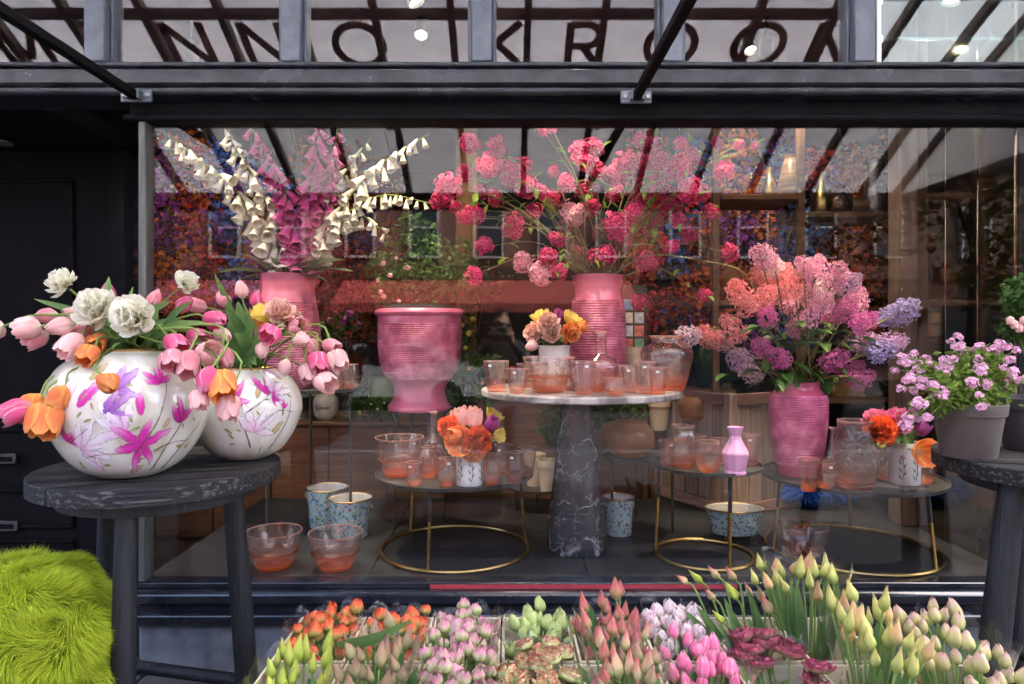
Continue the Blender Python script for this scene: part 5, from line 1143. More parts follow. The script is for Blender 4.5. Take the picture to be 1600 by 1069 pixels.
def globe(c, k, label, strokes, seed):
    t = thing('globe_vase', label, 'vase', c, 'painted globe vases'); prof = sp_(GP, k); h = prof[-1][1]; pz = [(b, a) for a, b in prof]
    obj('body', MB().lathe([(.002, 0)] + prof + [(prof[-1][0] - .006, h), (prof[-1][0] - .01, h * .9), (prof[-1][0], h * .6), (.002, h * .5)], 72, T(*c), cap=False), M_GLOBE, t)
    obj('gilt_rim', MB().lathe([(prof[-1][0] - .008, h - .004), (prof[-1][0] + .003, h - .004), (prof[-1][0] + .005, h + .004), (prof[-1][0] - .002, h + .008), (prof[-1][0] - .008, h + .004)], 64, T(*c), cap=False), M_GOLD, t)
    def on(a, z, off):
        z = max(.004, min(h - .002, z)); r = pw(pz, z) + off; return Vector((c.x + r * math.cos(a), c.y + r * math.sin(a), c.z + z))
    rw = .26 * k
    def stroke(mb, x, z, ang, ln, wd, off, bend=0.0):
        """brush stroke: x = metres round the belly from the camera side, z height, ang direction of growth"""
        n = 8; ca, sa = math.cos(ang), math.sin(ang); v = []; f = []; uv = []
        for i in range(n + 1):
            q = i / n; w = wd * (math.sin(PI * min(1, .06 + q * .93)) ** .75) / 2; bx_ = bend * q * q * ln
            for j in (-1, 0, 1):
                px = x + ca * q * ln - sa * (w * j + bx_); pzz = z + sa * q * ln + ca * (w * j + bx_)
                v.append(on(A0 + px / rw, pzz, off + .0004 * (1 - abs(j))))
        for i in range(n):
            for j in (0, 1):
                a = i * 3 + j; f.append((a, a + 3, a + 4, a + 1)); uv.append(((j / 2, i / n), (j / 2, (i + 1) / n), ((j + 1) / 2, (i + 1) / n), ((j + 1) / 2, i / n)))
        mb.add(v, f, uv)
    A0 = math.atan2(-c.y, -c.x)
    mbs = {}
    for n_, (kind, x, z, *r) in enumerate(strokes):
        off = .0007 + .00012 * n_ % .001
        if kind == 'flower':
            m, size, rot, npt = r
            for j in range(npt):
                a = rot + (j - (npt - 1) / 2) * (.62 if npt < 6 else 1.05); mb = MB(); stroke(mb, x, z, a, size * (1.1 if j % 2 else .85), size * .36, .0009 + .0003 * j, .12 * (1 if j % 2 else -1)); obj('painted_petal', mb, m, t)
        elif kind == 'leaf': mb = mbs.setdefault(PT_GRN, MB()); stroke(mb, x, z, r[0], r[1], r[1] * .35, .0008)
        elif kind == 'spot': mb = mbs.setdefault(PT_OCH, MB()); stroke(mb, x, z, r[0], r[1], r[1] * .45, .0007)
        elif kind == 'branch':
            mb = mbs.setdefault(PT_BRN, MB()); pts = smooth_pts([(x, z, 0)] + [(a, b, 0) for a, b in r[0]], 16)
            mb.tube([on(A0 + p.x / rw, p.y, .0003) for p in pts], [lerp(.0032, .0012, i / 16) for i in range(17)], 5)
    for m, mb in mbs.items(): obj({PT_GRN: 'painted_leaves', PT_OCH: 'painted_dabs', PT_BRN: 'painted_twigs'}[m], mb, m, t, kind='stuff')
    return c + Vector((0, 0, h))
rg = random.Random(21)
def leaves_(n, x0, x1, z0, z1): return [('leaf', rg.uniform(x0, x1), rg.uniform(z0, z1), rg.uniform(0, 6.3), rg.uniform(.018, .034)) for _ in range(n)]
S1 = [('spot', .0, .03, .4, .06), ('spot', -.13, .33, .8, .07), ('spot', .10, .17, 1.2, .04),
      ('branch', .02, .10, [(.07, .18), (.10, .27), (.12, .34)]), ('branch', .10, .03, [(.12, .10), (.16, .18), (.17, .24)]), ('branch', .16, .03, [(.20, .11), (.26, .17)]), ('branch', -.20, .14, [(-.13, .18), (-.08, .22)]), ('branch', -.16, .09, [(-.10, .10), (-.03, .10)]), ('branch', .08, .10, [(.14, .12), (.22, .12)]),
      ('flower', -.02, .17, PT_PALE, .11, 2.4, 4), ('flower', .03, .125, PT_MAG, .10, .3, 7), ('flower', .03, .22, PT_MAG, .085, 1.75, 1), ('flower', .155, .185, PT_MAG, .08, 1.6, 3), ('flower', -.07, .23, PT_PUR, .09, .6, 3), ('flower', -.06, .30, PT_PUR, .10, .5, 3), ('flower', .09, .315, PT_MAG, .06, 1.8, 5), ('flower', -.15, .25, PT_MAG, .12, 1.0, 1), ('flower', -.18, .28, PT_PALE, .08, 2.2, 3), ('flower', -.17, .12, PT_PALE, .10, .2, 5), ('flower', -.21, .14, PT_MAG, .05, 1, 5), ('flower', -.27, .2, PT_MAG, .09, 1.9, 2), ('flower', .25, .26, PT_PALE, .08, 1.4, 3), ('flower', -.12, .04, PT_PALE, .07, 2.0, 2), ('flower', .19, .33, PT_PALE, .06, 1.2, 3)] + leaves_(26, -.22, .28, .05, .32)
TOP1 = globe(V1, 1.0, 'large pearl globe vase painted with magnolias, the nearer one on the wooden stool', S1, 1)
S2 = [('spot', .10, .10, .8, .07), ('spot', .04, .24, 1.3, .05), ('branch', .02, .06, [(.0, .12), (-.03, .20)]), ('branch', .06, .15, [(.12, .19), (.19, .18)]), ('branch', .0, .19, [(.06, .23), (.10, .26)]), ('branch', .12, .05, [(.16, .13), (.18, .22)]),
      ('flower', .10, .26, PT_PALE, .09, .5, 5), ('flower', .085, .25, PT_MAG, .085, 1.9, 2), ('flower', .095, .235, PT_MAG, .04, 0, 4), ('flower', .145, .195, PT_MAG, .035, 1.5, 3), ('flower', .03, .12, PT_PALE, .10, 1.2, 5), ('flower', -.06, .22, PT_MAG, .09, 1.2, 4), ('flower', .18, .30, PT_PUR, .06, 2, 2)] + leaves_(18, -.1, .22, .05, .30)
TOP2 = globe(V2, .815, 'smaller pearl globe vase painted with magnolias, half hidden behind the larger one', S2, 2)

W3 = (.15, -.6, .5)
items1 = [('white_double', 98, 442, 2.28, (-.5, -.3, .6), .78), ('white_double', 150, 482, 2.16, (-.2, -1, .45), 1.05), ('white_double', 209, 494, 2.12, (.2, -1, .35), 1.08), ('white_double', 291, 441, 2.34, (.75, -.3, .5), .66),
  ('palepink', 47, 512, 2.16, (-1, -.2, -.15), .86), ('pink', 76, 494, 2.24, (-.9, -.1, -.05), .85), ('palepink', 98, 510, 2.14, (-.8, -.5, -.2), .9), ('palepink', 114, 536, 2.12, (-.3, -.6, -.6), 1.0), ('orange', 150, 536, 2.18, (.3, -.8, -.35), .85), ('palepink', -8, 514, 2.2, (-1, 0, -.3), .8), ('hotpink', 168, 462, 2.4, (.2, -.2, .8), .9), ('pink', 132, 515, 2.2, (-.2, -.6, -.4), .85),
  ('hotpink', 30, 642, 2.02, (-.8, -.4, -.4), .98), ('orange', 52, 634, 2.08, (-.3, -.4, -.8), 1.05), ('orange', 71, 650, 2.04, (.1, -.4, -.9), 1.25), ('orange', 168, 598, 2.0, (.6, -.6, -.35), 1.0),
  ('hotpink', 334, 500, 2.30, (.8, -.5, -.15), 1.05), ('hotpink', 272, 536, 2.16, (.7, -.4, -.5), .95), ('pink', 294, 564, 2.12, (.1, -.5, -.85), 1.0), ('palepink', 324, 553, 2.18, (.6, -.5, .3), .95), ('pink', 352, 556, 2.2, (.4, -.4, -.8), .9), ('hotpink', 326, 590, 2.1, (.0, -.6, -.7), 1.05), ('orange', 344, 598, 2.12, (.4, -.5, -.7), 1.25), ('palepink', 358, 632, 2.14, (0, -.3, -1), .95), ('hotpink', 308, 528, 2.26, (.6, -.5, -.3), .9), ('pink', 240, 470, 2.42, (.3, .1, .8), .8), ('palepink', 122, 492, 2.3, (-.5, -.3, .2), .85), ('pink', 60, 528, 2.2, (-.8, -.3, -.5), .85), ('orange', 140, 552, 2.1, (-.1, -.7, -.6), .8), ('pink', 268, 560, 2.1, (.3, -.6, -.7), .85), ('palepink', 345, 522, 2.3, (.7, -.3, -.3), .85), ('hotpink', 286, 478, 2.42, (.5, 0, .5), .8), ('palepink', 312, 620, 2.1, (.2, -.4, -.9), .8), ('orange', 95, 618, 2.06, (-.2, -.4, -.9), .9)]
leaves1 = [(53, 467, 2.3, .028), (170, 432, 2.38, .04), (208, 448, 2.4, .022), (268, 470, 2.2, .035), (320, 502, 2.2, .03), (240, 505, 2.15, .05), (165, 505, 2.2, .05), (178, 530, 2.08, .03), (225, 520, 2.1, .05), (190, 510, 2.1, .045), (143, 565, 2.1, .025), (255, 520, 2.25, .045), (130, 520, 2.3, .04), (215, 500, 2.4, .05), (285, 500, 2.35, .035), (245, 480, 2.38, .045), (120, 475, 2.35, .035), (300, 470, 2.3, .03), (80, 540, 2.2, .028), (262, 545, 2.12, .035), (150, 455, 2.35, .035), (330, 540, 2.2, .028), (200, 470, 2.45, .05), (175, 545, 2.1, .04)]
bunch('tulip_bouquet', 'loose bouquet of white double, pink and orange tulips drooping over the larger globe vase', 'bouquet', TOP1, items1, leaves1, .11)
items2 = [('palepink', 377, 455, 2.58, (-.1, -.2, 1), .8), ('fringe_double', 438, 488, 2.5, (.3, -.5, .6), .85), ('yellow_open', 415, 492, 2.52, (-.2, -.5, .7), .8), ('fringe_double', 455, 500, 2.55, (.5, -.4, .4), .7), ('hotpink', 424, 521, 2.42, (-.1, -.8, -.4), .85), ('palepink', 471, 531, 2.42, (.6, -.6, -.2), .9), ('pink', 485, 542, 2.48, (.5, -.4, -.6), .9), ('hotpink', 497, 563, 2.42, (.3, -.5, -.8), .98), ('palepink', 525, 560, 2.44, (.5, -.4, -.7), .95), ('palepink', 506, 596, 2.40, (.7, -.5, -.35), .92), ('palepink', 446, 572, 2.40, (.0, -.4, -.9), .72), ('pink', 350, 470, 2.62, (-.4, 0, .6), .8), ('pink', 312, 478, 2.6, (-.6, -.2, .2), .75), ('orange', 400, 500, 2.7, (0, 0, 1), .8), ('pink', 462, 512, 2.5, (.6, -.3, .2), .8), ('palepink', 410, 545, 2.42, (.1, -.6, -.7), .8), ('hotpink', 400, 470, 2.6, (.1, -.1, .9), .75), ('pink', 515, 540, 2.48, (.8, -.3, -.3), .8), ('palepink', 480, 580, 2.42, (.3, -.4, -.8), .8)]
leaves2 = [(334, 425, 2.6, .03), (352, 480, 2.5, .05), (372, 470, 2.56, .05), (398, 500, 2.48, .04), (430, 555, 2.42, .028), (400, 570, 2.38, .03), (358, 500, 2.46, .05), (385, 480, 2.6, .04), (440, 510, 2.5, .035), (345, 510, 2.5, .05), (410, 520, 2.45, .04), (366, 520, 2.44, .05)]
bunch('tulip_bouquet', 'bouquet of pink tulips and yellow fringed tulips in the smaller globe vase', 'bouquet', TOP2, items2, leaves2, .08)
# mugs
bunch('tulip_bouquet', 'posy of orange, pink, yellow and purple tulips in the white mug under the urn', 'posy', MUG1, [('redorange_double', 702, 667, 3.18, (-.6, -.6, .5), .85), ('orange_open', 722, 690, 3.08, (-.3, -1, .2), 1.0), ('redorange_double', 746, 688, 3.04, (.3, -1, .1), 1.15), ('pink_cup', 722, 655, 3.22, (-.1, -.3, 1), 1.0), ('pink_cup', 740, 656, 3.18, (.1, -.4, 1), 1.05), ('purple', 766, 664, 3.18, (.5, -.4, .7), .95), ('yellow_open', 770, 652, 3.26, (.5, -.2, .8), .8), ('yellow_open', 778, 680, 3.18, (.8, -.5, .0), .6), ('orange', 712, 680, 3.12, (-.6, -.6, .1), .9), ('orange_double', 738, 704, 3.05, (.2, -.9, -.4), .95), ('fringe_double', 714, 650, 3.24, (-.4, -.2, .9), .6)], [(700, 690, 3.15, .03), (775, 690, 3.15, .03)], .04)
bunch('tulip_bouquet', 'posy of pale pink, yellow and orange tulips in the mug on the marble table', 'posy', MUG2, [('fringe_double', 835, 520, 3.4, (-.8, -.5, .2), .85), ('palepink', 832, 540, 3.36, (-.6, -.5, -.2), .85), ('fringe_double', 856, 507, 3.36, (-.2, -.8, .6), .95), ('yellow_open', 845, 497, 3.44, (-.3, -.3, .9), .85), ('purple', 873, 497, 3.46, (.1, -.3, 1), .9), ('yellow_open', 892, 500, 3.44, (.4, -.4, .8), .85), ('orange_double', 890, 520, 3.36, (.5, -.8, .2), .85), ('fringe_double', 862, 520, 3.34, (0, -.9, .3), .8), ('orange', 905, 512, 3.42, (.8, -.3, .4), .8)], [(860, 530, 3.4, .04), (880, 535, 3.4, .04), (850, 535, 3.4, .03), (902, 520, 3.42, .03)], .05)
bunch('tulip_bouquet', 'posy of red peony tulips and a wide open orange tulip in the last mug', 'posy', MUG3, [('hotpink_double', 1370, 660, 3.22, (-.6, -.3, .7), 1.1), ('redorange_double', 1378, 672, 3.1, (-.3, -1, .3), 1.05), ('hotpink_double', 1402, 660, 3.16, (.1, -.6, .8), 1.15), ('yellow', 1376, 693, 3.12, (-.6, -.7, -.2), .75), ('orange_open', 1440, 706, 3.13, (.15, -1, .0), .95), ('purple', 1440, 672, 3.24, (.5, -.3, .7), .9), ('purple', 1428, 648, 3.26, (.3, -.2, 1), .85)], [(1398, 690, 3.1, .035), (1412, 685, 3.12, .03), (1425, 670, 3.2, .03)], .045)
# ------------------------------------------------------------------ wooden stools outside
M_CHAR = mat('charred_black_timber', (.007, .007, .009), (.10, .092, .083), rough=.6, scale=4, lo=.52, hi=.66, stretch=(.8, 22, 22), bump=.5, bscale=18, rvar=.15, spec=.35)
M_CHARV = mat('charred_black_leg', (.006, .007, .009), (.016, .018, .022), rough=.55, scale=6, stretch=(9, 9, 1), bump=.5, bscale=20, spec=.4)
M_ENDG = mat('worn_end_grain', (.20, .15, .10), (.05, .05, .055), rough=.8, scale=14)
def wooden_stool(x, y, zt, r, legs, label, ang=R(20), n=7):
    t = thing('wooden_stool', label, 'stool', (x, y, 0), 'black wooden stools'); th = .055
    w = 2 * r / n; Mx = T(x, y, zt - th) @ Matrix.Rotation(ang, 4, 'Z')
    for k in range(n):
        y0, y1 = -r + k * w + .0035, -r + (k + 1) * w - .0035; m = 9; top = []
        ys = [lerp(y0, y1, i / m) for i in range(m + 1)]
        right = [(math.sqrt(max(0, r * r - q * q)), q) for q in ys]; left = [(-math.sqrt(max(0, r * r - q * q)), q) for q in ys[::-1]]
        poly = right + left; poly = [p for i, p in enumerate(poly) if (Vector(p) - Vector(poly[i - 1])).length > 1e-4]
        nn = len(poly); e = .004; cx_ = sum(p[0] for p in poly) / nn; cy2 = sum(p[1] for p in poly) / nn
        def ins(p): q = Vector((cx_ - p[0], cy2 - p[1])); q = q.normalized() * e; return (p[0] + q.x, p[1] + q.y)
        dz = random.Random(k + int(x * 10)).uniform(-.0025, 0)
        v = [(*p, 0) for p in poly] + [(*p, th - e + dz) for p in poly] + [(*ins(p), th + dz) for p in poly]
        f = [tuple(range(nn))[::-1], tuple(range(2 * nn, 3 * nn))]
        for i in range(nn):
            j = (i + 1) % nn; f += [(i, j, j + nn, i + nn), (i + nn, j + nn, j + 2 * nn, i + 2 * nn)]
        obj('plank', MB().add(v, f, None), M_CHAR, t, M=Mx, ang=30)
    pts = []
    for (a, b, rad) in legs:
        a = Vector(a); b = Vector(b); pts.append(b.lerp(a, .19))
        obj('leg', MB().tube([a, a.lerp(b, .5), b], [rad * .9, rad, rad * 1.05], 18), M_CHARV, t)
    for p, q in zip(pts, pts[1:] + pts[:1]): obj('stretcher', MB().tube([p, p.lerp(q, .5) + Vector((0, 0, .0)), q], .024, 10), M_CHARV, t)
    obj('apron', MB().lathe([(r * .78, zt - th - .05), (r * .8, zt - th - .05), (r * .8, zt - th - .001), (r * .78, zt - th - .001)], 40, T(x, y, 0), cap=False), M_CHARV, t)
    return t
wooden_stool(-1.245, 2.45, 1.026, .405, [((-1.215, 2.17, .97), (-1.20, 2.11, 0), .036), ((-1.04, 2.56, .97), (-.975, 2.58, 0), .04), ((-1.56, 2.66, .97), (-1.62, 2.74, 0), .038)], 'round black plank stool carrying the painted globe vases')
ZS2 = 1.052
wooden_stool(2.05, 2.46, ZS2, .45, [((1.72, 2.33, 1.0), (1.57, 2.28, 0), .046), ((2.2, 2.3, 1.0), (2.28, 2.2, 0), .046), ((2.05, 2.75, 1.0), (2.08, 2.83, 0), .046)], 'round black plank stool carrying the brown pots of pink flowers', R(-14))

# lime sheepskin over a low seat beside the stool
fs = P(60, 985, 2.12)
ls = thing('sheepskin_seat', 'low seat covered with a shaggy lime green sheepskin beside the door', 'seat', (fs.x, fs.y, 0))
for k, (u, v, d, a, b, c) in enumerate(((15, 935, 2.16, .235, .22, .08), (45, 1000, 2.10, .20, .22, .12), (20, 1075, 2.08, .255, .24, .14))):
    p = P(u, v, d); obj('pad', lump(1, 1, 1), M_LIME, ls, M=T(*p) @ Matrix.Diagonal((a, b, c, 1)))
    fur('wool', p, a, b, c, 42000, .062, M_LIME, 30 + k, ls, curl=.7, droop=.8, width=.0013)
for sx in (-.15, .12):
    for sy in (-.12, .12): obj('leg', MB().tube([(fs.x + sx, fs.y + sy, 0), (fs.x + sx, fs.y + sy, .4)], .02, 8), M_CHARV, ls)

# ------------------------------------------------------------------ pots with pink nemesia on the other stool
M_BROWNPOT = mat('grey_brown_clay', (.105, .085, .072), (.08, .064, .055), rough=.75, scale=6, bump=.15, bscale=60)
M_DARKPOT = mat('dark_grey_clay', (.07, .07, .075), (.05, .05, .052), rough=.7, scale=6)
NEM = [flower_ball('flower_cluster', PM['nemesia'], .020, 9, i, .0125, .7) for i in range(4)]
def clay_pot(p, r, h, m, label):
    t = thing('clay_pot', label, 'plant pot', p)
    obj('body', MB().lathe([(.002, 0), (r * .70, 0), (r * .72, .004), (r * .90, h * .78)], 48, T(*p), cap=False), m, t)
    obj('rim', MB().lathe([(r * .90, h * .78), (r * .96, h * .785), (r, h * .99), (r * .985, h), (r * .92, h), (r * .88, h * .86)], 48, T(*p), cap=False), m, t)
    obj('soil', MB().lathe([(.002, h * .87), (r * .9, h * .87)], 30, T(*p), cap=False), M_SOIL, t); return p + Vector((0, 0, h * .87))
def small_leaves(mb, pts, size, rng, n, jit):
    for _ in range(n):
        p = Vector(rng.choice(pts)) + Vector((rng.gauss(0, jit), rng.gauss(0, jit), rng.gauss(0, jit))); s = size * rng.uniform(.6, 1.3)
        Mx = T(*p) @ Euler((rng.uniform(-1.2, 1.2), rng.uniform(-1.2, 1.2), rng.uniform(0, 6.3))).to_matrix().to_4x4()
        mb.add([(0, 0, 0), (s * .3, s * .45, s * .1), (0, s, -s * .1), (-s * .3, s * .45, s * .1)], [(0, 1, 2, 3)], [((.5, 0), (1, .5), (.5, 1), (0, .5))], Mx)
def nemesia(base, tips, label, seed, extra=()):
    rng = random.Random(seed); t = thing('nemesia_plant', label, 'plant', base, 'pink nemesia plants'); st = MB(); fo = MB(); pts = []
    for (u, v, d, n) in tips:
        for k in range(n):
            p = P(u + rng.gauss(0, 9), v + rng.gauss(0, 7), d + rng.gauss(0, .05)); a = base + Vector((rng.uniform(-.07, .07), rng.uniform(-.07, .07), -.01))
            c = smooth_pts([a, a.lerp(p, .55) + Vector((0, 0, .05)), p], 7); st.tube(c, .0016, 4, cap=False); pts += c[1:5]
            obj('flower_cluster', NEM[rng.randrange(4)], parent=t, M=T(*p) @ Euler((rng.uniform(-.5, .5), rng.uniform(-.5, .5), rng.uniform(0, 6))).to_matrix().to_4x4() @ Matrix.Scale(rng.uniform(.55, .95), 4))
    for (u, v, d) in extra: pts += [P(u, v, d)] * 3
    small_leaves(fo, pts, .028, rng, 2600, .016)
    obj('stems', st, M_LEAFY, t, kind='stuff'); obj('foliage', fo, M_LEAFY, t, smooth=False, kind='stuff')
p1 = Vector((P(1513, 712, 2.47).x, 2.47, ZS2 + .001)); b1 = clay_pot(p1, .122, .195, M_BROWNPOT, 'grey brown clay pot holding pink nemesia on the black stool')
nemesia(b1, [(1420, 575, 2.4, 7), (1440, 560, 2.42, 6), (1415, 605, 2.36, 6), (1450, 600, 2.35, 7), (1480, 575, 2.42, 7), (1500, 545, 2.48, 7), (1525, 550, 2.5, 6), (1500, 525, 2.52, 3), (1470, 610, 2.32, 5), (1560, 545, 2.46, 6), (1575, 560, 2.44, 6), (1590, 585, 2.46, 5), (1530, 575, 2.42, 4), (1527, 600, 2.34, 4), (1530, 620, 2.3, 3), (1435, 628, 2.34, 4), (1430, 640, 2.34, 2), (1415, 660, 2.32, 2), (1450, 655, 2.3, 1)],
        'bushy pink nemesia spilling over the grey brown pot', 5, [(1540, 635, 2.38), (1500, 630, 2.4), (1470, 635, 2.38), (1560, 620, 2.4), (1440, 640, 2.36), (1425, 655, 2.34), (1575, 610, 2.42)])
p2 = Vector((P(1612, 700, 2.62).x, 2.62, ZS2 + .001)); b2 = clay_pot(p2, .125, .2, M_DARKPOT, 'dark clay pot at the edge of the picture on the black stool')
rng = random.Random(9); t = thing('bleeding_heart_plant', 'leafy green plant with hanging pink hearts beyond the nemesia', 'plant', b2)
st = MB(); fo = MB()
for k in range(14):
    p = P(1592 + rng.uniform(-22, 40), 470 + rng.uniform(-32, 45), 2.6 + rng.uniform(-.08, .08)); st.tube(smooth_pts([b2 + Vector((rng.uniform(-.04, .04), rng.uniform(-.04, .04), 0)), b2.lerp(p, .6) + Vector((0, 0, .08)), p], 7), .003, 5)
    leafcloud(fo, p, .045, 90, .028, rng)
obj('stems', st, M_STEM, t, kind='stuff'); obj('foliage', fo, M_LEAFD, t, smooth=False, kind='stuff')
for k in range(7):
    p = P(1578 + k * 7, 494 + (k % 3) * 6, 2.5); obj('blossom', FM['pink_cup'][k % 3], parent=t, M=aim(p, (0, -.1, -1), .42))

# ------------------------------------------------------------------ crates of cut tulips on the bench
M_CRATE = mat('cream_crate_board', (.72, .62, .45), (.60, .50, .35), rough=.7, scale=6, stretch=(1, 8, 8), bump=.15)
M_CELLO = panemat('cellophane', (.975, .98, .98), 1.5, .04)
nt = M_CELLO.node_tree; tc = N(nt, 'ShaderNodeTexCoord'); nz = N(nt, 'ShaderNodeTexNoise'); nz.inputs['Scale'].default_value = 34; nz.inputs['Detail'].default_value = 3; nt.links.new(tc.outputs['Object'], nz.inputs[0])
bp = N(nt, 'ShaderNodeBump'); bp.inputs['Strength'].default_value = 1; bp.inputs['Distance'].default_value = .02; nt.links.new(nz.outputs[0], bp.inputs['Height'])
for n_ in nt.nodes:
    if n_.type in ('BSDF_GLOSSY', 'FRESNEL'): nt.links.new(bp.outputs[0], n_.inputs['Normal'])
RIM = .50; PIT = .235; X0 = -.73; ROW = {1: (2.075, 2.40), 2: (1.735, 2.06)}
tb = thing('flower_bench', 'low black bench under the crates of cut tulips', 'bench', (.33, 2.05, 0))
obj('bench_top', bx((-.76, 1.70, .30), (1.45, 2.43, .335), .004), M_BLACKMAT, tb)
for a in (-.72, 1.38):
    for b in (1.74, 2.36): obj('leg', bx((a, b, 0), (a + .04, b + .04, .299)), M_BLACKMAT, tb)
def crate(row, col, label):
    x0 = X0 + col * PIT + .003; x1 = x0 + PIT - .006; y0, y1 = ROW[row]; t = thing('flower_crate', label, 'crate', ((x0 + x1) / 2, (y0 + y1) / 2, .336), 'cream crates of tulips'); h = .009
    obj('side_board', bx((x0, y0, .337), (x0 + h, y1, RIM + .002), .002), M_CRATE, t); obj('side_board', bx((x1 - h, y0, .337), (x1, y1, RIM + .002), .002), M_CRATE, t)
    obj('end_board', bx((x0 + h + .0005, y0, .337), (x1 - h - .0005, y0 + h, RIM), .002), M_CRATE, t); obj('end_board', bx((x0 + h + .0005, y1 - h, .337), (x1 - h - .0005, y1, RIM), .002), M_CRATE, t)
    obj('base_board', bx((x0 + h + .0005, y0 + h + .0005, .337), (x1 - h - .0005, y1 - h - .0005, .345)), M_CRATE, t)
    return (x0 + x1) / 2, (y0 + y1) / 2
def cut_bunch(row, col, keys, n, zm, label, zj=.014, lean=(0, 0), sc=1.0, px=None, nl=7, spread=.094, sleeve=True, depth=None, crate_label=None, cy_off=0.0, xo=0.0):
    rng = random.Random(row * 100 + col * 7 + n)
    if crate_label: crate(row, col, crate_label)
    cx = X0 + (col + .5) * PIT + xo; cyy = sum(ROW[row]) / 2 + cy_off
    t = thing('tulip_bunch', label, 'flower bunch', (cx, cyy, .346), 'bunches of cut tulips'); pos = []
    if px: pos = [(P(u, v, d)) for (u, v, d) in px]
    else:
        tries = 0
        while len(pos) < n and tries < 9000:
            tries += 1; a = rng.uniform(-1, 1) * spread; b = rng.uniform(-1, 1) * (ROW[row][1] - ROW[row][0]) * .45
            p = Vector((cx + a, cyy + b, zm + rng.gauss(0, zj) + .22 * (b + .02) - 1.2 * a * a * 2))
            if all((p - q).length > .0245 * sc for q in pos): pos.append(p)
    for k, p in enumerate(pos):
        dr = Vector((lean[0] + (p.x - cx) * 2.2 + rng.gauss(0, .16), lean[1] + (p.y - cyy) * 1.2 + rng.gauss(0, .16), 1)).normalized()
        f = obj('tulip', FM[keys[k % len(keys)]][rng.randrange(5)], parent=t, M=aim(p, dr, sc * .94 * rng.uniform(.76, 1.15), rng.uniform(0, 6)) @ Matrix.Diagonal((rng.uniform(.9, 1.12), rng.uniform(.9, 1.12), rng.uniform(.88, 1.08), 1)))
        foot = Vector((cx + (p.x - cx) * .3, cyy + (p.y - cyy) * .3, .347)); m = MB(); m.tube(smooth_pts([foot, foot.lerp(p, .5) - Vector((lean[0] * .02, 0, 0)), p - dr * .03, p + dr * .003], 7), .0036, 5); obj('stem', m, M_STEM, f)
    for k in range(nl):
        a = rng.uniform(0, 6.28); foot = Vector((cx + .03 * math.cos(a), cyy + .04 * math.sin(a), .36)); hh = max(.13, zm - .36 + rng.uniform(-.03, .05))
        tip = foot + Vector((math.cos(a) * .10 * rng.uniform(.5, 1.1) + lean[0] * .15, math.sin(a) * .12 * rng.uniform(.5, 1.1), hh)); m = MB(); blade(m, [foot, foot.lerp(tip, .55) + Vector((math.cos(a) * .012, math.sin(a) * .012, .02)), tip], rng.uniform(.022, .038)); obj('leaf', m, M_LEAF, t)
    if sleeve:
        mb = MB(); h0, h1 = .36, max(zm + .065, .545)
        def fn(u, v):
            a = u * 2 * PI; e = 5; c, s_ = math.cos(a), math.sin(a); q = (abs(c) ** e + abs(s_) ** e) ** (-1 / e); w = lerp(.05, .114, v) + .016 * mnoise.noise(Vector((c * 3 + col, s_ * 3, v * 3)))
            return (cx + c * q * w + lean[0] * v * .1, cyy + s_ * q * w * 1.25, lerp(h0, h1, v) + .06 * v * v * mnoise.noise(Vector((c * 4, s_ * 4 + col, row))))
        mb.grid(fn, 40, 8); obj('cellophane_sleeve', mb, M_CELLO, t, ang=180)
    return t
CB = 'cream crate '
cut_bunch(1, 0, ['bud_orange'], 32, 0.488, 'bunch of orange tipped double tulips nearest the black stool', crate_label=CB + 'of orange tipped tulips nearest the black stool', sc=.95)
cut_bunch(1, 1, ['bud_orange'], 32, 0.488, 'second bunch of orange tipped double tulips, beside the pink doubles', crate_label=CB + 'of orange tipped tulips beside the pink doubles', sc=.95)
cut_bunch(1, 2, ['bud_pink'], 32, 0.488, 'bunch of pink and green double tulips in the rear row', crate_label=CB + 'of pink double tulips in the rear row', sc=.95)
cut_bunch(1, 3, ['bud_green'], 32, 0.485, 'bunch of pale green tulips in the rear row', crate_label=CB + 'of pale green tulips in the rear row', nl=4, sc=.95)
cut_bunch(1, 4, ['bud_red'], 32, 0.512, 'bunch of dusky red pointed tulips in the rear row', crate_label=CB + 'of dusky red tulips in the rear row', zj=.03)
cut_bunch(1, 5, ['striped'], 32, 0.500, 'bunch of purple and white striped tulips', crate_label=CB + 'of purple and white striped tulips')
cut_bunch(1, 6, ['lilyred', 'bud_lime', 'lilyred'], 0, 0.628, 'bunch of slender reddish lily tulips leaning over the crate', px=[(1075, 912, 2.33), (1098, 912, 2.36), (1125, 905, 2.34), (1150, 908, 2.38), (1152, 938, 2.26), (1175, 935, 2.28), (1118, 938, 2.28), (1132, 975, 2.14), (1205, 960, 2.22), (1192, 942, 2.26), (1150, 970, 2.2)], lean=(-.7, -.15), sc=.85, crate_label=CB + 'of slender lily tulips', sleeve=False, nl=9)
cut_bunch(1, 7, ['bud_yellow', 'bud_yelpink', 'bud_yellow'], 0, 0.688, 'tall bunch of yellow and apricot pointed tulips standing above the others', px=[(1183, 915, 2.24), (1205, 922, 2.2), (1190, 893, 2.32), (1218, 918, 2.26), (1212, 898, 2.3), (1225, 905, 2.28), (1248, 905, 2.26), (1240, 898, 2.34), (1266, 922, 2.18), (1270, 905, 2.28), (1258, 900, 2.3), (1284, 905, 2.3), (1292, 902, 2.34), (1275, 940, 2.2), (1302, 915, 2.26), (1233, 930, 2.2)], lean=(-.12, -.1), crate_label=CB + 'of tall yellow tulips', nl=12, xo=-.05)
cut_bunch(2, 0, ['bud_lime'], 26, 0.492, 'bunch of lime green lily buds in the front corner', crate_label=CB + 'of lime green buds in the front corner', cy_off=.05)
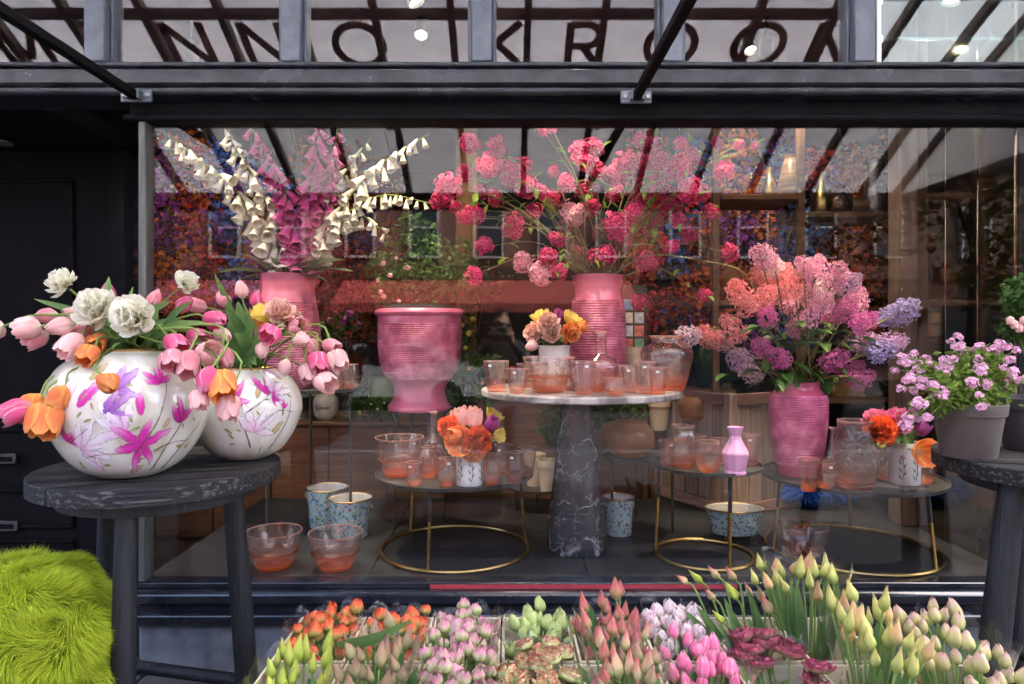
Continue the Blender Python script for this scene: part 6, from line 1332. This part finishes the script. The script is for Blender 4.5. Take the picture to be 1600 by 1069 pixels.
cut_bunch(2, 1, ['bud_brown'], 32, 0.530, 'bunch of brownish green pointed tulips in the front row', crate_label=CB + 'of brownish green tulips in the front row', cy_off=.05)
cut_bunch(2, 2, ['bud_pink'], 32, 0.560, 'bunch of pale pink and green double tulips in the front row', crate_label=CB + 'of pale pink double tulips in the front row', cy_off=.05)
cut_bunch(2, 3, ['frilly'], 26, 0.505, 'bunch of frilly green tulips with red edges', crate_label=CB + 'of frilly green tulips with red edges', nl=2, cy_off=.05, zj=.012, spread=.1)
cut_bunch(2, 4, ['bud_red', 'lilyred', 'bud_brown'], 32, 0.530, 'bunch of slender red and green tulips in the front row', crate_label=CB + 'of slender red tulips in the front row', cy_off=.05, nl=10)
cut_bunch(2, 5, ['tulip_pink'], 32, 0.500, 'bunch of bright pink tulips among blue green leaves', crate_label=CB + 'of bright pink tulips in the front row', cy_off=.05, nl=12)
cut_bunch(2, 6, ['darkred'], 15, 0.515, 'bunch of frilly dark red tulips in the front row', crate_label=CB + 'of frilly dark red tulips in the front row', cy_off=.05, nl=9)
cut_bunch(2, 7, ['bud_yellow', 'bud_yellow', 'bud_yelpink'], 26, 0.605, 'bunch of yellow green pointed tulips in the front row', crate_label=CB + 'of yellow green tulips in the front row', cy_off=.09, nl=10, zj=.03, xo=.02)
cut_bunch(2, 8, ['bud_rosy'], 32, 0.575, 'bunch of rosy green tulip buds in the last front crate', crate_label=CB + 'of rosy green buds, the last in the front row', cy_off=.08, nl=8, xo=.03, spread=.11)
lf = MB(); blade(lf, [P(528, 1010, 1.97), P(585, 1000, 1.98), P(645, 970, 2.03)], .05, Vector((0, -.6, 1)), .15)
tag(obj('fallen_leaf', lf, M_LEAF), 'broad green tulip leaf lying across the orange tulips', 'leaf')

# ------------------------------------------------------------------ foxgloves
def bell_mesh(m, seed):
    rng = random.Random(seed); mb = MB()
    mb.lathe([(.003, 0), (.007, .006), (.0105, .02), (.013, .036), (.0165, .047), (.0205, .053), (.0165, .050), (.011, .036), (.006, .015)], 15, rf=lambda a, i: 1 + .10 * math.cos(5 * a + seed) * i * i, cap=False, vz=(0, .053))
    return mb.mesh('bell', m, True, 180)
BELL = {k: [bell_mesh(PM[k], i) for i in range(4)] for k in ('foxwhite', 'foxpink')}
fx = thing('foxglove_bouquet', 'tall white and pink foxglove spikes in the pink ribbed vase', 'bouquet', (xv, 3.78, 1.7))
FB = Vector((xv, 3.78, 1.80))
SPK = [('foxwhite', [(445, 400), (405, 345), (345, 275), (256, 208)], 3.66, 38, 1.25), ('foxwhite', [(450, 400), (425, 330), (385, 260), (345, 192)], 3.74, 34, 1.1), 
       ('foxpink', [(460, 400), (458, 340), (432, 270), (388, 190)], 3.62, 37, 1.25), ('foxpink', [(470, 400), (482, 330), (492, 260), (500, 178)], 3.66, 37, 1.25), ('foxpink', [(475, 405), (500, 345), (515, 280), (528, 195)], 3.78, 32, 1.15),
       ('foxwhite', [(485, 400), (530, 330), (590, 260), (672, 208)], 3.7, 34, 1.1), ('foxwhite', [(485, 405), (540, 335), (600, 305), (675, 318)], 3.6, 24, .9), ('foxwhite', [(480, 410), (515, 360), (560, 335), (612, 372)], 3.72, 20, .95), ('foxwhite', [(480, 400), (505, 340), (540, 270), (580, 215)], 3.82, 22, .95)]
for si, (key, path, d, nb, sc_) in enumerate(SPK):
    rng = random.Random(si + 60); w = [FB + Vector((rng.uniform(-.05, .05), rng.uniform(-.05, .05), -.05))] + [P(u, v, lerp(3.76, d, i / 3)) for i, (u, v) in enumerate(path)]
    c = smooth_pts(w, 24); m = MB(); m.tube(c, [lerp(.0055, .002, i / 24) for i in range(25)], 6)
    sp = obj('flower_spike', m, M_STEM, fx)
    for k in range(nb):
        t_ = lerp(.26, .985, (k / nb) ** .92); i = t_ * 24; a = c[int(i)].lerp(c[min(24, int(i) + 1)], i - int(i)); tn = (c[min(24, int(i) + 1)] - c[int(i)]).normalized()
        ph = k * 2.4 + si; s1 = tn.cross(Vector((0, 1, .2))).normalized(); s2 = tn.cross(s1); out = s1 * math.cos(ph) + s2 * math.sin(ph)
        dr = (out * rng.uniform(.35, .85) + Vector((rng.gauss(0, .15), -.25 + rng.gauss(0, .15), -1.0))).normalized(); q = sc_ * lerp(2.0, .95, max(0, t_ - .35) / .65) * rng.uniform(.85, 1.12)
        obj('bell', BELL[key][k % 4], parent=sp, M=aim(a + out * .008, dr, q, rng.uniform(0, 6)) @ Matrix.Diagonal((rng.uniform(.72, .92), rng.uniform(.72, .92), rng.uniform(.9, 1.1), 1)))
M_GREYLEAF = leafmat('grey_green_leaf', [(0, (.10, .14, .08)), (1, (.17, .22, .13))])
FXL = [leaf_mesh('leaf', M_GREYLEAF, .17, .07, .15, .35, .04, 7, 4, i) for i in range(3)]
for k, (u, v, dx, dz) in enumerate(((395, 385, -1, .5), (375, 420, -1, .1), (510, 420, 1, .0), (540, 395, 1, .3), (430, 395, -.3, 1), (490, 390, .5, .8), (415, 405, -.8, .2), (465, 400, .1, 1), (525, 380, .9, .4), (350, 400, -1, .3))):
    d = 3.68 - .02 * (k % 3); dr = Vector((dx, -.5, dz)).normalized(); q = P(u, v, d); a = FB + Vector((dx * .06, -.05, 0))
    Mx = T(*a) @ (q - a).normalized().to_track_quat('Y', 'Z').to_matrix().to_4x4() @ Matrix.Scale(max(.8, (q - a).length / .17), 4); obj('leaf', FXL[k % 3], parent=fx, M=Mx)

# ------------------------------------------------------------------ pink snowball blossoms
SB = [flower_ball('snowball', PM['snowpink'], .058, 95, i, .0145) for i in range(4)]; SBP = [flower_ball('snowball', PM['snowpale'], .058, 95, i + 9, .0145) for i in range(2)]
vb = thing('snowball_bouquet', 'wide spray of pink snowball blossoms on thin branches in the vase on the marble table', 'bouquet', ((934 - CX) * 3.66 / F, 3.66, 1.7))
VB = Vector(((934 - CX) * 3.66 / F, 3.66, 1.76))
BALLS = [(735, 225, 17), (700, 290, 21), (688, 312, 17), (776, 226, 17), (764, 258, 21), (800, 272, 21), (822, 292, 21), (820, 260, 15), (848, 203, 11), (862, 200, 8), (800, 354, 20), (740, 335, 17), (757, 385, 16), (725, 340, 12), (740, 430, 14), (712, 325, 13), (817, 410, 17), (845, 426, 20), (872, 424, 15), (865, 268, 10), (905, 240, 17), (926, 232, 17), (917, 298, 18), (895, 334, 22), (930, 262, 15), (965, 352, 23), (940, 366, 15), (1000, 220, 14), (1030, 250, 19), (980, 258, 23), (1065, 226, 13), (1060, 260, 23), (1076, 295, 19), (1010, 286, 18), (1000, 312, 14), (1045, 322, 16), (1010, 410, 15), (1000, 472, 13), (1075, 366, 17), (1050, 385, 12), (1130, 268, 17), (1140, 395, 13), (1100, 462, 12), (1155, 226, 9), (1180, 228, 8), (870, 374, 15), (900, 396, 13), (948, 398, 17), (975, 384, 14), (845, 300, 12), (780, 240, 14), (1095, 300, 14), (1020, 225, 12), (925, 325, 13), (885, 350, 15), (855, 400, 14), (960, 300, 15), (990, 330, 14), (1110, 330, 13), (1035, 290, 16), (885, 285, 14), (835, 330, 14), (775, 310, 14), (750, 300, 13), (1080, 250, 16), (1000, 255, 17), (915, 255, 14), (955, 275, 15), (1025, 345, 14), (865, 310, 14), (1120, 225, 11), (725, 270, 12), (1060, 345, 13), (930, 400, 13)]
for k, (u, v, r) in enumerate(BALLS):
    rng = random.Random(k); d = 3.64 + rng.uniform(-.22, .22) if r < 20 else 3.64 + rng.uniform(-.24, 0); p = P(u, v, d); me = SBP[k % 2] if (u, v) in ((817, 410), (895, 334), (845, 426)) else SB[k % 4]
    o = obj('snowball', me, parent=vb, M=T(*p) @ Euler((rng.uniform(0, 6), rng.uniform(0, 6), 0)).to_matrix().to_4x4() @ Matrix.Diagonal((rng.uniform(.8, 1.1), rng.uniform(.8, 1.1), rng.uniform(.75, 1.1), 1)) @ Matrix.Scale(r * 1.03 * d / F / .058, 4))
    a = VB + Vector((rng.uniform(-.06, .06), rng.uniform(-.06, .06), 0)); mid = a.lerp(p, .5) + Vector((rng.uniform(-.05, .05), rng.uniform(-.03, .03), .06 + .10 * min(1, abs(p.x - a.x))))
    c = smooth_pts([a, mid, p], 10); m = MB(); m.tube(c, [lerp(.004, .0018, i / 10) for i in range(11)], 5); obj('branch', m, mat('twig_green', (.20, .17, .06), (.12, .10, .04), rough=.6) if k == 0 else D.materials['twig_green'], o)
    for j in range(3):
        q = c[7 + j] if j < 2 else p + Vector((rng.gauss(0, .03), -.03, rng.gauss(0, .03))); dr = Vector((rng.gauss(0, 1), rng.gauss(-.3, .6), rng.gauss(0, 1))).normalized()
        obj('leaf', YLEAF[j], parent=o, M=T(*q) @ dr.to_track_quat('Y', 'Z').to_matrix().to_4x4() @ Matrix.Scale(rng.uniform(.8, 1.5), 4))
# one long bare tendril towards the lilac
m = MB(); m.tube(smooth_pts([VB, P(1010, 400, 3.5), P(1100, 408, 3.45), P(1160, 425, 3.45), P(1185, 470, 3.45)], 24), .003, 5); obj('tendril', m, D.materials['twig_green'], vb)

# ------------------------------------------------------------------ lilac
LK = ('lil_pink', 'lil_salmon', 'lil_mauve', 'lil_blue', 'lil_magenta', 'lil_pale')
LP = {k: [panicle('panicle', PM[k], .165, .070, 230, i, .0102) for i in range(2)] for k in LK}
ll = thing('lilac_bouquet', 'big bunch of pink, mauve and blue lilac in the magenta ribbed vase', 'bouquet', VD + Vector((0, 0, .3)))
LB = VD + Vector((0, 0, .44))
LIL = [('lil_pink', 1188, 398), ('lil_pale', 1210, 415), ('lil_salmon', 1187, 432), ('lil_salmon', 1198, 462), ('lil_salmon', 1166, 470), ('lil_magenta', 1200, 492), ('lil_salmon', 1140, 508), ('lil_salmon', 1100, 522), ('lil_pink', 1120, 530), ('lil_salmon', 1222, 425), ('lil_pink', 1255, 415), ('lil_pink', 1278, 412), ('lil_salmon', 1240, 440), ('lil_pink', 1236, 470), ('lil_pink', 1265, 455), ('lil_pale', 1290, 445), ('lil_pink', 1310, 425), ('lil_magenta', 1305, 490), ('lil_magenta', 1325, 478), ('lil_pink', 1340, 465), ('lil_magenta', 1355, 500), ('lil_blue', 1395, 490), ('lil_blue', 1418, 482), ('lil_pink', 1270, 490), ('lil_pink', 1250, 505), ('lil_mauve', 1360, 535), ('lil_blue', 1385, 545), ('lil_mauve', 1400, 535), ('lil_magenta', 1310, 560), ('lil_magenta', 1335, 575), ('lil_magenta', 1352, 590), ('lil_pale', 1168, 580), ('lil_mauve', 1152, 560), ('lil_magenta', 1216, 556), ('lil_magenta', 1188, 540), ('lil_pink', 1215, 450), ('lil_salmon', 1150, 450), ('lil_pale', 1080, 525), ('lil_pink', 1290, 470), ('lil_mauve', 1330, 440)]
for k, (key, u, v) in enumerate(LIL):
    rng = random.Random(k + 400); d = 3.46 + rng.uniform(-.18, .12); p = P(u, v, d); a = LB + Vector((rng.uniform(-.05, .05), rng.uniform(-.05, .05), -.02)); dr = ((p - a).normalized() + Vector((rng.gauss(0, .35), -.35 + rng.gauss(0, .25), .05 + rng.gauss(0, .3)))).normalized()
    s = rng.uniform(.72, .98); o = obj('lilac_spray', LP[key][k % 2], parent=ll, M=aim(p - dr * .10 * s, dr, s, rng.uniform(0, 6)))
    m = MB(); m.tube(smooth_pts([a, a.lerp(p, .5) + Vector((0, 0, .04)), p], 8), .004, 5); obj('branch', m, D.materials['twig_green'], o)
LL = [leaf_mesh('leaf', M_LEAFD, .11, .07, .2, .3, .05, 6, 4, i) for i in range(3)]
for k in range(80):
    rng = random.Random(k + 900); u, v = rng.gauss(1248, 52), rng.uniform(495, 600); d = 3.42 + rng.uniform(-.1, .18); p = P(u, v, d); dr = Vector((rng.gauss((u - 1248) / 60, .5), rng.uniform(-1, -.2), rng.uniform(-.7, .5))).normalized()
    obj('leaf', LL[k % 3], parent=ll, M=T(*p) @ dr.to_track_quat('Y', 'Z').to_matrix().to_4x4() @ Matrix.Scale(rng.uniform(.7, 1.1), 4))

# ------------------------------------------------------------------ green plants inside
def shrub(name, label, base, spots, n, lsize, m, seed, blossoms=(), bkey='pink_cup', bs=.6, group=None):
    rng = random.Random(seed); t = thing(name, label, 'plant', base, group); st = MB(); fo = MB()
    for (u, v, d, r) in spots:
        p = P(u, v, d); st.tube(smooth_pts([base, Vector(base).lerp(p, .5) + Vector((rng.uniform(-.04, .04), 0, .03)), p], 6), .004, 5); leafcloud(fo, p, r, n, lsize, rng, 1.0, 3)
    obj('stems', st, M_BARK, t, kind='stuff'); obj('foliage', fo, m, t, smooth=False, kind='stuff')
    for k, (u, v, d) in enumerate(blossoms): obj('blossom', FM[bkey][k % 3], parent=t, M=aim(P(u, v, d), (rng.gauss(0, .5), -1, rng.gauss(.2, .4)), bs * rng.uniform(.7, 1.1)))
    return t
shrub('camellia_bush', 'dark leaved camellia bush with small pink flowers standing in the wide urn', P(655, 478, 3.86), [(600, 420, 3.9, .11), (630, 395, 3.9, .13), (660, 375, 3.95, .13), (680, 410, 3.9, .13), (640, 440, 3.88, .13), (610, 455, 3.86, .10), (700, 440, 3.9, .11), (665, 450, 3.86, .12), (720, 400, 3.95, .10), (640, 355, 3.95, .09)], 260, .038, M_LEAFD, 71, [(598, 415, 3.76), (612, 430, 3.76), (590, 440, 3.76), (602, 465, 3.74), (618, 405, 3.78), (640, 420, 3.74), (596, 455, 3.74), (625, 470, 3.74)], 'pink_cup', .42)
tag(obj('nursery_pot', MB().lathe(shell([(.002, 0), (.15, 0), (.19, .25), (.205, .25), (.205, .275)], .006, .02), 36, T(TRAYS['urn'][0], TRAYS['urn'][1], 1.38), cap=False), mat('dark_green_plastic', (.02, .06, .04), rough=.45)), 'dark green nursery pot inside the wide urn', 'plant pot')
shrub('green_plant', 'broad leaved green plant behind the urn foot', (wx(720, 4.6), 4.6, .916), [(700, 590, 4.5, .13), (730, 600, 4.55, .14), (745, 580, 4.6, .12), (712, 620, 4.5, .11), (760, 610, 4.6, .11)], 150, .075, M_LEAFD, 72, [(735, 575, 4.45), (755, 600, 4.45)], 'orange', .5)
shrub('green_plant', 'dark small leaved plant under the marble table top', (wx(880, 4.3), 4.3, .6), [(862, 660, 4.2, .10), (885, 650, 4.2, .11), (905, 655, 4.25, .11), (870, 680, 4.2, .09), (925, 650, 4.3, .10)], 260, .032, M_LEAFD, 73)
shrub('green_plant', 'yellow flowering green plant behind the amber vase', (wx(960, 4.4), 4.4, .8), [(940, 640, 4.3, .10), (965, 632, 4.35, .11), (990, 640, 4.35, .10)], 220, .04, M_LEAFD, 74, [(975, 632, 4.2), (990, 628, 4.2), (955, 640, 4.2)], 'yellow', .35)
shrub('green_plant', 'low white flowering plant on the wooden cabinet', (wx(592, 4.55), 4.55, .916), [(575, 640, 4.5, .08), (595, 638, 4.5, .09), (612, 640, 4.5, .07)], 260, .022, M_LEAFD, 75, [(580, 632, 4.4), (590, 640, 4.4), (600, 630, 4.4), (610, 640, 4.4)], 'white_double', .2)
shrub('green_plant', 'trailing plant with small yellow fruit beside the cream jar', (wx(555, 4.6), 4.6, .916), [(548, 600, 4.55, .09), (560, 620, 4.55, .08), (552, 640, 4.5, .07)], 160, .035, M_LEAFD, 76, [(553, 608, 4.45), (560, 645, 4.45)], 'yellow', .5)
shrub('dried_bouquet', 'bouquet of dark pink blooms behind the foxglove vase', (wx(540, 4.3), 4.3, 1.3), [(530, 495, 4.3, .10), (555, 505, 4.3, .09), (520, 520, 4.3, .08)], 60, .03, M_LEAFD, 77, [(525, 488, 4.2), (540, 495, 4.2), (552, 490, 4.2), (535, 508, 4.2), (560, 505, 4.2), (515, 500, 4.2)], 'purple', .8)
shrub('green_plant', 'leafy plant with yellow blooms beside the timber post', (wx(725, 5.0), 5.0, .9), [(720, 500, 5.0, .14), (730, 540, 5.0, .12), (760, 440, 5.2, .2), (740, 460, 5.1, .16)], 140, .05, M_LEAFD, 78, [(722, 510, 4.85), (730, 525, 4.85), (725, 545, 4.85), (738, 500, 4.85)], 'yellow', .8)

# wall of coloured fabric leaves in the depth of the shop
pm('leaf_rust', [(0, (.20, .03, .01)), (.5, (.42, .09, .02)), (1, (.50, .16, .04))], vary=.3, streak=.4); pm('leaf_blue', [(0, (.02, .04, .18)), (.5, (.04, .10, .38)), (1, (.10, .20, .50))], vary=.3, streak=.4); pm('leaf_plum', [(0, (.08, .01, .10)), (.5, (.18, .03, .22)), (1, (.26, .06, .30))], vary=.3, streak=.4); pm('leaf_crimson', [(0, (.22, .01, .02)), (.5, (.40, .03, .04)), (1, (.50, .08, .06))], vary=.3, streak=.4)
rng = random.Random(88)
KN = {'leaf_rust': 'rust', 'leaf_blue': 'blue', 'leaf_plum': 'plum', 'leaf_crimson': 'crimson'}
PLC = [(255, 'leaf_plum', 'behind the corner post'), (320, 'leaf_rust', 'behind the white foxgloves'), (385, 'leaf_blue', 'behind the cream foxglove bells'), (455, 'leaf_rust', 'behind the pink foxgloves'), (530, 'leaf_crimson', 'between foxgloves and camellia'), (600, 'leaf_rust', 'above the camellia bush'), (1000, 'leaf_crimson', 'behind the snowball blossoms'), (1060, 'leaf_blue', 'behind the snowball spray edge'), (1120, 'leaf_rust', 'above the lilac, nearer the vase'), (1180, 'leaf_plum', 'above the lilac'), (1240, 'leaf_blue', 'behind the shelf upright'), (1310, 'leaf_crimson', 'below the upper shelf'), (1370, 'leaf_rust', 'beside the timber column')]
for k, (u, key, where) in enumerate(PLC):
    d = 6.1 + .25 * (k % 2); t = thing('leaf_garland', KN[key] + ' coloured leaf garland hanging ' + where, 'garland', P(u, 540, d), 'hanging leaf garlands')
    br = MB(); fo = MB(); x = wx(u, d); br.tube(smooth_pts([(x, d, 3.4), (x + .1, d, 2.8), (x - .08, d, 2.2), (x + .05, d, 1.6)], 12), .012, 6)
    for j in range(15):
        c = Vector((x + rng.gauss(0, .13), d + rng.gauss(0, .12), rng.uniform(1.42, 3.2))); br.tube([(x, d, c.z + .05), c], .004, 4); leafcloud(fo, c, .19, 90, .065, rng)
    obj('branch', br, M_BARK, t); obj('foliage', fo, PM[key], t, smooth=False, kind='stuff')
    f2 = MB(); k2 = ('leaf_rust', 'leaf_crimson', 'leaf_plum')[k % 3]
    for j in range(5): leafcloud(f2, Vector((x + rng.gauss(0, .13), d - .1 + rng.gauss(0, .08), rng.uniform(1.5, 3.1))), .16, 80, .06, rng)
    obj('foliage', f2, PM[k2], t, smooth=False, kind='stuff')
# ------------------------------------------------------------------ the person taking the picture (only mirrored in the glass)
def skin_body(name, joints, edges, m, parent, root=0):
    me = D.meshes.new(name); me.from_pydata([j[0] for j in joints], edges, []); me.materials.append(m)
    o = D.objects.new(name, me); COL.objects.link(o); WM[o.name] = Matrix(); o.parent = parent; o.matrix_parent_inverse = WM[parent.name].inverted()
    mod = o.modifiers.new('skin', 'SKIN')
    for i, j in enumerate(joints):
        sv = me.skin_vertices[0].data[i]; sv.radius = j[1] if isinstance(j[1], tuple) else (j[1], j[1]); sv.use_root = (i == root)
    s = o.modifiers.new('sub', 'SUBSURF'); s.levels = 2; s.render_levels = 2
    me.polygons.foreach_set('use_smooth', [True] * len(me.polygons)); mod.use_smooth_shade = True
    return o
px_, py_ = -.07, -.42
pr = thing('person', 'person in a dark coat and jeans holding a camera up, mirrored in the window', 'person', (px_, py_, 0))
M_SKIN = mat('skin', (.52, .30, .21), (.46, .26, .18), rough=.5); M_COAT = mat('dark_coat', (.018, .018, .022), (.03, .03, .034), rough=.8, scale=30); M_JEAN = mat('blue_jeans', (.03, .05, .11), (.05, .08, .16), rough=.8, scale=40); M_HAIR = mat('dark_hair', (.02, .014, .01), (.04, .025, .018), rough=.5, stretch=(8, 8, 1))
def J(x, y, z, r): return (Vector((px_ + x, py_ + y, z)), r)
skin_body('coat', [J(0, 0, .92, (.17, .12)), J(0, 0, 1.10, (.155, .11)), J(0, .0, 1.32, (.17, .115)), J(0, 0, 1.42, (.09, .08)), J(0, .01, 1.49, (.055, .055)),
    J(-.17, 0, 1.37, .065), J(-.26, .08, 1.20, .052), J(-.10, .27, 1.40, .036), J(.17, 0, 1.37, .065), J(.27, .08, 1.20, .052), J(.10, .27, 1.40, .036)],
    [(0, 1), (1, 2), (2, 3), (3, 4), (2, 5), (5, 6), (6, 7), (2, 8), (8, 9), (9, 10)], M_COAT, pr)
skin_body('trousers', [J(0, 0, .90, (.15, .11)), J(-.09, 0, .80, .088), J(-.10, .01, .48, .062), J(-.10, -.01, .08, .045), J(.09, 0, .80, .088), J(.10, .01, .48, .062), J(.10, -.01, .08, .045)], [(0, 1), (1, 2), (2, 3), (0, 4), (4, 5), (5, 6)], M_JEAN, pr)
hd_ = MB()
def headf(u, v):
    a = u * 2 * PI; b = (v - .5) * PI; r = Vector((math.cos(b) * math.cos(a) * .078, math.cos(b) * math.sin(a) * .098, math.sin(b) * .118))
    if r.z < 0: r.x *= 1 + r.z * 1.9; r.y *= 1 + r.z * .9
    if r.y > .06 and abs(r.x) < .02 and -.04 < r.z < .02: r.y += .018
    return Vector((px_, py_ + .03, 1.60)) + r
hd_.grid(headf, 28, 18); hd = obj('head', hd_, M_SKIN, pr, ang=180)
obj('neck', MB().tube([(px_, py_ + .01, 1.44), (px_, py_ + .02, 1.54)], .048, 12), M_SKIN, pr)
hr = MB()
for k in range(500):
    a = random.uniform(-PI, PI); b = random.uniform(.05, 1.5); q = Vector((math.cos(b) * math.cos(a) * .082, math.cos(b) * math.sin(a) * .104 - .006, math.sin(b) * .124 + .004))
    if q.y > .055 and q.z < .06: continue
    p = Vector((px_, py_ + .03, 1.60)) + q; e = p + Vector((q.x * .25, q.y * .2 - .01, -.09 - .10 * random.random())); s = Vector((-q.y, q.x, 0)).normalized() * .012
    hr.add([p - s, p + s, e + s * .6, e - s * .6], [(0, 1, 2, 3)])
hr.lathe([(.083 * math.cos(R(t)), .124 * math.sin(R(t))) for t in range(18, 91, 12)], 20, T(px_, py_ + .02, 1.606), cap=False)
obj('hair', hr, M_HAIR, hd)
for sx in (-1, 1):
    obj('eye', MB().lathe([(.001, -.010), (.009, -.005), (.011, 0), (.009, .005), (.001, .010)], 10), M_WHITE, hd, M=T(px_ + sx * .03, py_ + .118, 1.605)); obj('ear', lump(1, 1, 1), M_SKIN, hd, M=T(px_ + sx * .079, py_ + .03, 1.59) @ Matrix.Diagonal((.010, .02, .032, 1)))
    h = MB(); w = Vector((px_ + sx * .10, py_ + .27, 1.40)); c = Vector((px_ + sx * .075, py_ + .30, 1.50))
    h.tube([w, w.lerp(c, .5), c], [.026, .034, .034], 10)
    for f_ in range(4):
        z = 1.47 + f_ * .018; h.tube([(c.x, c.y, z + .01), (c.x + sx * .012, c.y + .035, z + .012), (c.x - sx * .03, c.y + .05, z + .012)], [.009, .0085, .007], 6)
    h.tube([(c.x, c.y, 1.47), (c.x - sx * .02, c.y - .03, 1.485), (c.x - sx * .04, c.y - .035, 1.50)], [.011, .010, .008], 6)
    obj('hand', h, M_SKIN, pr)
    obj('shoe', lump(1, 1, 1), M_COAT, pr, M=T(px_ + sx * .10, py_ + .05, .045) @ Matrix.Diagonal((.05, .13, .045, 1)))
pc = thing('photo_camera', 'black camera held up to the face of the mirrored person', 'camera', (px_, py_ + .28, 1.5))
obj('camera_body', bx((px_ - .066, py_ + .26, 1.47), (px_ + .066, py_ + .305, 1.555), .008), M_BLACKSTEEL, pc)
obj('lens', MB().lathe([(.001, 0), (.034, 0), (.036, .05), (.033, .055), (.028, .05), (.001, .045)], 24), M_BLACKSTEEL, pc, M=T(px_, py_ + .3055, 1.51) @ Euler((R(-90), 0, 0)).to_matrix().to_4x4())
